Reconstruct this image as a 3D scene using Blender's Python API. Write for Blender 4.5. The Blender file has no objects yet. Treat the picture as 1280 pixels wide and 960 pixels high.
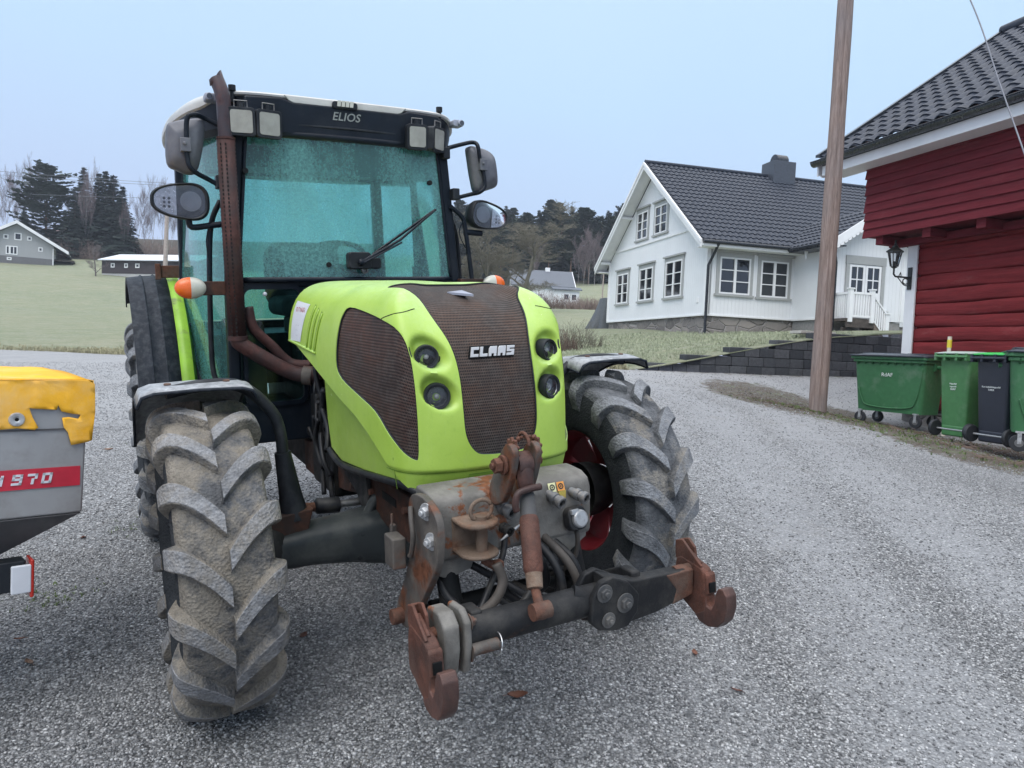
import bpy, math, random
import numpy as np
from mathutils import Vector, Matrix, noise as mnoise
from mathutils.geometry import delaunay_2d_cdt
from mathutils.bvhtree import BVHTree
R_ = math.radians
PI = math.pi
random.seed(7)
scene = bpy.context.scene
COL = scene.collection

# ---------------------------------------------------------------- camera and frames
F_PX = 917.0
CW = Matrix(((0.9989890338, 0.0449545101, 0.0), (0.0019570686, -0.0434904082, 0.9990519277), (0.04491189, -0.99804192, -0.04353442)))  # image axes -> world
CAM_H = 1.21485
CAM = Vector((0, 0, CAM_H))
TM = Matrix(((0.49069898, 0.8696566, -0.05396221, -0.29537374), (-0.86967716, 0.48501669, -0.09176296, 3.10474059), (-0.05362969, 0.0919577, 0.99431768, 0), (0, 0, 0, 1)))
TMI = TM.inverted()
CAM_T = TMI @ CAM
def ray(px, py): return CW @ Vector(((px-640)/F_PX, (py-480)/F_PX, 1.0))
def at(px, py, depth): return CAM + ray(px, py)*depth           # world point at a camera depth
def onplane(px, py, P, N):
    d = ray(px, py); return CAM + d*(((Vector(P)-CAM).dot(Vector(N)))/d.dot(Vector(N)))
def tp(px, py, ax, v):                                          # tractor-frame point on a plane x/y/z = v
    d = TMI.to_3x3() @ ray(px, py); i = 'xyz'.index(ax)
    return CAM_T + d*((v-CAM_T[i])/d[i])

# ---------------------------------------------------------------- mesh buffer
class MB:
    def __init__(s): s.v = []; s.f = []; s.m = []
    def add(s, vs, fs, mi=0):
        o = len(s.v); s.v += [tuple(v) for v in vs]; s.f += [tuple(i+o for i in f) for f in fs]; s.m += [mi]*len(fs); return s
    def box(s, a, b, M=None, mi=0):
        x0, y0, z0 = a; x1, y1, z1 = b
        vs = [Vector((x, y, z)) for z in (z0, z1) for y in (y0, y1) for x in (x0, x1)]
        if M is not None: vs = [M @ v for v in vs]
        return s.add(vs, [(0,2,3,1), (4,5,7,6), (0,1,5,4), (2,6,7,3), (0,4,6,2), (1,3,7,5)], mi)
    def hexa(s, vs, mi=0):                                       # 8 corners, bottom ring then top ring
        return s.add(vs, [(3,2,1,0), (4,5,6,7), (0,1,5,4), (1,2,6,5), (2,3,7,6), (3,0,4,7)], mi)
    def tube(s, pts, r, n=12, caps=True, mi=0, sq=1.0):
        pts = [Vector(p) for p in pts]; k = len(pts)
        rs = r if isinstance(r, (list, tuple)) else [r]*k
        up = None; rings = []
        for i in range(k):
            t = (pts[min(i+1, k-1)]-pts[max(i-1, 0)])
            t = t.normalized() if t.length > 1e-9 else Vector((0, 0, 1))
            if up is None:
                a = Vector((0, 0, 1)) if abs(t.z) < .9 else Vector((1, 0, 0))
                up = (a-t*a.dot(t)).normalized()
            else:
                up = (up-t*up.dot(t)).normalized()
            sd = t.cross(up)
            rings.append([pts[i]+(up*math.cos(2*PI*j/n)*sq+sd*math.sin(2*PI*j/n))*rs[i] for j in range(n)])
        vs = [v for q in rings for v in q]
        fs = [(i*n+j, i*n+(j+1) % n, (i+1)*n+(j+1) % n, (i+1)*n+j) for i in range(k-1) for j in range(n)]
        if caps: fs += [tuple(reversed(range(n))), tuple(range((k-1)*n, k*n))]
        return s.add(vs, fs, mi)
    def cyl(s, a, b, r, n=20, mi=0, r2=None): return s.tube([a, b], [r, r if r2 is None else r2], n, True, mi)
    def prism(s, poly, axis, a, b, mi=0, M=None):                # 2D polygon extruded along axis
        def P(p, w):
            u, v = p
            q = {'x': (w, u, v), 'y': (u, w, v), 'z': (u, v, w)}[axis]
            return M @ Vector(q) if M is not None else Vector(q)
        n = len(poly); vs = [P(p, a) for p in poly]+[P(p, b) for p in poly]
        fs = [tuple(range(n)), tuple(reversed(range(n, 2*n)))]+[(i, i+n, (i+1) % n+n, (i+1) % n) for i in range(n)]
        return s.add(vs, fs, mi)
    def lathe(s, prof, origin, axis, n=48, mi=0, closed=False):  # prof: (radius, along axis)
        o = Vector(origin); ax = Vector(axis).normalized()
        a = Vector((0, 0, 1)) if abs(ax.z) < .9 else Vector((1, 0, 0)); u = (a-ax*a.dot(ax)).normalized(); w = ax.cross(u)
        vs = [o+ax*h+(u*math.cos(2*PI*j/n)+w*math.sin(2*PI*j/n))*r for r, h in prof for j in range(n)]
        k = len(prof); rng = k if closed else k-1
        fs = [(i*n+j, i*n+(j+1) % n, ((i+1) % k)*n+(j+1) % n, ((i+1) % k)*n+j) for i in range(rng) for j in range(n)]
        return s.add(vs, fs, mi)
    def grid(s, rows, mi=0, closed=False):
        k = len(rows); n = len(rows[0]); vs = [p for r in rows for p in r]
        fs = [(i*n+j, i*n+(j+1) % n, (i+1)*n+(j+1) % n, (i+1)*n+j) for i in range(k-1) for j in range(n if closed else n-1)]
        return s.add(vs, fs, mi)
    def sphere(s, c, r, n=16, m=10, mi=0):
        rx, ry, rz = r if isinstance(r, (list, tuple)) else (r, r, r)
        rows = [[Vector(c)+Vector((rx*math.sin(PI*i/m)*math.cos(2*PI*j/n), ry*math.sin(PI*i/m)*math.sin(2*PI*j/n), rz*math.cos(PI*i/m))) for j in range(n)] for i in range(m+1)]
        return s.grid(rows, mi, True)
    def build(s, name, mat, parent=None, smooth=None, bevel=0, solid=0, sub=0, seg=2, off=0.0, wn=True, loc=None):
        me = bpy.data.meshes.new(name)
        me.from_pydata(s.v, [], s.f); me.validate(clean_customdata=False)
        mats = mat if isinstance(mat, (list, tuple)) else [mat]
        for m in mats: me.materials.append(m)
        if len(mats) > 1 and len(me.polygons) == len(s.m): me.polygons.foreach_set('material_index', s.m)
        o = bpy.data.objects.new(name, me); COL.objects.link(o)
        if parent is not None: o.parent = parent
        if loc is not None: o.location = loc
        import bmesh
        bm = bmesh.new(); bm.from_mesh(me); bmesh.ops.recalc_face_normals(bm, faces=bm.faces); bm.to_mesh(me); bm.free()
        if smooth is not None:
            me.shade_smooth()
            if smooth < 180: me.set_sharp_from_angle(angle=R_(smooth))
        if solid:
            md = o.modifiers.new('solid', 'SOLIDIFY'); md.thickness = solid; md.offset = off
        if sub:
            md = o.modifiers.new('sub', 'SUBSURF'); md.levels = sub; md.render_levels = sub
        if bevel:
            md = o.modifiers.new('bevel', 'BEVEL'); md.width = bevel; md.segments = seg; md.limit_method = 'ANGLE'; md.angle_limit = R_(35)
            me.shade_smooth()
            if wn: w = o.modifiers.new('wn', 'WEIGHTED_NORMAL'); w.keep_sharp = False
        return o
def tag(o, label=None, cat=None, group=None, kind=None):
    if label: o['label'] = label
    if cat: o['category'] = cat
    if group: o['group'] = group
    if kind: o['kind'] = kind
    return o
def thing(name, label, cat, loc=(0, 0, 0), rz=0.0, group=None, M=None):
    o = bpy.data.objects.new(name, None); COL.objects.link(o); o.empty_display_size = .2
    if M is not None: o.matrix_world = M
    else: o.location = loc; o.rotation_euler = (0, 0, rz)
    return tag(o, label, cat, group)
def copy_tree(o, parent=None):
    c = o.copy(); COL.objects.link(c); c.parent = parent
    for ch in list(o.children): copy_tree(ch, c)
    return c
def spline(pts, n=8, closed=False):                              # Catmull-Rom through points
    P = [Vector(p) for p in pts]; k = len(P); out = []
    for i in range(k if closed else k-1):
        if closed: a, b, c, d = P[(i-1) % k], P[i], P[(i+1) % k], P[(i+2) % k]
        else: a, b, c, d = P[max(i-1, 0)], P[i], P[i+1], P[min(i+2, k-1)]
        for j in range(n):
            t = j/n
            out.append(.5*((2*b)+(c-a)*t+(2*a-5*b+4*c-d)*t*t+(3*b-a-3*c+d)*t**3))
    if not closed: out.append(P[-1].copy())
    return out
def rrect(w, h, r, n=5, cx=0, cy=0):
    out = []
    for sx, sy, a0 in ((1, 1, 0), (-1, 1, 90), (-1, -1, 180), (1, -1, 270)):
        for j in range(n+1):
            a = R_(a0+90*j/n); out.append((cx+sx*(w/2-r)+r*math.cos(a), cy+sy*(h/2-r)+r*math.sin(a)))
    return out
def text_mesh(body, size=1.0, extrude=0.0, shear=0.0, space=1.0, align='CENTER', bold=0.0):
    cu = bpy.data.curves.new('t', 'FONT'); cu.body = body; cu.size = size; cu.extrude = extrude; cu.shear = shear
    cu.space_character = space; cu.offset = bold; cu.align_x = align; cu.align_y = 'CENTER'; cu.resolution_u = 3
    ob = bpy.data.objects.new('t', cu); COL.objects.link(ob)
    dg = bpy.context.evaluated_depsgraph_get(); dg.update()
    me = bpy.data.meshes.new_from_object(ob.evaluated_get(dg))
    bpy.data.objects.remove(ob); bpy.data.curves.remove(cu)
    return me
def place_text(name, body, size, M, mat, parent, **k):
    me = text_mesh(body, size, **k); me.transform(M); me.materials.clear(); me.materials.append(mat); me.name = name
    o = bpy.data.objects.new(name, me); COL.objects.link(o); o.parent = parent; return o
def frame_M(origin, xdir, ydir):
    x = Vector(xdir).normalized(); y = Vector(ydir); y = (y-x*y.dot(x)).normalized(); z = x.cross(y)
    M = Matrix((x, y, z)).transposed().to_4x4(); M.translation = Vector(origin); return M

# ---------------------------------------------------------------- materials
class NT:
    def __init__(s, name):
        s.m = bpy.data.materials.new(name); s.m.use_nodes = True; s.t = s.m.node_tree; s.n = s.t.nodes; s.l = s.t.links
        s.b = s.n['Principled BSDF']; s.out = s.n['Material Output']
        s.tc = s.n.new('ShaderNodeTexCoord'); s.co = s.tc.outputs['Object']
    def node(s, t, **k):
        n = s.n.new(t)
        for a, b in k.items():
            if a in n.inputs: s.set(n.inputs[a], b)
            else: setattr(n, a, b)
        return n
    def set(s, inp, v):
        if isinstance(v, bpy.types.NodeSocket): s.l.new(v, inp)
        elif isinstance(v, (tuple, list)) and len(v) == 3 and inp.type == 'RGBA': inp.default_value = (*v, 1)
        else: inp.default_value = v
    def mapping(s, scale=(1, 1, 1), co=None, rot=(0, 0, 0)):
        n = s.n.new('ShaderNodeMapping'); n.inputs['Scale'].default_value = scale; n.inputs['Rotation'].default_value = rot
        s.l.new(co or s.co, n.inputs['Vector']); return n.outputs[0]
    def noise(s, scale, detail=4, rough=.55, co=None, dist=0.0, out='Fac'):
        n = s.n.new('ShaderNodeTexNoise'); n.inputs['Scale'].default_value = scale; n.inputs['Detail'].default_value = detail
        n.inputs['Roughness'].default_value = rough; n.inputs['Distortion'].default_value = dist; s.l.new(co or s.co, n.inputs['Vector'])
        return n.outputs['Color' if out == 'Color' else 0]
    def vor(s, scale, feature='F1', out='Distance', co=None, rnd=1.0):
        n = s.n.new('ShaderNodeTexVoronoi'); n.feature = feature; n.inputs['Scale'].default_value = scale; n.inputs['Randomness'].default_value = rnd
        s.l.new(co or s.co, n.inputs['Vector']); return n.outputs[out]
    def ramp(s, fac, stops, interp='LINEAR'):
        n = s.n.new('ShaderNodeValToRGB'); n.color_ramp.interpolation = interp; e = n.color_ramp.elements
        while len(e) < len(stops): e.new(.5)
        for q, (p, c) in zip(e, stops):
            q.position = p; q.color = (c, c, c, 1) if isinstance(c, (int, float)) else (*c, 1)
        s.set(n.inputs[0], fac); return n.outputs[0]
    def mix(s, fac, a, b, mode='MIX'):
        n = s.n.new('ShaderNodeMix'); n.data_type = 'RGBA'; n.blend_type = mode
        s.set(n.inputs[0], fac); s.set(n.inputs[6], a); s.set(n.inputs[7], b); return n.outputs[2]
    def math(s, op, a, b=0.0, c=None, clamp=False):
        n = s.n.new('ShaderNodeMath'); n.operation = op; n.use_clamp = clamp; s.set(n.inputs[0], a); s.set(n.inputs[1], b)
        if c is not None: s.set(n.inputs[2], c)
        return n.outputs[0]
    def sep(s, co=None):
        n = s.n.new('ShaderNodeSeparateXYZ'); s.l.new(co or s.co, n.inputs[0]); return n.outputs
    def bump(s, h, dist=.01, strength=1.0, prev=None):
        n = s.n.new('ShaderNodeBump'); n.inputs['Strength'].default_value = strength; n.inputs['Distance'].default_value = dist
        s.l.new(h, n.inputs['Height'])
        if prev is not None: s.l.new(prev, n.inputs['Normal'])
        s.l.new(n.outputs[0], s.b.inputs['Normal']); return n.outputs[0]
    def done(s, color=None, rough=None, metal=None, spec=None, **k):
        for nm, v in (('Base Color', color), ('Roughness', rough), ('Metallic', metal), ('Specular IOR Level', spec)):
            if v is not None: s.set(s.b.inputs[nm], v)
        for a, v in k.items(): s.set(s.b.inputs[a], v)
        return s.m
MATS = {}
def simple(name, c, rough=.5, metal=0.0, var=.15, scale=12, bump=0.0, bscale=120, spec=None, dirt=None, dlo=.5, dhi=.7, dscale=9):
    t = NT(name); n = t.noise(scale, 5)
    c0 = tuple(x*(1-var) for x in c); c1 = tuple(min(1, x*(1+var)) for x in c)
    col = t.ramp(n, [(.3, c0), (.7, c1)])
    if dirt: col = t.mix(t.ramp(t.noise(dscale, 7, .65), [(dlo, 0.0), (dhi, 1.0)]), col, dirt)
    if bump: t.bump(t.noise(bscale, 4), bump)
    rr = t.ramp(t.noise(scale*1.7, 4), [(.3, max(0, rough-.08)), (.7, min(1, rough+.08))])
    m = t.done(col, rr, metal, spec); MATS[name] = m; return m
# ---------------------------------------------------------------- tractor materials
def mk_lime():
    t = NT('lime_paint'); n = t.noise(5, 6, .6)
    c = t.ramp(n, [(.3, (.31, .475, .065)), (.7, (.385, .56, .09))])
    fine = t.ramp(t.noise(55, 6, .7), [(.56, 0.0), (.72, .35)])
    c = t.mix(fine, c, (.20, .38, .05))
    st = t.ramp(t.noise(6, 8, .75, co=t.mapping((3, 3, .6))), [(.55, 0.0), (.75, .28)])
    c = t.mix(st, c, (.42, .55, .22))
    chip = t.ramp(t.noise(34, 3, .5), [(.735, 0.0), (.75, 1.0)])
    c = t.mix(t.math('MULTIPLY', chip, .6), c, (.75, .85, .55))
    t.bump(t.noise(160, 2), .0006, .5)
    grime = t.ramp(t.noise(3.2, 9, .78, dist=.3), [(.54, 0.0), (.74, .30)]); c = t.mix(grime, c, (.27, .36, .13)); ge = t.n.new('ShaderNodeNewGeometry'); nzz = t.sep(ge.outputs['Normal'])[2]; sheen_dew = t.math('MULTIPLY', t.ramp(nzz, [(.45, 0.0), (.95, 1.0)]), t.ramp(t.noise(45, 6, .75), [(.3, .15), (.65, .62)])); c = t.mix(sheen_dew, c, (.48, .68, .36)); MATS['lime'] = t.done(c, t.ramp(t.noise(9, 5), [(.3, .28), (.7, .5)]), 0.0, .5)  # pale sky sheen on upward faces painted into the colour, together with dew
mk_lime()
def mk_mesh(name, base, hole, rust, s=150):
    t = NT(name); uv = t.tc.outputs['UV']
    x, y, _ = t.sep(t.mapping((s, s*1.1, 1), uv))
    row = t.math('FLOOR', y); xo = t.math('ADD', x, t.math('MULTIPLY', row, .5))
    fx = t.math('ABSOLUTE', t.math('SUBTRACT', t.math('FRACT', xo), .5)); fy = t.math('ABSOLUTE', t.math('SUBTRACT', t.math('FRACT', y), .5))
    d = t.math('SQRT', t.math('ADD', t.math('MULTIPLY', fx, fx), t.math('MULTIPLY', fy, fy)))
    hm = t.ramp(d, [(.27, 0.0), (.38, 1.0)])
    rc = t.mix(t.ramp(t.noise(5, 6, .65), [(.38, 0.0), (.66, 1.0)]), base, rust)
    rc = t.mix(t.ramp(t.noise(26, 6, .7), [(.45, 0.0), (.75, .6)]), rc, (.13, .115, .105))
    c = t.mix(hm, hole, rc)
    t.bump(hm, .002, .8)
    MATS[name] = t.done(c, .62, .15, .3)
mk_mesh('grille_mesh', (.058, .048, .044), (.004, .004, .004), (.10, .056, .038))
mk_mesh('side_mesh', (.052, .036, .032), (.004, .003, .003), (.095, .045, .032), 150)
def mk_metal(name, c, dust, rust, ra, rb, rough=.6, bump=.0015, dlo=.45, dhi=.7):
    t = NT(name)
    col = t.mix(t.ramp(t.noise(7, 6, .62), [(dlo, 0.0), (dhi, 1.0)]), c, dust)
    rm = t.ramp(t.noise(6.3, 8, .68, dist=.4, co=t.mapping((1, 1, 1.1))), [(ra, 0.0), (rb, 1.0)])
    rc = t.ramp(t.noise(40, 6, .7), [(.3, tuple(x*.45 for x in rust)), (.55, rust), (.8, tuple(min(1, x*1.6) for x in rust))])
    col = t.mix(rm, col, rc)
    sp = t.ramp(t.vor(90), [(.0, 1.0), (.08, .0)])
    col = t.mix(t.math('MULTIPLY', sp, .5), col, tuple(min(1, x*1.5) for x in dust))
    t.bump(t.noise(110, 6, .7), bump)
    MATS[name] = t.done(col, t.ramp(t.noise(20, 5), [(.3, rough-.15), (.7, rough+.12)]), .1, .25); return MATS[name]
mk_metal('cast_grey', (.07, .072, .075), (.17, .165, .155), (.15, .065, .035), .58, .66)
mk_metal('beam_grey', (.13, .125, .115), (.25, .24, .22), (.2, .08, .04), .56, .60)
mk_metal('dark_cast', (.014, .015, .017), (.055, .053, .05), (.08, .04, .026), .62, .72)
mk_metal('axle_grey', (.028, .034, .037), (.072, .078, .075), (.09, .05, .035), .68, .76, rough=.42, bump=.0006)
mk_metal('rust_steel', (.085, .078, .072), (.17, .15, .13), (.15, .062, .035), .47, .60)
mk_metal('rust_heavy', (.085, .055, .045), (.15, .115, .09), (.135, .062, .042), .36, .54, rough=.7, bump=.003)
mk_metal('rust_rail', (.038, .025, .022), (.06, .045, .038), (.085, .038, .025), .42, .56, rough=.7)
mk_metal('rust_hook', (.070, .038, .031), (.12, .07, .055), (.14, .060, .042), .38, .62, rough=.6, bump=.003)
mk_metal('hook_dark', (.055, .036, .034), (.11, .075, .065), (.12, .060, .048), .4, .65, rough=.45)
mk_metal('mud_metal', (.17, .125, .095), (.26, .2, .155), (.2, .11, .07), .5, .65, rough=.85, bump=.004)
mk_metal('stack_rust', (.040, .026, .027), (.065, .045, .043), (.080, .036, .032), .40, .60, rough=.62, bump=.001)
mk_metal('stack_top', (.05, .045, .055), (.075, .055, .06), (.09, .045, .045), .5, .68, rough=.5, bump=.0006)
def mk_tyre(name, rub, mud, lo, hi, lug, seed=0.0):
    t = NT(name); co = t.mapping((1, 1, 1)); t.n[-1].inputs['Location'].default_value = (seed, seed, seed)
    n1 = t.noise(6.5, 8, .66, co=co); n2 = t.noise(38, 7, .72, co=co)
    m = t.ramp(t.math('ADD', t.math('MULTIPLY', n1, .72), t.math('MULTIPLY', n2, .28)), [(lo, 0.0), (hi, 1.0)])
    mudc = t.ramp(t.noise(17, 8, .7, co=co), [(.25, tuple(x*.62 for x in mud)), (.5, mud), (.75, tuple(x*1.3 for x in mud))])
    rubc = t.ramp(t.noise(13, 7, .7, co=co), [(.3, rub), (.72, lug)])
    c = t.mix(m, rubc, mudc)
    ca = t.n.new('ShaderNodeAttribute'); ca.attribute_name = 'crest'; cm_ = t.math('MULTIPLY', t.ramp(ca.outputs['Fac'], [(.35, 0.0), (.8, 1.0)]), t.ramp(t.noise(9, 7, .75, co=co), [(.35, .1), (.6, .9)]))
    c = t.mix(cm_, c, t.ramp(t.noise(60, 5, .7, co=co), [(.3, tuple(x*.8 for x in lug)), (.7, tuple(min(1, x*1.75) for x in lug))]))
    pale = t.ramp(t.noise(3.1, 7, .7, co=co), [(.56, 0.0), (.66, .8)]); c = t.mix(t.math('MULTIPLY', pale, m), c, tuple(min(1, x*1.45) for x in mud))
    spk = t.ramp(t.noise(230, 2, .5, co=co), [(.60, 0.0), (.70, .7)])
    c = t.mix(t.math('MULTIPLY', spk, m), c, tuple(x*.35 for x in mud))
    b = t.bump(t.noise(26, 8, .75, co=co), .012, .7)
    t.bump(t.vor(110, co=co), .005, .8, prev=b)
    MATS[name] = t.done(c, .9, 0.0, .15)
mk_tyre('tyre_muddy', (.05, .052, .056), (.215, .195, .165), .42, .54, (.20, .205, .215))
mk_tyre('tyre_dusty', (.05, .054, .06), (.23, .215, .19), .50, .62, (.19, .20, .215), 4.0)
mk_tyre('tyre_side', (.022, .026, .03), (.12, .115, .105), .6, .78, (.05, .055, .062), 2.0)
simple('rim_red', (.20, .012, .020), .42, dirt=(.12, .06, .05), dlo=.55, dhi=.8)
simple('black_plastic', (.014, .017, .022), .5, spec=.25, var=.25, bump=.0004, bscale=300, dirt=(.05, .055, .06), dlo=.5, dhi=.85)
simple('cab_black', (.005, .009, .016), .42, var=.2, spec=.22, dirt=(.022, .026, .032), dlo=.5, dhi=.85)
simple('rubber_fender', (.016, .021, .03), .65, spec=.22, var=.2, bump=.0012, bscale=90, dirt=(.06, .068, .08), dlo=.45, dhi=.8, dscale=30)
simple('fender_grey', (.19, .20, .215), .45, var=.1, bump=.0008, bscale=260, dirt=(.36, .38, .40), dlo=.4, dhi=.65, dscale=40)
simple('mirror_grey', (.10, .105, .125), .5, var=.12, dirt=(.15, .155, .17), dlo=.45, dhi=.7)
simple('roof_white', (.50, .50, .48), .42, var=.06, dirt=(.33, .33, .31), dlo=.5, dhi=.8, dscale=5)
simple('hose_black', (.014, .015, .018), .45, spec=.3, dirt=(.07, .066, .06), dlo=.5, dhi=.8)
simple('hose_dusty', (.04, .036, .033), .7, dirt=(.085, .072, .062), dlo=.4, dhi=.7)
simple('seat_black', (.02, .022, .025), .8)
simple('steel_bright', (.55, .56, .57), .28, metal=.9, dirt=(.2, .18, .16), dlo=.5, dhi=.8)
simple('alu_dull', (.46, .47, .48), .45, metal=.55, dirt=(.2, .19, .18), dlo=.5, dhi=.75, dscale=40)
simple('coupler_grey', (.16, .165, .17), .5, metal=.5, dirt=(.23, .21, .19), dlo=.45, dhi=.7, dscale=50)
simple('logo_silver', (.62, .62, .62), .35, metal=.25, var=.05)
simple('decal_white', (.62, .65, .70), .4, var=.06)
simple('decal_red', (.45, .06, .07), .45)
simple('decal_grey', (.28, .30, .36), .45)
simple('decal_yellow', (.70, .55, .08), .45, dirt=(.3, .24, .12))
simple('decal_cream', (.62, .62, .35), .45)
simple('decal_orange', (.72, .30, .06), .45)
simple('decal_black', (.015, .015, .015), .5)
simple('lens_orange', (.72, .13, .015), .22, var=.1, spec=.6)
simple('lens_white', (.50, .50, .44), .25, var=.08, spec=.6)
simple('lens_cream', (.30, .30, .275), .5, var=.14, scale=25)
simple('reflector_lamp', (.40, .41, .44), .22, metal=.65, var=.25, scale=60)
simple('reflector_dark', (.07, .075, .085), .14, metal=.5, var=.4, scale=18)
simple('green_frame', (.27, .50, .04), .5, dirt=(.15, .18, .06), dlo=.55, dhi=.7)
simple('engine_dark', (.008, .009, .010), .6, spec=.2, dirt=(.035, .032, .028), dlo=.5, dhi=.8)
def mk_glass(name, tint, dew, lo, hi, base=.25):
    t = NT(name); t.n.remove(t.b)
    tr = t.node('ShaderNodeBsdfTransparent', Color=tint)
    tl = t.node('ShaderNodeBsdfTranslucent', Color=dew); df = t.node('ShaderNodeBsdfDiffuse', Color=tuple(x*.75 for x in dew))
    m1 = t.n.new('ShaderNodeMixShader'); m1.inputs[0].default_value = .6; t.l.new(tl.outputs[0], m1.inputs[1]); t.l.new(df.outputs[0], m1.inputs[2])
    big = t.noise(2.6, 5, .6, dist=.8, co=t.mapping((1, 1.3, .55))); dr = t.ramp(t.vor(170), [(.15, 1.0), (.5, 0.0)])
    streak = t.noise(30, 4, .6, co=t.mapping((1, 2.2, .12)))
    f = t.ramp(big, [(lo, base), (hi, .92)])
    f = t.math('ADD', f, t.math('MULTIPLY', t.math('SUBTRACT', streak, .5), .32), clamp=True)
    f = t.math('MULTIPLY', f, t.ramp(dr, [(0, .78), (1, 1.0)]))
    mist = t.ramp(t.noise(75, 7, .8), [(.44, .55), (.6, 1.0)]); f = t.math('MULTIPLY', f, mist)
    m2 = t.n.new('ShaderNodeMixShader'); t.l.new(f, m2.inputs[0]); t.l.new(tr.outputs[0], m2.inputs[1]); t.l.new(m1.outputs[0], m2.inputs[2])
    gl = t.node('ShaderNodeBsdfGlossy', Color=(1, 1, 1), Roughness=.08); lw = t.node('ShaderNodeFresnel', IOR=1.45)
    m3 = t.n.new('ShaderNodeMixShader'); t.l.new(lw.outputs[0], m3.inputs[0]); t.l.new(m2.outputs[0], m3.inputs[1]); t.l.new(gl.outputs[0], m3.inputs[2])
    t.l.new(m3.outputs[0], t.out.inputs['Surface']); MATS[name] = t.m
mk_glass('windscreen_glass', (.55, .92, .88), (.30, .80, .77), .36, .62, .40)
mk_glass('side_glass', (.42, .78, .74), (.28, .78, .72), .38, .6, .45)
mk_glass('lower_glass', (.45, .72, .70), (.12, .30, .30), .5, .62, .04)
mk_glass('lamp_glass', (.85, .87, .9), (.4, .42, .45), .6, .9, .05)
M_ = MATS
# ================================================================ TRACTOR
TR = thing('tractor', 'lime green tractor with glazed cab, rusty front grille and muddy wheels standing on the gravel', 'tractor', M=TM)
def V(*a): return Vector(a)

# ---------------------------------------------------------------- hood surface
HB = spline([(.668, 0, 0), (.663, .12, 0), (.645, .215, 0), (.605, .292, 0), (.53, .333, 0), (.40, .352, 0), (.1, .368, 0), (-.3, .39, 0), (-.66, .405, 0)], 40)
HS = [0.0]
for a, b in zip(HB, HB[1:]): HS.append(HS[-1]+(b-a).length)
HL = HS[-1]; Z0 = .88
def hbase(s):
    q = min(abs(s), HL-1e-6); i = int(np.searchsorted(HS, q, side='right'))-1; i = max(0, min(i, len(HB)-2))
    t = (q-HS[i])/(HS[i+1]-HS[i]); p = HB[i].lerp(HB[i+1], t); n0 = (HB[i+1]-HB[i]).normalized()
    return p.x, p.y, n0.x, n0.y
def sm(a, b, x):
    t = max(0, min(1, (x-a)/(b-a))); return t*t*(3-2*t)
LAMPS = [(.573, .228, 1.244), (.614, .212, 1.119)]
VT = .62
def hood(s, v, off=0.0):
    bx, by, tx, ty = hbase(s); sg = 1 if s >= 0 else -1
    fr = sm(.52, .66, bx)                                        # 1 on the nose, 0 on the flanks
    n = 5.2*(1-fr)+3.0*fr; k = 2**(-1/n)
    ax = min(bx, 0.0)
    zt = 1.487+.013*sm(0, -.6, ax)
    t = max(0.0, v)/VT
    if t < .5: g = 2*t*k; c = (1-g**n)**(1/n)
    else: c = max(0.0, (2-2*t))*k; g = (1-c**n)**(1/n) if c < 1 else 0
    x = ax+(bx-ax)*c; y = by*c; z = Z0+(zt-Z0)*g
    if v < 0:
        z = Z0+v; w = sm(0, -.012, v)*.010+sm(0, -.10, v)*.02
        x -= w*ty*.8*fr+ (w*.5 if bx > .3 else 0); y -= w*.6*abs(tx)
    nx, ny = ty, -tx                                             # outward in plan (before mirroring)
    d = 0.0
    if bx > .3:
        for (lx, ly, lz) in LAMPS:
            a = y-ly; b = z-lz-.012
            wa = .060 if a > 0 else .070; wb = .060 if b > -.0 else .055
            r = math.sqrt((a/wa)**2+((b-(a*.25))/wb)**2)
            d = max(d, .034*(1-sm(.50, 1.08, r)))
    up = sm(.35, .95, t)
    x += (off*nx-d)*(1-up); y += off*ny*(1-up); z += off*up
    return Vector((x, sg*y, z))
# fine lookup tree
_ns, _nv = 260, 90
_S = [-HL+2*HL*i/_ns for i in range(_ns+1)]; _Vv = [-.09+(VT+.09)*j/_nv for j in range(_nv+1)]
_vs = [hood(s, v) for s in _S for v in _Vv]; _fs = []; _fi = []
for i in range(_ns):
    for j in range(_nv):
        a = i*(_nv+1)+j; _fs += [(a, a+_nv+1, a+_nv+2), (a, a+_nv+2, a+1)]; _fi += [(i, j, 0), (i, j, 1)]
HT = BVHTree.FromPolygons(_vs, _fs)
def _uv(loc, idx):
    i, j, k = _fi[idx]; A, B, C = (_vs[q] for q in _fs[idx])
    UA = Vector((_S[i], _Vv[j])); UB = Vector((_S[i+1], _Vv[j+1] if k else _Vv[j])); UC = Vector((_S[i] if k else _S[i+1], _Vv[j+1]))
    e0, e1, e2 = B-A, C-A, loc-A; d00, d01, d11, d20, d21 = e0.dot(e0), e0.dot(e1), e1.dot(e1), e2.dot(e0), e2.dot(e1)
    dn = d00*d11-d01*d01
    if abs(dn) < 1e-14: return UA
    v = (d11*d20-d01*d21)/dn; w = (d00*d21-d01*d20)/dn
    if k: UB = Vector((_S[i+1], _Vv[j+1]))
    return UA*(1-v-w)+UB*v+UC*w
def uv_ray(px, py):
    h = HT.ray_cast(CAM_T, (TMI.to_3x3() @ ray(px, py)).normalized())
    return None if h[0] is None else _uv(h[0], h[2])
def uv_near(p):
    h = HT.find_nearest(Vector(p)); return _uv(h[0], h[2])

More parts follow.
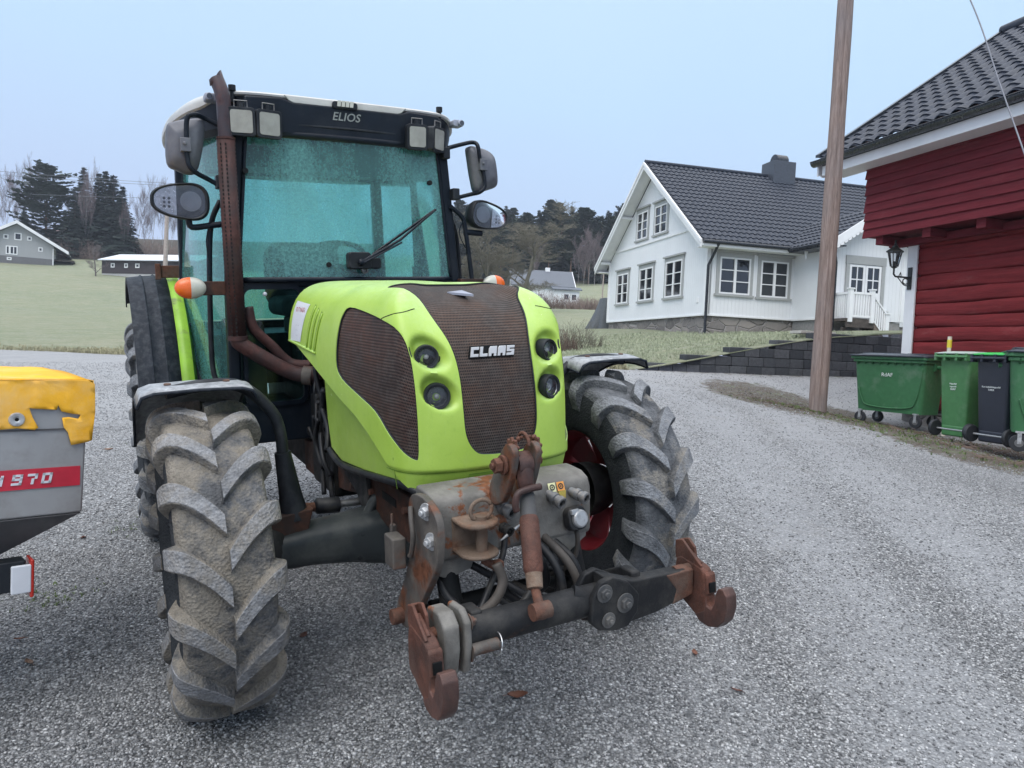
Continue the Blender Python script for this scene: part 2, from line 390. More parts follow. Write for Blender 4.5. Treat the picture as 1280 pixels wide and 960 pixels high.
def smooth_loop(pts, n=4):
    return [Vector((p.x, p.y)) for p in spline([(p[0], p[1], 0) for p in pts], n, True)]
def inside(p, poly):
    r = False; j = len(poly)-1
    for i in range(len(poly)):
        a, b = poly[i], poly[j]
        if (a[1] > p[1]) != (b[1] > p[1]) and p[0] < (b[0]-a[0])*(p[1]-a[1])/(b[1]-a[1])+a[0]: r = not r
        j = i
    return r
def cdt_patch(outer, holes, ds, dv, fn, mb, uvout=None):
    pts = []; edges = []
    for lp in [outer]+holes:
        o = len(pts); pts += [Vector(p) for p in lp]; edges += [(o+i, o+(i+1) % len(lp)) for i in range(len(lp))]
    base = len(pts); B = np.array([tuple(p) for p in pts])
    x0, y0 = B[:base].min(0); x1, y1 = B[:base].max(0)
    for i in range(int((x1-x0)/ds)+2):
        for j in range(int((y1-y0)/dv)+2):
            q = (x0+(i+.5)*ds, y0+(j+.5)*dv)
            if not inside(q, outer) or any(inside(q, h) for h in holes): continue
            if (((B[:, 0]-q[0])/ds)**2+((B[:, 1]-q[1])/dv)**2).min() < .3: continue
            pts.append(Vector(q))
    vo, eo, fo, *_ = delaunay_2d_cdt(pts, edges, [], 0, 1e-6)
    fs = []
    for f in fo:
        c = sum((vo[i] for i in f), Vector((0, 0)))/len(f)
        if inside(c, outer) and not any(inside(c, h) for h in holes): fs.append(tuple(f))
    mb.add([fn(p.x, p.y) for p in vo], fs)
    return vo

# side grille outline from the flank, front grille outline on the nose
sg_px = [(437, 384), (428, 394), (423, 410), (420, 432), (420, 458), (427, 474), (445, 492), (468, 514), (487, 545), (503, 565), (518, 575), (523, 572), (523, 545), (521, 510), (517, 470), (510, 437), (499, 415), (480, 401), (460, 391)]
SG = smooth_loop([uv_ray(*p) for p in sg_px], 3)
SGm = [Vector((-p.x, p.y)) for p in SG]
fg = [(.66, 0, .917), (.655, .05, .919), (.65, .09, .926), (.65, .118, .955), (.65, .134, 1.0), (.65, .139, 1.08), (.64, .141, 1.17), (.62, .147, 1.25), (.58, .160, 1.315), (.50, .182, 1.37), (.40, .212, 1.415)]
fl = [uv_near(p) for p in fg]
# across the top of the nose: tips out to the shoulders, back edge on the bonnet
tips = [uv_near((.33, .226, 1.436)), uv_near((.255, .236, 1.452)), uv_near((.235, .19, 1.462)), uv_near((.225, .10, 1.472)), uv_near((.22, .02, 1.475))]
half = fl+tips
half = [Vector((abs(p.x), p.y)) for p in half]; half[0].x = 0
FG = [Vector((p.x, p.y)) for p in spline([(p.x, p.y, 0) for p in half], 4)]
FGfull = FG+[Vector((-p.x, p.y)) for p in reversed(FG[1:])]
# dedupe near-identical
def dd(lp):
    o = []
    for p in lp:
        if not o or (p-o[-1]).length > 1e-4: o.append(p)
    if (o[0]-o[-1]).length < 1e-4: o.pop()
    return o
FGfull = dd(FGfull)
# bottom contour (x, z) along the flank
bc = [(-.66, 1.235), (-.52, 1.215), (-.30, 1.155), (.04, 1.05), (.20, 1.01), (.327, .965), (.42, .92), (.488, .88), (.545, .835), (.60, .80)]
def zb_x(x):
    if x >= .60: return .80-.0*(x-.6)
    for (x0, z0), (x1, z1) in zip(bc, bc[1:]):
        if x <= x1: return z0+(z1-z0)*(x-x0)/(x1-x0)
    return .8
def v_for_z(s, z):
    if z <= Z0: return z-Z0
    lo, hi = 0.0, VT*.9
    for _ in range(30):
        m = (lo+hi)/2
        if hood(s, m).z < z: lo = m
        else: hi = m
    return lo
bot = []
N = 120
for i in range(N+1):
    s = -HL+.0001+(2*HL-.0002)*i/N; x = hbase(s)[0]; bot.append(Vector((s, v_for_z(s, zb_x(x)))))
sE = HL-.0001
outer = bot+[Vector((sE, bot[-1].y+(VT-.0015-bot[-1].y)*j/24)) for j in range(1, 25)]+[Vector((sE-(2*sE)*i/90, VT-.0015)) for i in range(1, 91)]+[Vector((-sE, VT-.0015-(VT-.0015-bot[0].y)*j/24)) for j in range(1, 24)]
mb = MB()
cdt_patch(outer, [dd(SG), dd(SGm), FGfull], .0058, .0058, lambda s, v: hood(s, v), mb)
def lip(mb, loop, d0, d1, closed=True, grow=0.0):
    n = len(loop); a = [hood(p.x, p.y, d0) for p in loop]; b = [hood(p.x, p.y, d1) for p in loop]
    mb.add(a+b, [(i, (i+1) % n, n+(i+1) % n, n+i) for i in range(n if closed else n-1)])
for lp in (SG, SGm, FGfull): lip(mb, dd(lp), 0, -.014)
lip(mb, bot, 0, -.016, False)
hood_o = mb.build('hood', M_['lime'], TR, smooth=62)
# grille inserts with UVs
def grille(name, loop, mat, sealname):
    m = MB(); vo = cdt_patch(loop, [], .014, .012, lambda s, v: hood(s, v, -.009), m)
    o = m.build(name, mat, TR, smooth=60)
    ul = o.data.uv_layers.new(name='UV'); uvs = {}
    for l in o.data.loops: ul.data[l.index].uv = (vo[l.vertex_index].x, vo[l.vertex_index].y)
    s = MB(); pts = [hood(p.x, p.y, -.006) for p in loop]; s.tube(pts+[pts[0]], .0036, 6, False); s.build(sealname, M_['black_plastic'], o, smooth=180)
    return o
fgr = grille('front_grille', FGfull, M_['grille_mesh'], 'grille_seal')
grille('side_grille', dd(SG), M_['side_mesh'], 'grille_seal'); grille('side_grille', dd(SGm), M_['side_mesh'], 'grille_seal')
# panel seams: bonnet joint across the top behind the nose
for pts in ([uv_ray(477, 399), uv_ray(479, 397), uv_ray(500, 391), uv_ray(518, 386)],):
    for sg in (1, -1):
        m = MB(); pp = spline([(p.x, p.y, 0) for p in pts], 5); m.tube([hood(p.x*sg, p.y, .0002) for p in pp], .0018, 5); m.build('panel_seam', M_['engine_dark'], hood_o)
# horizontal crease at the chin and small vertical seams
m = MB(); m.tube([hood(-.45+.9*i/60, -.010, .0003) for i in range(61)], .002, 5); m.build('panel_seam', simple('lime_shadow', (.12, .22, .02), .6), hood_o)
for sgn in (1, -1):
    m = MB(); m.tube([hood(sgn*.40, v, .0003) for v in (-.078, -.05, -.02, .02)], .0016, 5); m.build('panel_seam', M_['lime_shadow'], hood_o)
# chin vent (slot under the crease, centre)
m = MB()
for (y0, y1) in ((-.12, .12),):
    rows = []
    for v in (-.022, -.052):
        rows.append([Vector((.6525-.004*((y0+(y1-y0)*i/10)/.12)**2, y0+(y1-y0)*i/10, Z0+v)) for i in range(11)])
    m.grid(rows)
m.build('chin_vent', M_['lime_shadow'], hood_o)

# decal, louvres on the flanks
for sgn in (-1, 1):
    def fl_pt(x, z, off):
        p = uv_near((x, .385, z)); return hood(sgn*abs(p.x), p.y, off)
    A = [(-.60, 1.425), (-.42, 1.425), (-.385, 1.405), (-.44, 1.245), (-.46, 1.232), (-.60, 1.262)]
    m = MB(); rows = []
    for i in range(9):
        t = i/8; xl = -.615; xr = -.395-.065*t; zt_ = 1.425; zb_ = 1.265-.03
        rows.append([fl_pt(xl+(xr-xl)*j/6, zt_+(zb_-zt_)*t-(.012*(j/6) if i == 0 else 0), .0015) for j in range(7)])
    m.grid(rows); dec = m.build('decal', M_['decal_white'], hood_o, smooth=60)
    M = frame_M(fl_pt(-.505, 1.372, .003), (V(1, -.04*sgn, 0) if sgn < 0 else V(-1, -.04, 0)), V(0, 0, 1))
    place_text('decal_text', 'ICONIS', .042, M, M_['decal_red'], dec)
    for k in range(4):
        M = frame_M(fl_pt(-.52, 1.335-.022*k, .003), (V(1, -.04*sgn, 0) if sgn < 0 else V(-1, -.04, 0)), V(0, 0, 1))
        place_text('decal_text', ['. . .', '.. . ..', '. . .', '.. .'][k], .03, M, M_['decal_grey'], dec)
    for k in range(3):
        xk = -.345+.055*k; m = MB()
        zt_ = 1.418-.016*k; zb_ = 1.225-.006*k
        a = [fl_pt(xk+.026*(1-j/6)-.03*(j/6)-.005, zt_+(zb_-zt_)*j/6, .0012) for j in range(7)]
        b = [fl_pt(xk+.026*(1-j/6)-.03*(j/6)+.016, zt_-.01+(zb_-zt_)*j/6, .0012) for j in range(7)]
        m.grid([a, b]); m.build('louvre', M_['lime_shadow'], hood_o)
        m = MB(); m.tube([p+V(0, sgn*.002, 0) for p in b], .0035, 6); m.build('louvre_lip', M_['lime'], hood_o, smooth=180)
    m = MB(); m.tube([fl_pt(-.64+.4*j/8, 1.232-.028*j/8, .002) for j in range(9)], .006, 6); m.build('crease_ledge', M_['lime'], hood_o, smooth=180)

# maker's letters on the grille: slanted block capitals
def block_word(word, h, w, gap, th, st):
    G = {'C': [[(0, 0), (1, 0), (1, .3), (.34, .3), (.34, .7), (1, .7), (1, 1), (0, 1)]],
         'L': [[(0, 0), (1, 0), (1, .3), (.36, .3), (.36, 1), (0, 1)]],
         'A': [[(0, 0), (.34, 0), (.34, .26), (.66, .26), (.66, 0), (1, 0), (1, 1), (.16, 1), (0, .8)], ],
         'S': [[(0, 0), (1, 0), (1, .62), (.36, .62), (.36, .74), (1, .74), (1, 1), (0, 1), (0, .38), (.64, .38), (.64, .27), (0, .27)]]}
    out = []; x = -len(word)*(w+gap)/2
    for ch in word:
        for poly in G[ch]: out.append([(x+p[0]*w+st*p[1]*h, (p[1]-.5)*h) for p in poly])
        x += w+gap
    return out
c0 = hood(uv_ray(615, 439).x, uv_ray(615, 439).y, -.005)
Ml = frame_M(c0, V(.0, 1, -.0), V(-.09, 0, 1))
m = MB(); pl = MB()
for poly in block_word('CLAAS', .033, .0285, .005, .004, .16): m.prism(poly, 'z', .006, .013, M=Ml)
pl.prism([(-.088, -.021), (.083, -.021), (.09, .021), (-.081, .021)], 'z', 0, .004, M=Ml)
pl.build('badge_plate', M_['engine_dark'], fgr, bevel=.001); m.build('badge_letters', M_['logo_silver'], fgr, bevel=.0012)
# small bonnet emblem
m = MB(); pe = uv_near((.40, .0, 1.42)); q = hood(pe.x, pe.y, .0)
m.add([q+V(-.05, -.055, .014), q+V(.05, .0, .006), q+V(-.045, .0, .020), q+V(-.05, -.055, .006), q+V(.05, 0, -.002), q+V(-.045, 0, .006)], [(0, 1, 2), (3, 5, 4), (0, 3, 4, 1), (1, 4, 5, 2), (2, 5, 3, 0)])
m.build('bonnet_emblem', M_['decal_grey'], hood_o)

# headlights in the nose
for (lx, ly, lz) in LAMPS:
    for sgn in (-1, 1):
        d = V(.93, sgn*.30, .06).normalized(); c = V(lx-.006, sgn*ly, lz)
        big = 1.0 if lz < 1.2 else .92
        m = MB(); m.lathe([(.030*big, .010), (.034*big, .020), (.041*big, .022), (.044*big, .014), (.045*big, -.02), (.02, -.03)], c, d, 40)
        lamp = m.build('headlight', M_['black_plastic'], TR, smooth=50)
        m = MB(); m.lathe([(.0001, -.012), (.012, -.010), (.022, -.002), (.0315*big, .014)], c, d, 36); m.build('reflector', M_['reflector_lamp'], lamp, smooth=180)
        m = MB(); m.sphere(c+d*.000, .009, 14, 8); m.build('bulb', M_['lens_white'], lamp, smooth=180)
        m = MB(); m.lathe([(.0001, .019), (.016, .0175), (.031*big, .013)], c, d, 36); m.build('lens', M_['lamp_glass'], lamp, smooth=180)

# inner flank panels, seal, engine bay
for sgn in (-1, 1):
    m = MB(); poly = [(-.56, 1.05), (-.46, .88), (-.36, .775), (-.2, .748), (.1, .775), (.50, .825), (.56, .86), (.52, .92), (.3, 1.08), (-.1, 1.2), (-.5, 1.26)]
    m.prism([(-.43, 1.10), (-.40, .90), (-.355, .775), (-.2, .748), (.1, .775), (.50, .825), (.56, .86), (.52, .92), (.3, 1.08), (-.1, 1.2), (-.43, 1.22)], 'y', sgn*.285, sgn*.305)
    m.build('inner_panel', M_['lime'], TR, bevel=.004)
    m = MB(); m.tube(spline([(-.37, sgn*.31, .765), (-.2, sgn*.312, .738), (.1, sgn*.312, .765), (.5, sgn*.30, .812), (.60, sgn*.25, .795), (.635, sgn*.1, .79), (.64, 0, .79)], 8), .014, 8); m.build('rubber_seal', M_['hose_black'], TR, smooth=180)
m = MB(); m.box((-.95, -.2, .55), (.5, .2, 1.3)); m.box((.3, -.24, .78), (.58, .24, 1.25)); m.box((-.9, -.26, .5), (-.5, .26, .95))
m.build('engine_block', M_['engine_dark'], TR, bevel=.02)
rnd = random.Random(3)
for k in range(16):                                              # hoses and lines beside the engine
    y0 = -.20-rnd.random()*.09; x0 = -.80+rnd.random()*.30; z0 = .75+rnd.random()*.45
    pts = [V(x0, y0, z0)]
    for q in range(4): pts.append(pts[-1]+V(rnd.uniform(-.08, .09), rnd.uniform(-.03, .02), rnd.uniform(-.16, .08)))
    m = MB(); m.tube(spline(pts, 6), rnd.choice([.006, .009, .012, .016]), 8); m.build('engine_hose', M_['hose_black'], TR, smooth=180)
for k in range(6):
    m = MB(); c = V(-.75+.07*k, -.24-.015*(k % 2), .80+.05*((k*7) % 4)); m.cyl(c, c+V(0, -.03, 0), .022, 10); m.build('engine_fitting', M_['dark_cast'], TR, bevel=.003)

# ---------------------------------------------------------------- chassis
for sgn in (-1, 1):
    poly = [(-1.15, .66), (-.39, .752), (-.1, .738), (.14, .735), (.55, .735), (.66, .72), (.66, .60), (.40, .56), (.2, .55), (-.18, .60), (-.4, .56), (-.97, .50), (-1.15, .5)]
    m = MB(); m.prism(poly, 'y', sgn*.215, sgn*.24); rail = m.build('chassis_rail', M_['rust_rail'], TR, bevel=.006)
    m = MB(); m.box((.12, sgn*.24, .66), (.27, sgn*.2425, .69)); m.build('slot', M_['engine_dark'], rail)
    for k, (x, z) in enumerate([(-.30, .70), (-.26, .62), (-.05, .69), (-.05, .62), (.38, .68), (.48, .62), (.0, .655)]):
        m = MB(); m.cyl((x, sgn*.238, z), (x, sgn*.258, z), .014, 6); m.build('bolt', M_['rust_heavy'], rail, bevel=.002)
    m = MB(); m.prism([(-.36, .76), (-.02, .76), (.0, .60), (-.08, .56), (-.16, .62), (-.32, .66)], 'y', sgn*.243, sgn*.262); m.build('rail_plate', M_['dark_cast'], rail, bevel=.004)
    m = MB(); m.prism([(-.16, .60), (-.08, .60), (-.09, .47), (-.13, .45)], 'y', sgn*.22, sgn*.24); m.build('hanger', M_['rust_heavy'], rail, bevel=.004)
m = MB(); m.box((-2.2, -.22, .48), (-.9, .22, .95)); m.box((-2.35, -.18, .5), (-1.9, .18, 1.0)); m.tube([(-.9, 0, .5), (-.0, 0, .42)], .05, 12); m.build('gearbox', M_['engine_dark'], TR, bevel=.03)
m = MB(); m.tube([(-2.13, -.78, .66), (-2.13, .78, .66)], .12, 20); m.build('rear_axle', M_['dark_cast'], TR, smooth=40)
# front axle: a cast beam that swells to the middle, with its lug
m = MB(); rows = []
for y, zc, ry, rx in [(-.66, .475, .075, .085), (-.60, .485, .072, .085), (-.5, .49, .078, .09), (-.35, .487, .093, .10), (-.22, .48, .115, .12), (-.12, .47, .135, .14), (0, .465, .15, .155), (.12, .47, .135, .14), (.22, .48, .115, .12), (.35, .487, .093, .10), (.5, .49, .078, .09), (.60, .485, .072, .085), (.66, .475, .075, .085)]:
    row = []
    for j in range(28):
        a = 2*PI*j/28; cx, cz = math.cos(a), math.sin(a); e = 2/3.0
        row.append(V(rx*abs(cx)**e*(1 if cx > 0 else -1), y, zc+ry*abs(cz)**e*(1 if cz > 0 else -1)))
    rows.append(row)
rows = [[sum((r[j] for r in [rows[0]]), V(0, 0, 0))*0+V(0, -.66, .475) for j in range(28)]]+rows+[[V(0, .66, .475) for j in range(28)]]
m.grid(rows, closed=True); fa = m.build('front_axle', M_['axle_grey'], TR, smooth=50)
for sgn in (-1, 1):
    m = MB(); m.tube(spline([(.02, sgn*.275, .56), (.02, sgn*.25, .61), (.02, sgn*.225, .635), (.02, sgn*.17, .64), (.02, sgn*.1, .63)], 5), [.022]*21, 10); m.build('axle_lug', M_['axle_grey'], fa, smooth=60)
    m = MB(); m.tube([(-.15, sgn*.10, .575), (-.15, sgn*.34, .578)], .016, 14); m.build('cylinder_rod', M_['steel_bright'], fa, smooth=60)
    m = MB(); m.tube([(-.15, sgn*.34, .578), (-.15, sgn*.43, .585), (-.15, sgn*.44, .585)], [.033, .033, .022], 14); m.build('rubber_boot', M_['hose_black'], fa, smooth=60)
    m = MB(); m.tube([(-.15, sgn*.43, .582), (-.15, sgn*.62, .60)], .020, 12); m.build('tie_rod', M_['rust_heavy'], fa, smooth=60)
    m = MB(); m.tube([(-.15, sgn*.60, .60), (-.05, sgn*.66, .55), (0, sgn*.68, .5)], .035, 10); m.sphere((0, sgn*.67, .5), .10, 16, 10); m.build('steering_knuckle', M_['dark_cast'], fa, smooth=60)

# ---------------------------------------------------------------- wheels
def tyre_profile(R, W, rr):                                      # (lateral, radius) from inner bead to outer bead
    h = W/2
    return [(-h*.70, rr), (-h*.88, rr+.02), (-h*1.0, rr+(R-rr)*.33), (-h*1.04, rr+(R-rr)*.55), (-h*1.0, R-.075), (-h*.90, R-.042), (-h*.6, R-.030), (0, R-.024), (h*.6, R-.030), (h*.90, R-.042), (h*1.0, R-.075), (h*1.04, rr+(R-rr)*.55), (h*1.0, rr+(R-rr)*.33), (h*.88, rr+.02), (h*.70, rr)]
def lug_prof(R, W):                                              # surface line that lugs follow, centre -> over the shoulder
    h = W/2
    return spline([(.0, R-.026, 0), (h*.3, R-.028, 0), (h*.6, R-.030, 0), (h*.88, R-.040, 0), (h*.985, R-.068, 0), (h*1.015, R-.12, 0), (h*1.03, R-.155, 0)], 3)
def make_tyre(R, W, rr, NL, parent, mat, sidemat, c, phase=0.0, sx=1, lug_h=.035):
    prof = tyre_profile(R, W, rr); m = MB(); c = Vector(c); n = 120
    pp = spline([(a, b, 0) for a, b in prof], 3)
    rows = []
    for p in pp: rows.append([c+V(math.cos(2*PI*j/n)*p.y, p.x, math.sin(2*PI*j/n)*p.y) for j in range(n)])
    o = len(m.f); m.grid(rows, 0, True)
    k = len(pp)
    for q in range(o, len(m.f)):
        i = (q-o)//n
        if not (k*.27 < i < k*.71): m.m[q] = 1
    lp = lug_prof(R, W); L = len(lp); lugv = []
    for side in (-1, 1):
        for t in range(NL):
            th0 = 2*PI*(t+(.5 if side > 0 else 0))/NL+phase
            pit = 2*PI/NL
            ring = []
            for i, p in enumerate(lp):
                s = i/(L-1); lat = p.x
                # angle swept: steep at the centre, straighter at the shoulder
                f = min(1.0, lat/(W/2)); th = th0+sx*pit*(.86*f-.20*f*f)
                # tangent / normal in profile plane
                a = lp[max(i-1, 0)]; b = lp[min(i+1, L-1)]; tx, tr = (b.x-a.x), (b.y-a.y); l = math.hypot(tx, tr); nx, nr = -tr/l, tx/l
                nx, nr = (-nx, -nr) if nr < 0 and s < .5 else (nx, nr)
                if s > .5: nx, nr = abs(nx), abs(nr)
                fade = 1.0 if s < .72 else max(.12, 1-(s-.72)/.28*.95)
                hh = lug_h*fade; lo = -.006
                wt = .033+.004*s; wb = wt+.011
                if i == 0: wt, wb = .031, .040
                def P(hgt, dw):
                    la = (lat+nx*hgt)*side; ra = p.y+nr*hgt; tt = th+dw/R
                    return c+V(math.cos(tt)*ra, la, math.sin(tt)*ra)
                ring.append([P(lo, -wb), P(hh*.86, -wt-.0015), P(hh, -wt+.004), P(hh, wt-.004), P(hh*.86, wt+.0015), P(lo, wb)])
            m.grid(ring); a0 = len(m.v)-len(ring)*6; lugv += [i_ for i_ in range(a0, len(m.v)) if (i_-a0) % 6 in (2, 3)]
            m.f += [tuple(a0+j for j in range(6)), tuple(a0+(len(ring)-1)*6+j for j in reversed(range(6)))]; m.m += [0, 0]
    o = m.build('tyre', [mat, sidemat], parent, smooth=32); at_ = o.data.attributes.new('crest', 'FLOAT', 'POINT'); cv = [0.0]*len(o.data.vertices)
    for i_ in lugv: cv[i_] = 1.0
    at_.data.foreach_set('value', cv); return o
def make_rim(W, rr, parent, c, out):                             # out = +1/-1 : side the dish faces away from the tractor
    m = MB(); h = W*.36
    m.lathe([(rr+.008, -h-.012), (rr-.006, -h-.014), (rr-.012, -h), (rr-.035, -h+.03), (rr-.04, h-.03), (rr-.012, h), (rr-.006, h+.014), (rr+.008, h+.012)], c, (0, 1, 0), 72)
    rim = m.build('rim', M_['rim_red'], parent, smooth=40)
    m = MB(); cc = Vector(c); n = 8                              # dish with windows: a ring of spokes
    d = out*h*.25
    for k in range(n):
        a = 2*PI*k/n
        for (r0, w0, r1, w1) in ((.10, .048, rr-.03, .085),):
            vs = []
            for (r, w) in ((r0, w0), (r1, w1)):
                for yy in (d-.006-.0*r, d+.006):
                    for sg in (-1, 1):
                        vs.append(cc+V(math.cos(a)*r-math.sin(a)*w*sg, yy+(.03*out if r == r0 else -.02*out), math.sin(a)*r+math.cos(a)*w*sg))
            m.add(vs, [(0, 1, 3, 2), (4, 6, 7, 5), (0, 4, 5, 1), (2, 3, 7, 6), (0, 2, 6, 4), (1, 5, 7, 3)])
    m.build('wheel_disc', M_['rim_red'], rim, bevel=.003)
    return rim
FW = {}
for sgn, mat, sm_, ph in ((-1, 'tyre_muddy', 'tyre_side', .08), (1, 'tyre_dusty', 'tyre_side', .02)):
    c = (0.0, sgn*.858, .515)
    m = MB(); m.lathe([(.0001, .10), (.06, .10), (.085, .07), (.11, .02), (.125, -.03), (.13, -.10)], c, (0, sgn, 0), 32); hub = m.build('front_wheel', M_['rim_red' if sgn < 0 else 'dark_cast'], TR, smooth=40)
    make_tyre(.551, .283, .28, 16, hub, M_[mat], M_[sm_], c, ph, sx=-1 if 0 else 1); rim = make_rim(.25, .285, hub, c, sgn)
    for k in range(8):
        a = 2*PI*k/8+.2; q = Vector(c)+V(math.cos(a)*.085, sgn*.085, math.sin(a)*.085); m = MB(); m.cyl(q, q+V(0, sgn*.03, 0), .011, 6); m.build('wheel_nut', M_['rust_steel'], rim)
for sgn in (-1, 1):
    c = (-2.13, sgn*.80, .625)
    m = MB(); m.lathe([(.0001, .10), (.08, .10), (.12, .06), (.15, -.10)], c, (0, sgn, 0), 32); hub = m.build('rear_wheel', M_['rim_red'], TR, smooth=40)
    make_tyre(.655, .40, .36, 20, hub, M_['tyre_dusty'], M_['tyre_side'], c, .1); make_rim(.42, .365, hub, c, sgn)

# front mudguards on curved brackets
def mudguard(sgn):
    m = MB(); top = []; c = V(0, sgn*.872, .535)
    prof = [(-.19, -.045), (-.175, -.012), (-.14, 0), (0, .004), (.14, 0), (.175, -.012), (.19, -.045)]
    rows = []
    for i in range(15):
        a = R_(78+68*i/14); rr = .607
        rows.append([c+V(math.cos(a)*(rr+h), w, math.sin(a)*(rr+h)) for w, h in prof])
    m.grid(rows); g = m.build('front_mudguard', M_['fender_grey'], TR, smooth=50, solid=.007)
    m = MB(); m.tube([r[0] for r in rows]+[r[-1] for r in []], .006, 6); m.tube([r[-1] for r in rows], .006, 6); m.tube([p for p in rows[0]], .006, 6); m.build('edge_bead', M_['rubber_fender'], g, smooth=180)
    for w in (-.09, .10): m = MB(); m.cyl(c+V(.03, w, .607), c+V(.031, w, .615), .012, 10); m.build('bolt', M_['rust_heavy'], g)
    m = MB(); pts = spline([c+V(.05, .10*sgn, .585), c+V(.03, -.02*sgn, .60), c+V(0, -.15*sgn, .585), (0, sgn*.625, 1.03), (0, sgn*.59, .94), (-.0, sgn*.585, .82)], 6)
    m.tube(pts, [.022]*len(pts), 10); m.tube([(0, sgn*.585, .86), (0, sgn*.565, .70), (0, sgn*.552, .60)], [.030, .042, .055], 10, sq=1.0); m.build('bracket', M_['black_plastic'], g, smooth=40)
    m = MB(); m.prism([(sgn*.49, .64), (sgn*.66, .62), (sgn*.66, .55), (sgn*.60, .50), (sgn*.52, .53)], 'x', -.03, .05); m.build('bracket_foot', M_['rust_rail'], g, bevel=.006)
mudguard(-1); mudguard(1)

# ---------------------------------------------------------------- rear mudguards
def rear_guard(sgn):
    g = None
    # black rubber extension
    def arc(y0, y1, r0, r1, a0, a1, n=18, edge=.03):
        rows = []; cz, cx = .66, -2.13
        for i in range(n+1):
            a = R_(a0+(a1-a0)*i/n)
            row = []
            for t, e in ((0, -edge), (0, 0), (.33, .004), (.36, .010), (.39, .004), (.66, .004), (.69, .010), (.72, .004), (1, 0)):
                y = y0+(y1-y0)*t; r = r0+(r1-r0)*t+e
                row.append(V(cx+math.cos(a)*r*.90, sgn*y, cz+math.sin(a)*r))
            rows.append(row)
        return rows
    m = MB(); m.grid(arc(1.00, .80, .875, .885, 8, 125)); g = m.build('rear_mudguard', M_['rubber_fender'], TR, smooth=45, solid=.008)
    m = MB(); rows = []
    for i in range(19):
        a = R_(4+120*i/18)
        rows.append([V(-2.13+math.cos(a)*r*.90, sgn*y, .66+math.sin(a)*r) for y, r in ((.80, .892), (.765, .897), (.74, .888), (.72, .82))])
    m.grid(rows); m.build('mudguard_body', M_['green_frame'], g, smooth=50, solid=.006)
    m = MB(); m.box((-1.9, sgn*.70, 1.53), (-1.87, sgn*.83, 1.60)); m.box((-1.89, sgn*.83, 1.52), (-1.86, sgn*.86, 1.61)); m.build('lamp_bracket', M_['rust_heavy'], g, bevel=.004)
rear_guard(-1); rear_guard(1)

# ---------------------------------------------------------------- cab
cab = MB()
def bar(m, a, b, w, d, dirx=V(1, 0, 0)):                         # rectangular bar from a to b, w across (y-ish) d along x
    a = Vector(a); b = Vector(b); t = (b-a).normalized(); x = (dirx-t*dirx.dot(t)).normalized(); y = t.cross(x)
    m.hexa([a+x*d/2*sx+y*w/2*sy for sx, sy in ((-1, -1), (1, -1), (1, 1), (-1, 1))]+[b+x*d/2*sx+y*w/2*sy for sx, sy in ((-1, -1), (1, -1), (1, 1), (-1, 1))])
XW = -.97
for s in (-1, 1):
    bar(cab, (XW-.03, s*.585, 1.49), (XW-.03, s*.515, 2.25), .055, .09)          # front pillar
    bar(cab, (XW-.03, s*.60, .78), (XW-.03, s*.587, 1.49), .055, .08)
    bar(cab, (-1.80, s*.725, 1.0), (-1.82, s*.70, 2.25), .05, .07)               # middle post
    bar(cab, (-2.45, s*.66, 1.2), (-2.42, s*.64, 2.25), .06, .08)                # rear post
    bar(cab, (XW-.03, s*.60, .80), (-1.75, s*.72, .80), .05, .08, V(0, 0, 1))    # sill
    bar(cab, (XW-.03, s*.52, 2.23), (-1.8, s*.70, 2.25), .05, .06, V(0, 0, 1))
    bar(cab, (-1.8, s*.70, 2.25), (-2.42, s*.64, 2.25), .05, .06, V(0, 0, 1))
    bar(cab, (-1.6, s*.72, 1.25), (-2.45, s*.66, 1.25), .05, .06, V(0, 0, 1))
    bar(cab, (-1.28, s*.66, .83), (-1.75, s*.72, 1.20), .05, .05)
bar(cab, (XW-.02, -.58, 1.492), (XW-.02, .58, 1.492), .045, .06)
bar(cab, (XW-.02, -.52, 2.23), (XW-.02, .52, 2.23), .06, .06)
bar(cab, (-2.42, -.64, 2.23), (-2.42, .64, 2.23), .06, .06)
bar(cab, (-2.45, -.66, 1.22), (-2.45, .66, 1.22), .06, .06)
cab_o = cab.build('cab_frame', M_['cab_black'], TR, bevel=.012, seg=3)
m = MB(); m.box((-1.0, -.245, .75), (-.955, .245, 1.47)); m.box((-1.02, -.60, .70), (-.965, .60, .90)); m.box((-1.75, -.60, .78), (-1.0, .60, .84)); m.box((-2.42, -.58, .9), (-1.75, .58, 1.2)); m.build('cab_floor', M_['cab_black'], cab_o, bevel=.01)
for s in (-1, 1):                                                                 # lower front windows beside the bonnet
    m = MB(); y0, y1 = sorted((s*.545, s*.262))
    pf = rrect(abs(y1-y0)+.02, .60, .05, 5, (y0+y1)/2, 1.185); pi = rrect(abs(y1-y0)-.018, .555, .035, 5, (y0+y1)/2, 1.185)
    n = len(pf); a = [V(XW+.018, *p) for p in pf]; b = [V(XW+.018, *p) for p in pi]; c2 = [V(XW-.02, *p) for p in pf]; d2 = [V(XW-.02, *p) for p in pi]
    m.add(a+b+c2+d2, [(i, (i+1) % n, n+(i+1) % n, n+i) for i in range(n)]+[(i, 2*n+i, 2*n+(i+1) % n, (i+1) % n) for i in range(n)]+[(n+i, n+(i+1) % n, 3*n+(i+1) % n, 3*n+i) for i in range(n)])
    lw = m.build('lower_window', M_['cab_black'], cab_o)
    m = MB(); m.add([V(XW+.003, *p) for p in pi], [tuple(range(n))]); m.build('pane', M_['lower_glass'], lw)
    m = MB(); m.cyl((XW+.01, s*.51, 1.445), (XW+.03, s*.51, 1.445), .012, 10) if 0 else m.sphere((XW+.02, s*.44, 1.44), .011, 8, 6); m.build('knob', M_['decal_white'], lw)
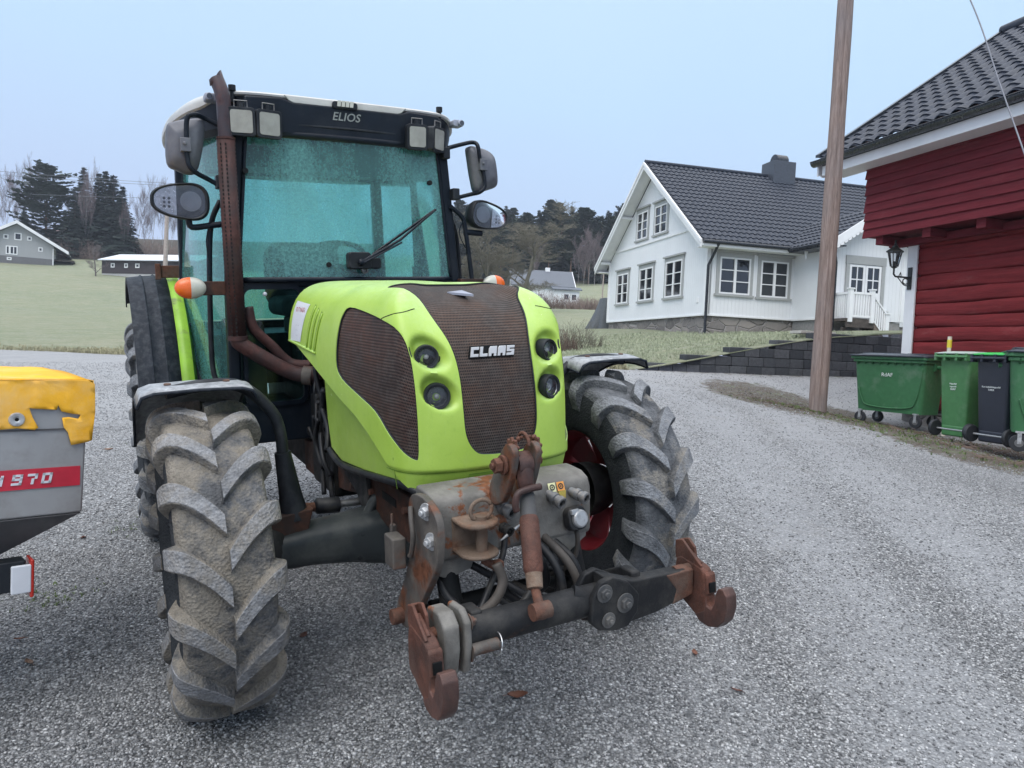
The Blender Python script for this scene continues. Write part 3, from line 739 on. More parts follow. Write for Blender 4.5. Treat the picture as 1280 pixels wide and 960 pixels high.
# windscreen: gently bowed sheet with dark border and four fixing buttons
def ws(u, v, o=0.0):                                             # u -1..1, v 0..1
    hw = .556+(.487-.556)*v; y = u*hw; z = 1.508+(2.20-1.508)*v
    return V(XW+.035*(1-u*u)+.01+o, y, z)
m = MB(); m.grid([[ws(-1+2*i/20, j/12) for i in range(21)] for j in range(13)]); wsc = m.build('windscreen', M_['windscreen_glass'], TR, smooth=180)
m = MB()
for (u0, v0, u1, v1, w) in ((-1, 0, 1, 0, .03), (-1, 1, 1, 1, .04), (-1, 0, -1, 1, .022), (1, 0, 1, 1, .022)):
    m.tube([ws(u0+(u1-u0)*i/16, v0+(v1-v0)*i/16, .002) for i in range(17)], w*.45, 6)
m.build('glass_seal', M_['cab_black'], wsc, smooth=180)
for px, py in ((306, 214), (536, 229), (410, 331)):
    p = tp(px, py, 'x', XW+.03); m = MB(); m.cyl(p, p+V(.02, 0, 0), .013, 14); m.build('fixing_button', M_['engine_dark'], wsc, smooth=40)
# wiper
m = MB()
mo = tp(447, 326, 'x', XW+.05); m.prism(rrect(.115, .085, .015, 3, mo.y, mo.z), 'x', XW+.035, XW+.10); m.prism(rrect(.07, .055, .012, 3, mo.y+.085, mo.z-.012), 'x', XW+.035, XW+.07)
wp = m.build('wiper', M_['black_plastic'], TR, bevel=.006)
m = MB(); a = tp(452, 328, 'x', XW+.115); b = tp(500, 300, 'x', XW+.10); c = tp(545, 262, 'x', XW+.08)
m.tube([a, b, c], [.009, .007, .005], 8); m.tube([a+V(.012, 0, -.006), b+V(.0, .01, -.012)], .005, 6); m.sphere(a, .018, 12, 8); m.build('wiper_arm', M_['cab_black'], wp, smooth=60)
m = MB(); a2 = tp(466, 318, 'x', XW+.065); m.tube([a2, c+V(-.01, .0, .0)], .007, 6); m.build('wiper_blade', M_['cab_black'], wp, smooth=60)
m = MB(); p = tp(455, 338, 'x', XW+.07); m.lathe([(.016, .0), (.017, .02), (.010, .022), (.006, .012), (.0001, .012)], p, (1, 0, 0), 20); m.build('wiper_nut', M_['coupler_grey'], wp, smooth=40)
# side glazing (bowed doors)
for s in (-1, 1):
    m = MB(); rows = []
    for j in range(13):
        v = j/12; z = .90+(2.22-.90)*v; row = []
        x0 = XW-.05; x1 = -1.79
        if z < 1.25: x1 = -1.30-.49*(z-.86)/.39
        for i in range(9):
            u = i/8; x = x0+(x1-x0)*u; yb = .60+(.735-.60)*min(1, (x0-x)/.80)+.030*math.sin(PI*min(1, (x0-x)/.8)); y = yb-(.0 if z < 1.5 else (z-1.5)*.075)
            row.append(V(x, s*y, z))
        rows.append(row)
    m.grid(rows); dr = m.build('door', M_['side_glass'], TR, smooth=180)
    m = MB(); m.tube([r[0] for r in rows], .014, 8); m.tube(rows[-1], .014, 8); m.tube([r[-1] for r in rows], .014, 8); m.tube(rows[0], .014, 8); m.build('door_frame', M_['cab_black'], dr, smooth=180)
    m = MB(); m.tube(spline([rows[1][1]+V(0, s*.05, 0), rows[2][1]+V(0, s*.06, 0), rows[6][1]+V(.03, s*.045, 0), rows[8][1]+V(.03, s*.04, 0), rows[9][1]+V(.02, 0, 0)], 5), .013, 8); m.build('grab_rail', M_['black_plastic'], dr, smooth=180)
    m = MB(); m.add([V(-1.83, s*.73, 1.27), V(-2.43, s*.665, 1.27), V(-2.41, s*.64, 2.22), V(-1.84, s*.70, 2.22)], [(0, 1, 2, 3)]); m.build('quarter_window', M_['side_glass'], cab_o)
m = MB(); m.add([V(-2.44, -.63, 1.26), V(-2.44, .63, 1.26), V(-2.42, .61, 2.2), V(-2.42, -.61, 2.2)], [(0, 1, 2, 3)]); m.build('rear_window', M_['side_glass'], cab_o)
# interior
m = MB(); m.prism(rrect(.46, .10, .04, 4, 0, 0), 'z', 0, .44, M=Matrix.Translation((-1.95, 0, 1.30))@Matrix.Rotation(R_(90), 4, 'Z')) if 0 else None
m.prism(rrect(.46, .42, .10, 5, 0, 1.54), 'x', -2.08, -1.97); m.prism(rrect(.46, .12, .05, 4, 0, 1.36), 'x', -2.0, -1.58); seat = m.build('driver_seat', M_['seat_black'], TR, bevel=.02)
m = MB(); m.box((-1.95, -.15, .84), (-1.65, .15, 1.30)); m.build('seat_base', M_['seat_black'], seat, bevel=.02)
m = MB(); m.tube([(-1.12, 0, .84), (-1.22, 0, 1.45), (-1.32, 0, 1.58)], [.07, .055, .03], 12); m.prism(rrect(.40, .16, .06, 5, 0, 1.50), 'x', -1.20, -1.02); dash = m.build('dashboard', M_['cab_black'], TR, bevel=.01)
m = MB(); cs = V(-1.36, 0, 1.62); ax = V(-.45, 0, .89).normalized(); ux = V(0, 1, 0); uy = ax.cross(ux)
pts = [cs+(ux*math.cos(2*PI*i/40)+uy*math.sin(2*PI*i/40))*.19 for i in range(41)]; m.tube(pts, .014, 8, False)
for k in range(3): a = 2*PI*k/3+.5; m.tube([cs-ax*.03, cs+(ux*math.cos(a)+uy*math.sin(a))*.19], .012, 6)
m.build('steering_wheel', M_['cab_black'], dash, smooth=180)
m = MB(); m.prism(rrect(.17, .10, .03, 4, -.43, 2.115), 'x', -1.12, -1.08); m.tube([(-1.1, -.43, 2.16), (-1.08, -.43, 2.24)], .012, 8); m.build('inner_mirror', M_['engine_dark'], cab_o, bevel=.01)
m = MB(); m.lathe([(.0001, .02), (.10, .02), (.105, 0), (.03, -.04)], (-1.15, .34, 2.13), (1, 0, 0), 28); m.build('fan', M_['cab_black'], cab_o, smooth=50)
m = MB(); m.box((-1.75, -.55, .84), (-1.2, -.40, 1.30)); m.box((-2.2, .38, .84), (-1.5, .56, 1.45)); m.build('side_console', M_['seat_black'], cab_o, bevel=.03)
# sun blind hanging behind the glass
m = MB(); m.add([V(-1.02, -.28, 2.03), V(-1.02, .40, 2.04), V(-1.02, .44, 2.21), V(-1.02, -.33, 2.21)], [(0, 1, 2, 3)]); m.build('sun_blind', M_['black_plastic'], cab_o, solid=.003)
# roof
plan = [(-.925, 0), (-.93, .30), (-.945, .47), (-.985, .56), (-1.08, .635), (-1.25, .70), (-1.5, .745), (-1.8, .765), (-2.2, .75), (-2.45, .70), (-2.58, .60), (-2.62, .3), (-2.63, 0)]
pf = spline([(x, y, 0) for x, y in plan], 5); full = [V(p.x, p.y, 0) for p in pf]+[V(p.x, -p.y, 0) for p in reversed(pf[1:-1])]
def ring(sc, z, zf=0.0, dx=0.0): return [V(-1.75+(p.x+1.75)*sc+dx, p.y*sc, z+zf*sm(-1.15, -.93, p.x)) for p in full]
m = MB(); rows = [ring(.985, 2.322, .042), ring(1.0, 2.328, .040), ring(1.003, 2.35, .026), ring(.993, 2.368, .016), ring(.962, 2.390, 0), ring(.90, 2.402), ring(.6, 2.416), ring(.25, 2.42), ring(0, 2.421)]
m.grid(rows, closed=True); roof = m.build('roof', M_['roof_white'], TR, smooth=50)
m = MB(); rows = [ring(.0, 2.215), ring(.86, 2.215), ring(.93, 2.20, .0), ring(.965, 2.225), ring(.982, 2.29, .02), ring(.985, 2.326, .042), ring(.5, 2.34)]
m.grid(rows, closed=True); m.build('roof_lining', M_['cab_black'], roof, smooth=35)
m = MB(); m.prism([(-.47, 2.195), (.47, 2.195), (.51, 2.26), (.49, 2.358), (.32, 2.366), (.27, 2.350), (-.27, 2.350), (-.32, 2.366), (-.49, 2.358), (-.51, 2.26)], 'x', -.96, -.918); m.build('visor', M_['cab_black'], roof, bevel=.012, seg=3)
m = MB(); m.tube([(-.925, -.30, 2.245), (-.915, 0, 2.247), (-.925, .30, 2.245)], .006, 6); m.build('visor_rib', M_['black_plastic'], roof)
m = MB(); m.prism([(-.285, 2.354), (-.262, 2.345), (.262, 2.345), (.285, 2.354), (.31, 2.380), (-.31, 2.380)], 'x', -.95, -.922); m.build('roof_lip', M_['roof_white'], roof, bevel=.005)
place_text('roof_text', 'ELIOS', .055, frame_M((-.9165, -.013, 2.301), V(0, 1, 0), V(0, 0, 1)), simple('letter_grey', (.24, .26, .25), .4), roof, shear=.25, extrude=.0015, space=1.02, bold=.0005)
# centre LED lamp, side lamp, bolts
p = tp(432, 130, 'x', -.90); m = MB(); m.prism(rrect(.125, .034, .012, 4, p.y, p.z-.006), 'x', -.94, -.905); ll = m.build('roof_lamp', M_['black_plastic'], roof, bevel=.003)
m = MB()
for k in range(4): m.prism([(p.y-.042+.021*k, p.z-.014), (p.y-.042+.021*k+.017, p.z-.014), (p.y-.042+.021*k+.021, p.z+.014), (p.y-.042+.021*k+.004, p.z+.014)], 'x', -.905, -.900)
m.build('led_lens', M_['lens_white'], ll)
for s in (-1, 1):
    m = MB(); c = V(-1.0, s*.625, 2.345); m.prism(rrect(.06, .035, .01, 3, c.y, c.z), 'x', -1.03, -.97); m.cyl(c+V(.03, s*.01, -.002), c+V(.05, s*.012, -.002), .017, 14); sl = m.build('marker_lamp', M_['decal_grey'], roof, bevel=.004)
    m = MB(); m.cyl(c+V(.05, s*.012, -.002), c+V(.053, s*.012, -.002), .012, 14); m.build('lens', M_['reflector_dark'], sl)
    px, py = ((290, 112), (549, 139))[s > 0]; q = tp(px, py, 'x', -.97); m = MB(); m.tube([(q.x, q.y, 2.33), (q.x, q.y, q.z+.005)], .010, 10); m.tube([(q.x, q.y, q.z-.005), (q.x, q.y, q.z+.02)], .017, 10); m.build('roof_bolt', M_['black_plastic'], roof, smooth=40)
# square work lamps
for (x0, y0, x1, y1, yaw) in ((290, 137, 314, 166, -8), (322, 140, 351, 170, 12), (511, 158, 533, 184, -4), (539, 161, 557, 188, 35)):
    a = tp(x0, y0, 'x', -.87); b = tp(x1, y1, 'x', -.87); cy, cz = (a.y+b.y)/2, (a.z+b.z)/2; w = .122 if cy < 0 else .112
    M = Matrix.Translation((-.875, cy, cz)) @ Matrix.Rotation(R_(yaw), 4, 'Z') @ Matrix.Rotation(R_(4), 4, 'Y')
    m = MB(); m.prism(rrect(w, .126, .016, 4), 'x', -.035, .008, M=M)
    for k in range(5): m.prism(rrect(w*.95, .010, .003, 2, 0, -.048+.024*k), 'x', -.055, -.033, M=M)
    wl = m.build('work_lamp', M_['black_plastic'], TR, bevel=.004)
    m = MB(); m.prism(rrect(w-.026, .100, .011, 4), 'x', .006, .0105, M=M); m.build('lens', M_['lens_cream'], wl)
    m = MB(); q = [(-.028, .06), (-.028, .092), (.028, .092), (.028, .06)]; m.tube([M @ V(-.006, u, v) for u, v in q], .0035, 6); m.build('bracket', M_['coupler_grey'], wl)
    m = MB(); m.cyl(M @ V(-.01, 0, .062), M @ V(-.01, 0, .085), .016, 10); m.build('foot', M_['black_plastic'], wl)

# exhaust stack
xe = -.90; ye = -.585
m = MB(); pts = [V(xe, ye, 1.20), V(xe, ye, 1.7), V(xe, ye, 2.16), V(xe, ye+.0, 2.33)]
m = MB(); pts = [V(xe, ye, 2.05), V(xe, ye, 2.25), V(xe-.004, ye-.003, 2.33), V(xe-.03, ye-.012, 2.385), V(xe-.075, ye-.03, 2.43)]
pts = spline([V(xe, ye, 2.05), V(xe, ye, 2.20), V(xe, ye, 2.30), V(xe-.008, ye-.006, 2.36), V(xe-.03, ye-.022, 2.42)], 6); m.tube(pts, .0325, 24, False); nn_ = len(m.v)-24
cc_ = sum((Vector(v) for v in m.v[nn_:]), V(0, 0, 0))/24
for i_ in range(nn_, len(m.v)):
    dv_ = Vector(m.v[i_])-cc_; k_ = dv_.dot(V(-.45, .9, 0).normalized())/.032; m.v[i_] = tuple(Vector(m.v[i_])+V(-.006, -.008, .034)*k_)
st = m.build('exhaust_stack', M_['stack_top'], TR, smooth=60, solid=.004, off=-1)
m = MB(); pr = [V(xe, ye, 1.235), V(xe, ye, 2.15)]; m.tube([pr[0], pr[1]], .0405, 28, False); sh = m.build('heat_shield', M_['stack_rust'], st, smooth=60, solid=.003, off=-1)
m = MB()
dirc = (CAM_T-V(xe, ye, 1.8)); ang0 = math.atan2(dirc.y, dirc.x)
for a in [ang0-.62, ang0-.05, ang0+1.3, ang0+2.1, ang0+2.9, ang0+3.7, ang0+4.5]:
    m = MB()
    for k in range(48):
        z = 1.25+k*.0185; c = V(xe+math.cos(a)*.0412, ye+math.sin(a)*.0412, z); tdir = V(-math.sin(a), math.cos(a), 0)
        m.hexa([c+tdir*sx*.0032+V(0, 0, sz*.005)+V(math.cos(a), math.sin(a), 0)*o for o in (-.001, .0006) for sx, sz in ((-1, -1), (1, -1), (1, 1), (-1, 1))])
    m.build('slot_row', M_['engine_dark'], sh)
m = MB(); m.tube(spline([(xe, ye, 1.30), (xe, ye, 1.235), (xe+.005, ye+.02, 1.20), (-.88, -.43, 1.105), (-.86, -.34, 1.055), (-.82, -.27, 1.045), (-.78, -.21, 1.06)], 7), .036, 18); m.build('exhaust_elbow', M_['stack_rust'], st, smooth=180)
m = MB(); m.tube(spline([(xe-.03, ye+.06, 1.38), (xe-.03, ye+.08, 1.28), (xe-.03, ye+.16, 1.19), (-.92, -.34, 1.10), (-.86, -.25, 1.09)], 7), .024, 14); m.build('exhaust_brace', M_['stack_rust'], st, smooth=180)
m = MB(); m.tube([(-.84, -.30, 1.045), (-.82, -.26, 1.04)], .047, 16); m.build('clamp', M_['rust_steel'], st, smooth=60)
m = MB(); m.tube([(xe, ye, 1.225), (xe, ye, 1.245)], .045, 24); m.tube([(xe, ye, 2.145), (xe, ye, 2.155)], .0425, 24); m.build('shield_collar', M_['stack_rust'], st, smooth=60)

# outside mirrors, pod lamps, indicators
def oval(w, h, n=28, e=2.6, k=0.0):
    out = []
    for i in range(n):
        a = 2*PI*i/n; c, s = math.cos(a), math.sin(a)
        x = (abs(c)**(2/e))*(1 if c > 0 else -1)*w/2; y = (abs(s)**(2/e))*(1 if s > 0 else -1)*h/2
        out.append((x, y*(1+k*x/(w/2))))
    return out
def shell(m, poly, M, depth, front=True, steps=((1, 0), (1.0, -.35), (.9, -.75), (.6, -.95), (0, -1))):
    rows = [[M @ V(p[0]*s, p[1]*s, d*depth) for p in poly] for s, d in steps]; m.grid(rows, closed=True)
for s in (-1, 1):
    # mirror: back of the shell towards the camera
    px = [(208, 160), (215, 152), (235, 148), (253, 149), (256, 165), (252, 195), (246, 214), (236, 217), (222, 212), (209, 202)] if s < 0 else None
    if s < 0: P3 = [tp(a, b, 'x', -.93) for a, b in px]
    else: P3 = [tp(a, b, 'x', -.93) for a, b in [(587, 183), (600, 184), (614, 190), (620, 200), (623, 225), (621, 233), (612, 237), (597, 240), (592, 225), (588, 200)]]
    c = sum(P3, V(0, 0, 0))/len(P3); P3 = spline(P3, 4, True)
    rows = [[c+(p-c)*k+V(d, 0, 0) for p in P3] for k, d in ((.0, .0), (.93, .0), (1, -.006), (1, -.05), (.93, -.055), (0, -.055))]
    rows = [[c+(p-c)*k+V(d, 0, 0) for p in P3] for k, d in ((0, .030), (.45, .028), (.62, .024), (.70, .016), (.90, .008), (1, -.012), (1, -.05), (.95, -.055), (0, -.05))]
    m = MB(); m.grid(rows, closed=True); mr = m.build('side_mirror', M_['mirror_grey'], TR, smooth=50)
    m = MB(); m.grid([[c+(p-c)*k+V(-.058, 0, 0) for p in P3] for k in (.92, 0)], closed=True); m.build('mirror_glass', M_['reflector_lamp'], mr)
    arm = [(290, 170), (275, 158), (256, 148), (243, 143), (234, 148), (233, 172), (234, 196), (240, 212), (262, 225), (275, 232)] if s < 0 else [(560, 185), (575, 181), (590, 178), (597, 182), (600, 200), (604, 215), (606, 232), (600, 240), (588, 243), (572, 247)]
    m = MB(); m.tube(spline([tp(a, b, 'x', -.885 if 2 < i < 8 else -.93) for i, (a, b) in enumerate(arm)], 5), .011, 10); m.build('mirror_arm', M_['cab_black'], mr, smooth=180)
    q = tp(*((232, 181) if s < 0 else (604, 206)), 'x', -.88); m = MB(); m.box(q-V(.02, .022, .03), q+V(.012, .022, .03)); m.cyl(q+V(.012, -.005, .005), q+V(.022, -.005, .005), .008, 8); m.build('clamp', M_['mirror_grey'], mr, bevel=.004)
    for (a, b) in (((275, 228), (285, 172)) if s < 0 else ((556, 192), (568, 243))):
        q = tp(a, b, 'x', -.94); m = MB(); m.box(q-V(.03, .02, .03), q+V(.03, .02, .03)); m.build('hinge_block', M_['black_plastic'], mr, bevel=.006)
    # pod lamp
    if s < 0: cpx, w, h, yaw, roll = (225, 251), .245, .157, -10, 4
    else: cpx, w, h, yaw, roll = (612, 270), .245, .145, 14, 8
    c = tp(*cpx, 'x', -.92); k = .25*(-s if 0 else 1)
    M = frame_M(c, V(.12*s*-1, 1, math.sin(R_(-roll if s > 0 else -2))), V(0, 0, 1))
    poly = oval(w, h, 36, 2.7, .22 if s < 0 else -.22)
    m = MB(); shell(m, poly, M, .11, steps=((.86, -.05), (.88, .06), (.94, .10), (1, .05), (1.02, -.25), (.9, -.75), (.55, -1), (0, -1.05)))
    pod = m.build('pod_headlight', M_['black_plastic'], TR, smooth=60)
    m = MB(); inner = [(x*.87, y*.87) for x, y in poly]
    m.add([M @ V(x, y, -.004) for x, y in inner], [tuple(range(len(inner)))]); m.build('reflector', M_['reflector_dark'], pod)
    side = [(x, y) for x, y in inner if (x*s > .015)]
    xs = s*.015; yy = max(y for x, y in inner)*.96
    m = MB(); m.prism(sorted([], key=None) or ([(xs, -yy)]+sorted([p for p in side if 1], key=lambda p: math.atan2(p[1], p[0]*s))+[(xs, yy)]), 'z', .0, .003, M=M); m.build('turn_lens', M_['lens_white'] if 0 else M_['reflector_lamp'], pod)
    m = MB()
    for i in range(3):
        for j in range(2): m.cyl(M @ V(s*(.045+.02*j), -.012-.018*i+.02, .003), M @ V(s*(.045+.02*j), -.012-.018*i+.02, .005), .006, 10)
    m.build('led', M_['reflector_dark'], pod)
    m = MB(); m.cyl(M @ V(-s*.045, 0, .0), M @ V(-s*.045, 0, .003), .045, 24, r2=.045); m.build('projector', simple('projector_grey', (.16, .17, .19), .2, .4), pod)
    m = MB(); m.grid([[M @ V(x*k2, y*k2, .004+.012*(1-k2*k2)) for x, y in inner] for k2 in (1, .75, .5, .25, 0)], closed=True); m.build('lens', M_['lamp_glass'], pod, smooth=180)
    m = MB()
    if s < 0:
        m.tube(spline([tp(a, b, 'x', -.94) for a, b in ((236, 275), (240, 284), (262, 282), (280, 280))], 4), .014, 8); m.tube([tp(262, 290, 'x', -.95), tp(262, 345, 'x', -.95)], .012, 8); m.tube(spline([tp(a, b, 'x', -.93) for a, b in ((264, 272), (258, 300), (262, 330))], 4), .003, 6)
    else:
        m.tube(spline([tp(a, b, 'x', -.94) for a, b in ((563, 258), (578, 272), (582, 290), (586, 318), (590, 350))], 4), .013, 8); m.tube([tp(582, 290, 'x', -.94), tp(602, 292, 'x', -.94)], .016, 8); m.tube(spline([tp(a, b, 'x', -.93) for a, b in ((582, 272), (574, 290), (582, 310))], 4), .003, 6)
    m.build('pod_bracket', M_['cab_black'], pod, smooth=60)
    # indicator
    c = tp(*((238, 360) if s < 0 else (617, 355)), 'x', -.88); M = frame_M(c, V(0, 1, 0), V(0, 0, 1)); w = .135; hgt = .098
    n = 24; half_o = []; half_w = []
    for nm, mat, sg2 in (('amber_lens', 'lens_orange', s), ('clear_lens', 'lens_white', -s)):
        m = MB(); rows = []
        for i in range(9):
            ph = PI/2*i/8
            rows.append([M @ V(sg2*abs(math.sin(PI*j/16))*math.cos(ph)*w/2, math.cos(PI*j/16)*hgt/2*math.cos(ph), .004+math.sin(ph)*.035) for j in range(17)])
        m.grid(rows)
        if sg2 == s: ind = m.build('indicator', M_[mat], TR, smooth=180)
        else: m.build(nm, M_[mat], ind, smooth=180)
    m = MB(); m.lathe([(.0001, -.04), (.03, -.035), (.046, -.02), (.05, .003), (.0001, .003)], (0, 0, 0), (0, 0, 1), 28); m.v = [tuple(M @ V(v[0]*1.36, v[1], v[2])) for v in m.v]; m.build('housing', M_['coupler_grey'], ind, smooth=60)
    m = MB()
    for k2 in (-1, 1): m.cyl(M @ V(k2*.052, 0, .018), M @ V(k2*.052, 0, .022), .006, 8)
    m.build('screw', M_['engine_dark'], ind)
    m = MB(); q = tp(*((278, 362) if s < 0 else (598, 356)), 'x', -.92); m.box((-.95, min(c.y, s*.59), c.z-.035), (-.91, max(c.y, s*.59), c.z+.03)); m.build('bracket', M_['rust_rail'], ind, bevel=.004)
# ================================================================ FRONT LINKAGE
def bolt(m, c, d, r=.014, h=.012, washer=True):
    c = Vector(c); d = Vector(d).normalized()
    if washer: m.cyl(c, c+d*.004, r*1.6, 18)
    m.cyl(c+d*.003, c+d*(.003+h), r, 6); m.cyl(c+d*(.003+h), c+d*(.003+h+.008), r*.5, 10)
# headstock: bent box across the nose
prof = [(.66, .635), (.805, .64), (.812, .66), (.81, .80), (.795, .833), (.76, .848), (.70, .852), (.66, .852)]
m = MB(); m.prism(prof, 'y', -.315, .255); head = m.build('linkage_headstock', M_['beam_grey'], TR, bevel=.010, seg=3)
m = MB(); m.prism([(.02, .655), (.24, .655), (.24, .63), (.17, .585), (.13, .58), (.05, .62)], 'x', .785, .806); m.build('lower_plate', M_['beam_grey'], head, bevel=.004)
m = MB(); m.prism([(-.31, .65), (-.17, .65), (-.19, .60), (-.27, .58), (-.31, .60)], 'x', .78, .80); m.build('lower_plate', M_['beam_grey'], head, bevel=.004)
# curved side plates
for s in (-1,):
    y = -.335 if s < 0 else .275
    poly = [(.68, .80), (.73, .845), (.83, .845), (.905, .80), (.905, .71), (.875, .64), (.80, .55), (.735, .47), (.69, .405), (.62, .365), (.56, .375), (.545, .42), (.60, .50), (.66, .60), (.69, .68)]
    pp = [(p.x, p.y) for p in spline([(a, b, 0) for a, b in poly], 3, True)]
    m = MB(); m.prism(pp, 'y', y-.012, y+.012); sp = m.build('side_plate', M_['rust_steel'], head, bevel=.004)
    m = MB(); m.cyl((.595, y-.05, .40), (.595, y+.03, .40), .026, 16); m.build('lower_pin', M_['rust_heavy'], sp, bevel=.003)
    for (x, z) in ((.83, .815), (.865, .735)): m = MB(); bolt(m, (x, y+s*.012, z), (.35, s, 0), .017, .016); m.build('bolt', M_['alu_dull'], sp, bevel=.0015)
    m = MB(); m.box((.62, y+s*.03, .60), (.70, y+s*.075, .70)); m.box((.60, y+s*.03, .64), (.62, y+s*.05, .72)); m.build('mount_block', M_['rust_steel'], sp, bevel=.006)
    m = MB(); m.tube(spline([(.72, y+s*.02, .80), (.76, y+s*.034, .77), (.77, y+s*.034, .72), (.74, y+s*.03, .66), (.70, y+s*.02, .64)], 5), .008, 8); m.build('chain', M_['rust_steel'], sp, smooth=180)
    m = MB(); m.cyl((.63, y+s*.05, .71), (.63, y+s*.05, .76), .004, 6); m.build('split_pin', M_['rust_steel'], sp)
# lift cylinders under the headstock
for s in (-1, 1):
    y = -.26 if s < 0 else .20
    m = MB(); m.tube([(.74, y, .66), (.80, y, .50)], .036, 18); cy = m.build('lift_cylinder', M_['engine_dark'], head, bevel=.004)
    m = MB(); m.tube([(.80, y, .50), (.86, y-.01, .40)], .015, 14); m.build('piston_rod', M_['steel_bright'], cy, smooth=60)
# lower arms from the side-plate pins to the cross tube
for s in (-1, 1):
    y = -.31 if s < 0 else .235
    m = MB(); m.prism([(.56, .44), (.62, .45), (.80, .49), (1.02, .60), (1.08, .60), (1.09, .50), (.90, .41), (.70, .36), (.58, .35)], 'y', y-.018, y+.018); m.build('lower_arm', M_['dark_cast'], TR, bevel=.008)
m = MB(); m.tube([(.70, -.29, .45), (.70, .22, .45)], .026, 14); m.build('cross_shaft', M_['engine_dark'], TR, smooth=60)
# cross tube, flanges
zc = .545; xc = 1.075
m = MB(); m.tube([(xc, -.355, zc), (xc, .10, zc)], .046, 32); xt = m.build('cross_tube', M_['dark_cast'], TR, bevel=.004)
m = MB()
for y0, y1 in ((-.372, -.350), (-.432, -.385)):
    p = [(xc-.055, zc+.075), (xc+.02, zc+.082), (xc+.058, zc+.055), (xc+.062, zc-.01), (xc+.045, zc-.09), (xc+.0, zc-.105), (xc-.05, zc-.06), (xc-.065, zc+.02)]
    m.prism(p, 'y', y0, y1)
m.build('end_flange', M_['beam_grey'], xt, bevel=.008)
m = MB(); bolt(m, (xc+.035, -.350, zc+.045), (0, 1, 0), .014, .012); bolt(m, (xc+.04, -.350, zc-.045), (0, 1, 0), .012, .010)
m.cyl((xc+.05, -.350, zc-.028), (xc+.05, -.270, zc-.028), .017, 16); m.build('flange_pin', M_['rust_steel'], xt, bevel=.002)
m = MB(); cc = V(xc+.05, -.275, zc-.028); m.tube([cc+V(.004*math.cos(a), .0, 0)+V(math.cos(a)*.028, .006*math.sin(a), math.sin(a)*.030) for a in [2*PI*i/24 for i in range(25)]], .0022, 6); m.build('ring_clip', M_['steel_bright'], xt, smooth=180)
# right-hand lug with three bolts
m = MB()
lug = [(.03, .50), (.035, .575), (.065, .618), (.105, .628), (.165, .600), (.205, .555), (.200, .500), (.165, .462), (.12, .458), (.06, .472)]
m.prism(lug, 'x', xc+.035, xc+.060); m.prism([(a*.98+.002, b-.004) for a, b in lug], 'x', xc-.05, xc-.025); lg = m.build('link_lug', M_['dark_cast'], xt, bevel=.006)
m = MB(); m.tube([(xc+.0, .0, zc+.03), (xc+.02, .05, zc+.01), (xc+.045, .09, zc+.0)], [.030, .026, .012], 12); m.build('lug_web', M_['dark_cast'], lg, smooth=60)
m = MB(); bolt(m, (xc+.060, .075, .585), (1, 0, 0), .017, .010); bolt(m, (xc+.060, .150, .540), (1, 0, 0), .019, .012); bolt(m, (xc+.060, .090, .500), (1, 0, 0), .015, .010); m.build('bolt', M_['cast_grey'], lg, bevel=.0015)
m = MB(); m.prism([(.09, .625), (.17, .598), (.205, .585), (.44, .575), (.445, .492), (.30, .462), (.20, .455), (.10, .462)], 'x', xc-.022, xc+.030)
lk = m.build('hook_link', M_['dark_cast'], xt, bevel=.006)
m = MB(); m.prism([(.33, .576), (.445, .576), (.446, .491), (.36, .472), (.375, .52)], 'x', xc-.024, xc+.0325); m.build('worn_end', M_['rust_heavy'], lk, bevel=.006)
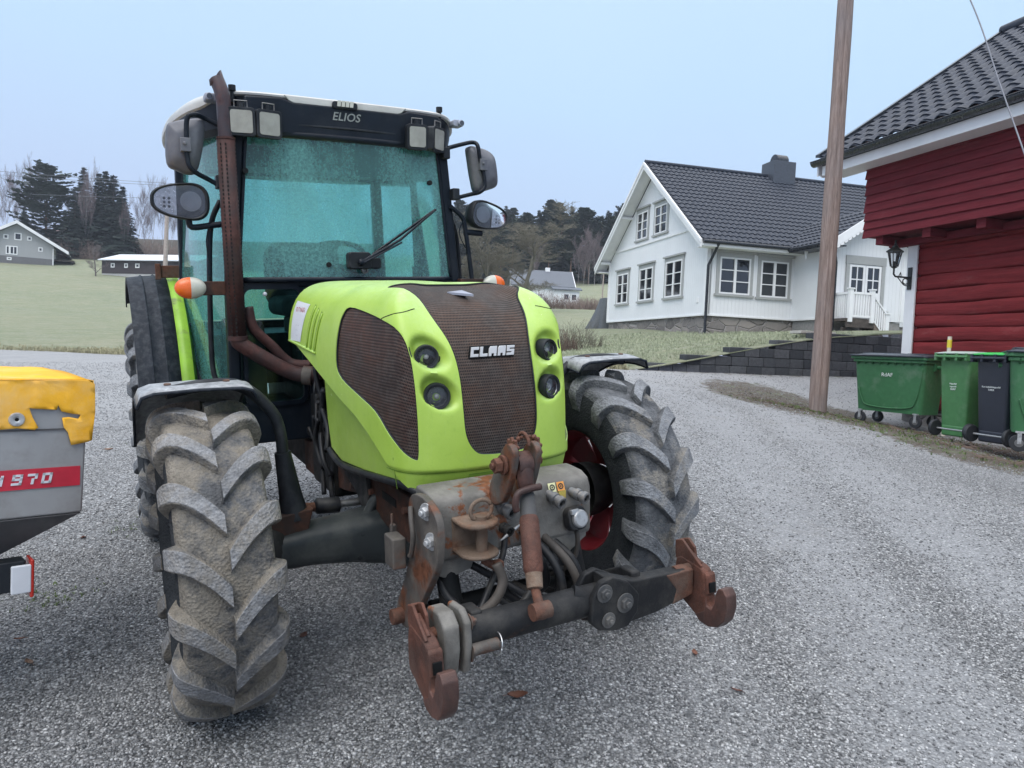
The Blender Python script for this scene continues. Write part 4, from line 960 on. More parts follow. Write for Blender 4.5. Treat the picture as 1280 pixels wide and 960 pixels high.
# catch hooks
def hook(s):
    yc = s*.472; w = .020
    body = [(1.035, .585), (1.10, .592), (1.155, .580), (1.170, .545), (1.178, .500), (1.180, .478), (1.192, .466), (1.206, .470), (1.214, .492), (1.216, .520), (1.226, .540), (1.245, .545), (1.258, .530), (1.262, .490), (1.250, .450), (1.225, .422), (1.190, .410), (1.150, .412), (1.105, .432), (1.070, .448), (1.030, .470)]
    hb = [(p.x, p.y) for p in spline([(a, b, 0) for a, b in body], 3, True)]
    dx = -.02 if s > 0 else .0
    hb = [(a+dx, b) for a, b in hb]
    m = MB(); m.prism(hb, 'y', yc-w, yc+w); h = m.build('catch_hook', M_['rust_hook'], TR, bevel=.009, seg=3)
    tip = [(a+dx, b) for a, b in [(1.175, .500), (1.180, .470), (1.20, .465), (1.214, .492), (1.216, .520), (1.226, .543), (1.247, .548), (1.263, .530), (1.266, .490), (1.254, .448), (1.228, .418), (1.190, .405), (1.150, .408), (1.13, .425), (1.17, .45)]]
    m = MB(); m.prism(tip, 'y', yc-w-.002, yc+w+.002); m.build('hook_tip', M_['hook_dark'], h, bevel=.012, seg=3)
    m = MB(); m.prism([(1.165+dx, .575), (1.175+dx, .565), (1.183+dx, .505), (1.172+dx, .505)], 'y', yc-.020, yc+.020); m.build('latch', M_['rust_hook'], h, bevel=.004)
    m = MB(); m.hexa([V(1.183+dx, yc+a, z) for z in (.515, .545) for a in (-.012, .012) for _ in (0,)]*2) if 0 else m.box((1.179+dx, yc-.012, .512), (1.1845+dx, yc+.012, .543)); m.build('latch_slot', M_['engine_dark'], h)
    m = MB(); m.prism([(1.03+dx, .580), (1.03+dx, .640), (1.06+dx, .650), (1.09+dx, .628), (1.15+dx, .588), (1.14+dx, .578)], 'y', yc-w*.9, yc-w*.9+.010); m.prism([(1.03+dx, .580), (1.03+dx, .640), (1.06+dx, .650), (1.09+dx, .628), (1.10+dx, .578)], 'y', yc+w*.9-.010, yc+w*.9)
    m.box((1.028+dx, yc-w*.9, .59), (1.038+dx, yc+w*.9, .640)); m.tube([(1.06+dx, yc, .62), (1.13+dx, yc, .585)], .009, 8); m.build('release_lever', M_['rust_hook'], h, bevel=.004)
    m = MB()
    for z in (.555, .525, .472): m.cyl((1.085+dx, yc-s*(w+.001), z), (1.085+dx, yc-s*(w-.004), z), .009, 10)
    m.build('hole', M_['engine_dark'], h)
    m = MB(); m.cyl((xc, s*.39, .565), (xc, s*.46, .565), .017, 14); m.build('hook_pin', M_['rust_heavy'], h, smooth=60)
    return h
hook(-1); hook(1)
# top link with its bracket
m = MB()
for y in (-.112, -.034):
    poly = [(.80, .80), (.88, .82), (.93, .90), (.955, .975), (.945, 1.000), (.918, 1.010), (.88, .985), (.845, .93), (.80, .86)]
    m.prism([(p.x, p.y) for p in spline([(a, b, 0) for a, b in poly], 2, True)], 'y', y-.011, y+.011)
tb = m.build('top_link_bracket', M_['rust_steel'], TR, bevel=.005)
m = MB()                                                        # toothed locking ring between the plates
for y in (-.098, -.020):
    pr = []
    for i in range(40):
        a = 2*PI*i/40; r = .040 if (i//2) % 2 else .032; pr.append((.905+math.cos(a)*r, .985+math.sin(a)*r))
    m.prism(pr, 'y', y-.005, y+.005)
m.tube([(.905+.034*math.cos(a), -.06+.0*a, 1.0+.034*math.sin(a)) for a in [PI*i/10 for i in range(11)]], .006, 6)
for i in range(7):
    t = i/6; m.tube([(.905, -.098+.08*t, 1.012+.010*math.sin(PI*t)), (.905, -.088+.08*t, 1.012+.010*math.sin(PI*t))], [.006, .010 if i % 2 else .005], 6)
m.build('toothed_ring', M_['rust_heavy'], tb, bevel=.002)
m = MB(); m.tube([(.905, -.145, .945), (.905, .0, .945)], .014, 12); m.tube([(.905, -.162, .945), (.905, -.140, .945)], .024, 6); m.tube([(.905, -.137, .945), (.905, -.127, .945)], .030, 14); m.tube([(.905, -.172, .945), (.905, -.162, .945)], .011, 10); m.build('top_pin', M_['rust_heavy'], tb, bevel=.002)
m = MB(); m.tube([(.91, -.096, .94), (.91, -.048, .94)], .040, 22); m.tube([V(.91, -.072, .955), V(.93, -.072, .92), tp(658, 612, 'x', .93)], [.026, .028, .022], 14); tl0 = m.build('link_eye', M_['hook_dark'], tb, smooth=50)
A = tp(658, 612, 'x', .93); B = tp(669, 738, 'x', 1.09)
ax = (B-A).normalized(); Lk = (B-A).length
m = MB(); m.tube([A, A+ax*Lk*.05, A+ax*Lk*.06, A+ax*Lk*.30, A+ax*Lk*.31], [.021, .021, .024, .024, .026], 24); tlk = m.build('top_link', M_['cast_grey'], TR, smooth=50)
m = MB(); m.tube([A+ax*Lk*.28, A+ax*Lk*.32, A+ax*Lk*.80, A+ax*Lk*.84], [.025, .029, .029, .025], 24); m.build('link_barrel', M_['rust_hook'], tlk, smooth=50)
m = MB(); m.tube([A+ax*Lk*.82, A+ax*Lk*.98, A+ax*Lk*.99], [.025, .023, .018], 24); m.build('link_collar', M_['mud_metal'], tlk, smooth=50)
C2 = tp(676, 772, 'x', 1.135)
m = MB(); m.tube([A+ax*Lk*.98, C2-V(0, 0, -.02), C2], [.013, .015, .016], 12); m.tube([C2+V(0, -.028, .02), C2+V(0, .028, .02)], .024, 18); m.build('rod_end', M_['rust_heavy'], tlk, smooth=50)
m = MB(); m.tube(spline([A+V(.03, .03, .012), A+V(.034, -.01, .012), A+V(.03, -.045, .002), A+V(.03, -.055, -.03), A+V(.03, -.05, -.05)], 5), .011, 8); m.build('safety_clip', M_['hook_dark'], tlk, smooth=180)
# drawbar jaw with its pin
m = MB()
def jaw(z, t, yr=.062):
    pts = []
    for i in range(13):
        a = -PI/2+PI*i/12; pts.append((.87+math.cos(a)*.058, -.198+math.sin(a)*yr))
    return [(.80, -.198-yr)]+pts+[(.80, -.198+yr)]
m.prism(jaw(0, 0), 'z', .762, .778); m.prism(jaw(0, 0), 'z', .668, .682); m.box((.803, -.26, .67), (.815, -.136, .775)); jw = m.build('drawbar_jaw', M_['mud_metal'], TR, bevel=.006)
m = MB(); m.tube([(.875, -.191, .655), (.875, -.191, .79)], .018, 16); m.build('jaw_pin', M_['mud_metal'], jw, smooth=60)
m = MB(); q = V(.875, -.191, .790); d1 = V(.25, .85, .45).normalized(); d2 = V(-.1, -.4, .95).normalized(); m.tube([q+V(0, 0, .018)+d1*.034*math.cos(a)+d2*.030*math.sin(a) for a in [2*PI*i/24 for i in range(25)]], .0065, 8); m.build('pin_ring', M_['mud_metal'], jw, smooth=180)
m = MB(); m.tube([(.88, -.191, .655), (.89, -.17, .640), (.90, -.15, .632)], .013, 8); m.box((.885, -.165, .62), (.915, -.135, .65)); m.build('pin_catch', M_['rust_heavy'], jw, bevel=.003)
# hydraulic couplers
def coupler(c, d, sc=1.0, mat='coupler_grey'):
    m = MB(); m.lathe([(.014, -.07), (.016, -.045), (.020, -.044), (.020, -.030), (.0165, -.028), (.0165, -.018), (.021, -.016), (.021, -.002), (.0185, .0), (.013, .0), (.012, -.012), (.0001, -.012)], (0, 0, 0), (0, 0, 1), 26)
    dd_ = Vector(d).normalized(); M = frame_M(c, dd_.orthogonal(), dd_.cross(dd_.orthogonal())); m.v = [tuple(M @ (Vector(v)*sc)) for v in m.v]
    o = m.build('hydraulic_coupler', M_[mat], head, smooth=35)
    m = MB(); m.v = []; m.sphere((0, 0, -.008), .008, 10, 6); m.v = [tuple(M @ (Vector(v)*sc)) for v in m.v]; m.build('valve', M_['engine_dark'], o, smooth=180)
coupler(V(.862, -.075, .775), V(.9, .25, -.22), 1.12); coupler(V(.866, .105, .778), V(.9, .22, -.30)); coupler(V(.872, .195, .782), V(.9, .3, -.2), 1.0)
coupler(V(.850, -.078, .712), V(.9, .15, -.15), .85, 'hose_black')
m = MB()
for d in (V(0, .02, .012), V(0, -.022, -.012)): c = V(.852, -.076, .712); m.tube([c+d*.6, c+d*1.7], [.006, .002], 8)
m.build('coupler_wing', M_['alu_dull'], head, smooth=60)
m = MB(); c = V(.845, .180, .712); M = frame_M(c, V(-.1, 1, 0), V(-.25, 0, 1)); m.prism(rrect(.075, .078, .024, 5), 'z', -.035, .0, M=M); sk = m.build('power_socket', M_['hose_black'], head, bevel=.005)
m = MB(); m.lathe([(.0001, .014), (.024, .013), (.030, .008), (.031, -.002)], (0, 0, 0), (0, 0, 1), 28); m.box((-.034, .016, -.002), (-.004, .034, .010)); m.v = [tuple(M @ (Vector(v)+V(.005, -.002, 0))) for v in m.v]; m.build('socket_lid', M_['alu_dull'], sk, bevel=.002)
m = MB(); m.tube(spline([M @ V(.0, -.04, -.02), (.835, .185, .62), (.82, .175, .56), (.78, .13, .51), (.72, .08, .50)], 6), .008, 8); m.build('cable', M_['hose_dusty'], sk, smooth=180)
# stickers
for k, (y, z, mat, w, h) in enumerate([(.103, .822, 'decal_cream', .028, .030), (.136, .822, 'decal_orange', .028, .030), (.106, .787, 'decal_yellow', .030, .030), (.139, .785, 'decal_yellow', .028, .038)]):
    m = MB(); x0 = .8128 if z < .80 else .8035
    if z < .80: m.box((.8105, y-w/2, z-h/2), (.8125, y+w/2, z+h/2))
    else:
        nrm = V(.033, 0, .015); t = V(-.015, 0, .033).normalized(); c = V(.804, y, .8165)+nrm.normalized()*.003; m.add([c+t*sz*h/2+V(0, sy*w/2, 0) for sy, sz in ((-1, -1), (1, -1), (1, 1), (-1, 1))], [(0, 1, 2, 3)])
    st_ = m.build('warning_sticker', M_[mat], head)
    if k < 2:
        m = MB(); nn = nrm.normalized(); MM = frame_M(c+nn*.001, V(0, 1, 0), t); m.lathe([(.006, .0002), (.010, .0002)], (0, 0, 0), (0, 0, 1), 20); m.lathe([(.0001, .0002), (.003, .0002)], (0, 0, 0), (0, 0, 1), 10); m.v = [tuple(MM @ Vector(v)) for v in m.v]; m.build('sticker_symbol', M_['decal_black'], st_)
# hoses hanging below
hs = [
 [(.74, -.28, .62), (.80, -.285, .55), (.86, -.25, .50), (.93, -.20, .485), (.96, -.12, .51), (.94, -.04, .58), (.86, .00, .64)],
 [(.76, -.18, .60), (.84, -.10, .55), (.90, -.02, .50), (.90, .06, .49), (.84, .10, .56), (.78, .10, .64)],
 [(.80, .03, .66), (.88, .06, .60), (.92, .07, .52), (.90, .04, .46), (.82, .0, .44), (.72, -.05, .47)],
 [(.80, .07, .66), (.90, .10, .60), (.93, .12, .53), (.90, .12, .47), (.82, .08, .44), (.72, .0, .48)],
 [(.79, .11, .64), (.86, .15, .58), (.88, .16, .50), (.82, .14, .45), (.72, .08, .46)],
 [(.80, -.07, .70), (.84, -.10, .64), (.88, -.16, .58), (.92, -.22, .52)],
 [(.82, -.02, .70), (.86, .02, .62), (.84, .06, .52), (.78, .04, .46), (.70, -.02, .46)],
 [(.85, -.12, .50), (.88, -.05, .46), (.88, .03, .45), (.84, .10, .47), (.80, .14, .54)],
]
for k, h in enumerate(hs):
    m = MB(); m.tube(spline(h, 7), [.013, .012, .014, .014, .012, .010, .013, .011][k], 12); hh = m.build('hydraulic_hose', M_['hose_black' if k not in (3, ) else 'hose_dusty'], head, smooth=180)
m = MB(); m.tube(spline([(.93, -.17, .655), (.95, -.16, .60), (.955, -.20, .545), (.955, -.27, .52), (.95, -.31, .515)], 6), .015, 12); hh = m.build('hydraulic_hose', M_['hose_dusty'], head, smooth=180)
m = MB(); m.tube([(.955, -.26, .522), (.95, -.325, .515)], .020, 12); m.tube([(.95, -.325, .515), (.95, -.345, .512)], .024, 8); m.build('hose_fitting', M_['rust_steel'], hh, smooth=40)
# ================================================================ GROUND
def tps(pts):
    P = np.array(pts, float); n = len(P); X = P[:, :2]/30.0
    d = np.linalg.norm(X[:, None]-X[None], axis=2); K = np.where(d > 0, d**2*np.log(d+1e-12), 0)+np.eye(n)*1e-3
    A = np.zeros((n+3, n+3)); A[:n, :n] = K; A[:n, n] = 1; A[:n, n+1:] = X; A[n, :n] = 1; A[n+1:, :n] = X.T
    w = np.linalg.solve(A, np.concatenate([P[:, 2], [0, 0, 0]]))
    def f(x, y):
        q = np.stack([np.atleast_1d(x), np.atleast_1d(y)], -1)/30.0
        dd_ = np.linalg.norm(q[:, None]-X[None], axis=2); k = np.where(dd_ > 0, dd_**2*np.log(dd_+1e-12), 0)
        return k @ w[:n]+w[n]+q @ w[n+1:]
    return f
tpt = lambda x, y: tuple(TM @ V(x, y, -.034))
ypts = [tpt(.0, -.95), tpt(.2, -.67), tpt(0, .95), tpt(-2.1, -.9), tpt(-2.1, .9), tpt(1.2, 0), tpt(1.6, -1.6), tpt(1.4, 1.4), tpt(-1, -2.2)]
ypts += [tuple(at(*p)) for p in ((1200, 552, 9.35), (1072, 528, 12.5), (1135, 538, 11.7), (1022, 512, 12.0), (1067, 470, 18), (925, 466, 17.2), (783, 462, 16.5), (700, 458, 18), (0, 437, 28), (160, 443, 26), (500, 452, 22), (1280, 575, 9.0))]
ypts += [(-45, 33, .8), (0, -4, -.25), (-12, 0, -.3), (10, 0, .35), (16, 14, .8), (25, 25, 1.5), (-30, 5, -.2)]
yard_z = tps(ypts)
lpts = [tuple(at(*p)) for p in ((0, 437, 28), (160, 443, 26), (500, 452, 22), (700, 458, 18), (783, 462, 16.5), (80, 386, 60), (130, 343, 95), (67, 334, 105), (0, 324, 108), (100, 316, 130), (200, 318, 130), (700, 437, 24), (740, 411, 33), (705, 386, 75), (690, 386, 92), (745, 362, 110), (740, 356, 135), (640, 356, 140), (876, 417, 28), (760, 412, 38), (950, 414, 28.5), (1002, 421, 18.3), (1040, 419, 18.5), (880, 442, 17.6))]
lpts += [tuple(at(740, 318, 185)), tuple(at(600, 318, 190)), tuple(at(100, 300, 175)), tuple(at(215, 304, 175)), tuple(at(0, 300, 170))]
lpts += [(-45, 33, .8), (40, 60, 4), (30, 30, 2.4), (120, 150, 22), (-150, 150, 22), (0, 330, 48), (-220, 330, 42), (220, 330, 50), (-60, 40, 1.5), (60, 30, 3)]
land_z = tps(lpts)
Bpts = spline([(-70, 36, 0), (-45, 33, 0), tuple(at(0, 437, 28))[:2]+(0,), tuple(at(160, 443, 26))[:2]+(0,), tuple(at(500, 452, 22))[:2]+(0,), tuple(at(700, 458, 18))[:2]+(0,), tuple(at(783, 462, 16.5))[:2]+(0,), tuple(at(925, 466, 17.2))[:2]+(0,), tuple(at(1067, 470, 18))[:2]+(0,), (11.5, 18.8, 0), (30, 22, 0), (60, 22, 0)], 24)
nb = len(Bpts)
WLs = at(783, 462, 16.5); WLe = at(1067, 470, 18)
def yz(x, y): return float(yard_z(x, y)[0])
def lz(x, y): return float(land_z(x, y)[0])
def is_wall(p): return p.x > WLs.x+.2
# yard sheet: from behind the camera out to the grass line
rows = []
for j in range(90):
    t = (j/89)**1.25; row = []
    for i, b in enumerate(Bpts):
        u = i/(nb-1); a = V(-26+u*56, -7, 0); p = a.lerp(V(b.x, b.y, 0), t); row.append(p)
    rows.append(row)
flat = np.array([[p.x, p.y] for r in rows for p in r]); zz = yard_z(flat[:, 0], flat[:, 1]); k = 0
for r in rows:
    for p in r:
        d = math.hypot(p.x, p.y-3); p.z = zz[k]+.010*mnoise.noise(V(p.x*1.1, p.y*1.1, 0))*(1 if d < 14 else .3)+.03*mnoise.noise(V(p.x*.25, p.y*.25, 5)); k += 1
yrow = rows[-1]
def seg_d(p, a, b):
    a, b = V(*a, 0), V(*b, 0); ab = b-a; t = max(0, min(1, (p-a).dot(ab)/ab.dot(ab))); return (p-a-ab*t).length
m = MB(); m.grid(rows)
def mk_gravel():
    t = NT('gravel'); co = t.co
    at_ = t.n.new('ShaderNodeAttribute'); at_.attribute_name = 'verge'; vg = at_.outputs['Fac']
    c1 = t.vor(75, out='Color', co=co); v1 = t.ramp(t.sep(c1)[0], [(0, (.040, .043, .048)), (.3, (.15, .153, .160)), (.6, (.31, .315, .325)), (.85, (.50, .505, .515)), (1, (.74, .76, .78))])
    edge = t.ramp(t.vor(75, out='Distance', co=co), [(.25, 1.0), (.75, .35)])
    c2 = t.vor(150, out='Color', co=co); v2 = t.ramp(t.sep(c2)[1], [(0, (.10, .11, .12)), (.6, (.27, .28, .29)), (1, (.48, .49, .50))])
    c = t.mix(t.ramp(t.noise(40, 3, .6), [(.42, 0.0), (.58, 1.0)]), v1, v2)
    c = t.mix(1.0, c, edge, 'MULTIPLY')
    big = t.ramp(t.noise(.55, 6, .62, dist=.6), [(.30, .84), (.55, 1.02), (.75, 1.14)])
    c = t.mix(1.0, c, big, 'MULTIPLY')
    # wheel tracks and finer packed fines further up the drive
    tr = t.ramp(t.noise(1.0, 5, .6, co=t.mapping((1.6, .22, 1), rot=(0, 0, R_(-35)))), [(.40, 0.0), (.62, .28)])
    c = t.mix(tr, c, (.36, .375, .395))
    dd0 = t.n.new('ShaderNodeVectorMath'); dd0.operation = 'LENGTH'; t.l.new(t.co, dd0.inputs[0]); up0 = t.ramp(t.math('MULTIPLY', dd0.outputs['Value'], .05), [(.25, 0.0), (.65, .5)]); c = t.mix(up0, c, (.39, .395, .405))
    tk = t.n.new('ShaderNodeAttribute'); tk.attribute_name = 'track'; tm_ = t.ramp(t.math('ADD', tk.outputs['Fac'], t.math('MULTIPLY', t.math('SUBTRACT', t.noise(2.2, 6, .65), .5), .9)), [(.25, 0.0), (.8, .42)])
    c = t.mix(tm_, c, t.ramp(t.noise(110, 4, .7), [(.3, (.21, .22, .235)), (.7, (.36, .37, .385))]))
    brn = t.ramp(t.noise(1.7, 7, .7), [(.60, 0.0), (.78, .5)]); c = t.mix(brn, c, (.16, .145, .12))
    # verge: soil, moss and dead leaves
    nz = t.noise(5.5, 8, .72); vm = t.ramp(t.math('ADD', vg, t.math('MULTIPLY', t.math('SUBTRACT', nz, .5), 1.5)), [(.40, 0.0), (.62, 1.0)])
    soil = t.ramp(t.noise(38, 6, .75), [(.30, (.028, .021, .016)), (.50, (.085, .062, .045)), (.62, (.11, .10, .06)), (.78, (.22, .20, .17))])
    mo = t.mix(t.ramp(t.noise(2.6, 5, .6), [(.52, 0.0), (.68, .7)]), soil, t.ramp(t.noise(60, 5, .7), [(.3, (.06, .09, .03)), (.7, (.20, .24, .11))]))
    c = t.mix(t.math('MULTIPLY', vm, .82), c, mo)
    h = t.math('ADD', t.math('MULTIPLY', t.vor(75, co=co), -1.0), t.math('MULTIPLY', t.noise(150, 3), .5))
    b = t.bump(h, .010, .9)
    return t.done(c, .86, 0, .3)
MATS['gravel'] = mk_gravel()
yard = m.build('gravel_yard', MATS['gravel'], smooth=180); tag(yard, kind='structure')
attr = yard.data.attributes.new('verge', 'FLOAT', 'POINT'); vals = []
pole_b = at(1022, 512, 12.0); c_a = at(1072, 528, 12.5); c_b = at(1200, 552, 9.35); c_c = at(1290, 590, 8.3); c_d = at(1280, 620, 7.2)
v0 = at(955, 500, 12.6); isl = [(v0.x, v0.y), (pole_b.x, pole_b.y), (c_a.x, c_a.y), (c_b.x+.4, c_b.y+.6), (9, 7.5)]
isl2 = [(pole_b.x, pole_b.y-.6)]+[tuple(at(1120, 560, 9.6))[:2], tuple(at(1200, 590, 8.2))[:2], (8.3, 5.8)]
def gpx_(px, py):
    d = ray(px, py); s = .5
    while s < 60 and (CAM+d*s).z > yz((CAM+d*s).x, (CAM+d*s).y): s += .05
    q = CAM+d*s; return (q.x, q.y)
TK1 = [gpx_(*q) for q in ((1190, 955), (1075, 760), (985, 630), (925, 555), (880, 510), (800, 480))]; TK2 = [gpx_(*q) for q in ((1275, 745), (1150, 640), (1050, 570), (965, 515), (880, 484))]; TK3 = [gpx_(*q) for q in ((0, 462), (150, 466))]+[(-3, 17), (3, 15)]; tks = []
SQ = lambda q: (q[0], q[1]*.42)
for v in yard.data.vertices:
    p = V(v.co.x, v.co.y, 0); ps = V(p.x, p.y*.42, 0); d = min(seg_d(ps, SQ(isl[i]), SQ(isl[i+1])) for i in range(len(isl)-1)); d2 = min(seg_d(ps, SQ(isl2[i]), SQ(isl2[i+1])) for i in range(len(isl2)-1))
    e = min((p-V(b.x, b.y, 0)).length for b in Bpts[::2]) if p.y > 12 else 9
    vals.append(max(1-sm(.25, 1.0, d), 1-sm(.6, 1.9, (ps-V(pole_b.x-.2, pole_b.y*.42+.35, 0)).length), .8*(1-sm(.15, .8, d2)), .55*(1-sm(.0, .8, e)))); tks.append(max(1-sm(.1, .55, min(seg_d(p, L_[i], L_[i+1]) for i in range(len(L_)-1))) for L_ in (TK1, TK2, TK3)))
attr.data.foreach_set('value', vals); tka = yard.data.attributes.new('track', 'FLOAT', 'POINT'); tka.data.foreach_set('value', tks)
# grass land beyond
rows = []; cx0 = V(0, 0, 0)
for j in range(100):
    t = j/99; row = []
    for i, b in enumerate(Bpts):
        u = i/(nb-1); far = V(-330+u*700, 420+60*math.sin(PI*u), 0); d = t**2.6; p = V(b.x, b.y, 0).lerp(far, d); row.append(p)
    rows.append(row)
flat = np.array([[p.x, p.y] for r in rows for p in r]); zz = land_z(flat[:, 0], flat[:, 1]); k = 0
for j, r in enumerate(rows):
    for i, p in enumerate(r):
        z = zz[k]; k += 1
        if j == 0: z = yrow[i].z if not is_wall(Bpts[i]) else z-.02
        p.z = z+(0 if j < 2 else .06*mnoise.noise(V(p.x*.12, p.y*.12, 2)))
i_w = next(i for i, b in enumerate(Bpts) if is_wall(b))
m = MB(); m.grid(rows)
def mk_grass():
    t = NT('grass')
    n = t.noise(.10, 6, .62, dist=.5); n2 = t.noise(7, 8, .75); n3 = t.noise(34, 6, .75, co=t.mapping((1, 1, 1)))
    c = t.ramp(n, [(.32, (.15, .18, .13)), (.48, (.21, .225, .165)), (.62, (.265, .25, .185)), (.78, (.18, .205, .14))])
    c = t.mix(t.ramp(n2, [(.46, 0.0), (.58, .8)]), c, (.33, .345, .29))
    c = t.mix(t.ramp(t.noise(.55, 8, .75, co=t.mapping((1, 2.6, 1))), [(.40, 0.0), (.64, .8)]), c, (.17, .205, .115))
    c = t.mix(t.ramp(t.noise(1.6, 8, .8, co=t.mapping((1, 1.8, 1))), [(.46, 0.0), (.66, .75)]), c, (.33, .315, .24))
    c = t.mix(t.ramp(n3, [(.45, 0.0), (.66, .65)]), c, (.13, .165, .075))
    c = t.mix(t.ramp(t.noise(1.1, 6, .7), [(.58, 0.0), (.75, .6)]), c, (.33, .29, .20))
    wa = t.n.new('ShaderNodeAttribute'); wa.attribute_name = 'wood'
    c = t.mix(wa.outputs['Fac'], c, t.ramp(t.noise(.6, 8, .7), [(.3, (.035, .032, .026)), (.6, (.075, .062, .045)), (.8, (.06, .075, .045))]))
    t.bump(t.noise(30, 8, .8), .05, .8)
    return t.done(c, .95, 0, .15)
MATS['grass'] = mk_grass()
land = m.build('grass_field', MATS['grass'], smooth=180); tag(land, kind='structure')
wa_ = land.data.attributes.new('wood', 'FLOAT', 'POINT'); wa_.data.foreach_set('value', [sm(0, 5, v.co.y-(137+(0 if v.co.x > -20 else -22)+4*mnoise.noise(V(v.co.x*.05, 0, 0)))) for v in land.data.vertices])

# loose stones over the near yard (nobody could count them: one mass)
def stones():
    rg = np.random.default_rng(4); P = []
    def scatter(n, d0, d1, s0, s1):
        d = d0+(d1-d0)*rg.random(n)**.8; px = rg.uniform(-70, 1350, n); X = (px-640)/F_PX*d; Y = d*1.0
        x = X; y = Y
        s = np.exp(rg.uniform(np.log(s0), np.log(s1), n)); P.append(np.stack([x, y, s], 1))
    scatter(90000, 1.25, 4.2, .0034, .0085); scatter(42000, 4.0, 8.0, .005, .0105); scatter(26000, 7.0, 12.5, .008, .014); scatter(14000, 10, 20, .010, .018)
    A = np.concatenate(P); TT = [np.array(L_) for L_ in (TK1, TK2)]; dm = np.full(len(A), 9.0)
    for T_ in TT:
        for a_, b_ in zip(T_[:-1], T_[1:]):
            ab = b_-a_; tt = np.clip(((A[:, :2]-a_)@ab)/(ab@ab), 0, 1); dm = np.minimum(dm, np.linalg.norm(A[:, :2]-a_-tt[:, None]*ab, axis=1))
    vd_ = np.array([min(min(seg_d(V(a, b, 0), L_[i], L_[i+1]) for L_ in (isl, isl2) for i in range(3)), (V(a, b, 0)-V(pole_b.x-.3, pole_b.y, 0)).length*.75) if b > 5 and a > 2 else 9.0 for a, b in A[:, :2]])
    A = A[(rg.random(len(A)) < np.clip(.30+dm/.6, 0, 1)) & (rg.random(len(A)) < np.clip((vd_-.25)/1.1, .06, 1))]; x, y, s = A.T; n = len(A)
    zz = np.concatenate([yard_z(x[i:i+8000], y[i:i+8000]) for i in range(0, n, 8000)])
    # follow the noise relief of the sheet itself
    bv = BVHTree.FromPolygons([tuple(v.co) for v in yard.data.vertices], [tuple(p.vertices) for p in yard.data.polygons])
    zz = np.array([(lambda h: h[0].z if h[0] is not None else -50.0)(bv.ray_cast(Vector((float(a), float(b), 20.0)), Vector((0, 0, -1)))) for a, b in zip(x, y)])
    base = np.array([[-1, -1, -1], [1, -1, -1], [1, 1, -1], [-1, 1, -1], [-1, -1, 1], [1, -1, 1], [1, 1, 1], [-1, 1, 1]], float)*.62
    V8 = base[None]*rg.uniform(.55, 1.15, (n, 8, 3)); V8 *= np.stack([rg.uniform(.8, 1.3, n), rg.uniform(.7, 1.1, n), rg.uniform(.55, .85, n)], 1)[:, None]
    a = rg.uniform(0, 2*PI, n); b = rg.uniform(-.5, .5, n); ca, sa, cb, sb = np.cos(a), np.sin(a), np.cos(b), np.sin(b)
    X = V8[..., 0]*ca[:, None]-V8[..., 1]*sa[:, None]; Y = V8[..., 0]*sa[:, None]+V8[..., 1]*ca[:, None]; Z = V8[..., 2]
    X, Z = X*cb[:, None]-Z*sb[:, None], X*sb[:, None]+Z*cb[:, None]
    co = np.stack([X*s[:, None]+x[:, None], Y*s[:, None]+y[:, None], Z*s[:, None]+(zz+s*.22)[:, None]], -1).reshape(-1, 3)
    q = np.array([[0, 3, 2, 1], [4, 5, 6, 7], [0, 1, 5, 4], [1, 2, 6, 5], [2, 3, 7, 6], [3, 0, 4, 7]]); F = (q[None]+8*np.arange(n)[:, None, None]).reshape(-1)
    me = bpy.data.meshes.new('loose_gravel'); me.vertices.add(n*8); me.vertices.foreach_set('co', co.ravel()); me.loops.add(n*24); me.loops.foreach_set('vertex_index', F.astype(np.int32)); me.polygons.add(n*6); me.polygons.foreach_set('loop_start', np.arange(0, n*24, 4, dtype=np.int32)); me.update(calc_edges=True)
    at_ = me.attributes.new('tone', 'FLOAT', 'POINT'); far_ = np.clip((np.hypot(x, y)-5)/8, 0, 1); tn_ = rg.random(n); tn_ = tn_*(1-far_*.75)+far_*.47; at_.data.foreach_set('value', np.repeat(tn_, 8).astype(np.float32))
    o = bpy.data.objects.new('loose_gravel', me); COL.objects.link(o)
    t = NT('stone_chips'); a_ = t.n.new('ShaderNodeAttribute'); a_.attribute_name = 'tone'
    c = t.ramp(a_.outputs['Fac'], [(0, (.062, .064, .070)), (.3, (.17, .173, .182)), (.65, (.30, .303, .31)), (.88, (.44, .443, .45)), (1, (.58, .585, .59))])
    c = t.mix(t.ramp(t.noise(300, 3), [(.4, 0.0), (.7, .4)]), c, (.3, .31, .32)); me.materials.append(t.done(c, .75, 0, .3))
    tag(o, 'loose grey and white gravel chips covering the yard', kind='stuff'); return o
stones()
# ================================================================ BUILDINGS
def tiled(m, L, S, tw=.30, th=.36, amp=.028, step=.028, nx=6, x0=0.0):      # sheet in local x (along eave) / -y (down the slope), z up from the sheet
    nw = int(L/tw*nx); rows = []; nc = int(math.ceil(S/th))
    for c in range(nc):
        s0 = c*th; s1 = min(S, (c+1)*th)
        for s, h in ((s0+.001, 0.0), (s0+(s1-s0)*.5, step*.5), (s1, step)):
            row = []
            for i in range(nw+1):
                x = L*i/nw; ph = ((x0+x)/tw) % 1.0
                w = amp*(math.cos(2*PI*ph)*.5+.5)**.8
                row.append(V(x, -s, h+w))
            rows.append(row)
    m.grid(rows); return m
def roof_plane(name, A, B, Cc, mat, parent, **k):                # A,B ridge ends; Cc = eave point below A
    A, B, Cc = Vector(A), Vector(B), Vector(Cc); L = (B-A).length; S = (Cc-A).length
    M = frame_M(A, B-A, A-Cc)
    if M.to_3x3()[2][2] < 0: pass
    m = MB(); tiled(m, L, S, **k); m.v = [tuple(M @ Vector(v)) for v in m.v]
    return m.build(name, mat, parent, smooth=35, solid=.02, off=-1)
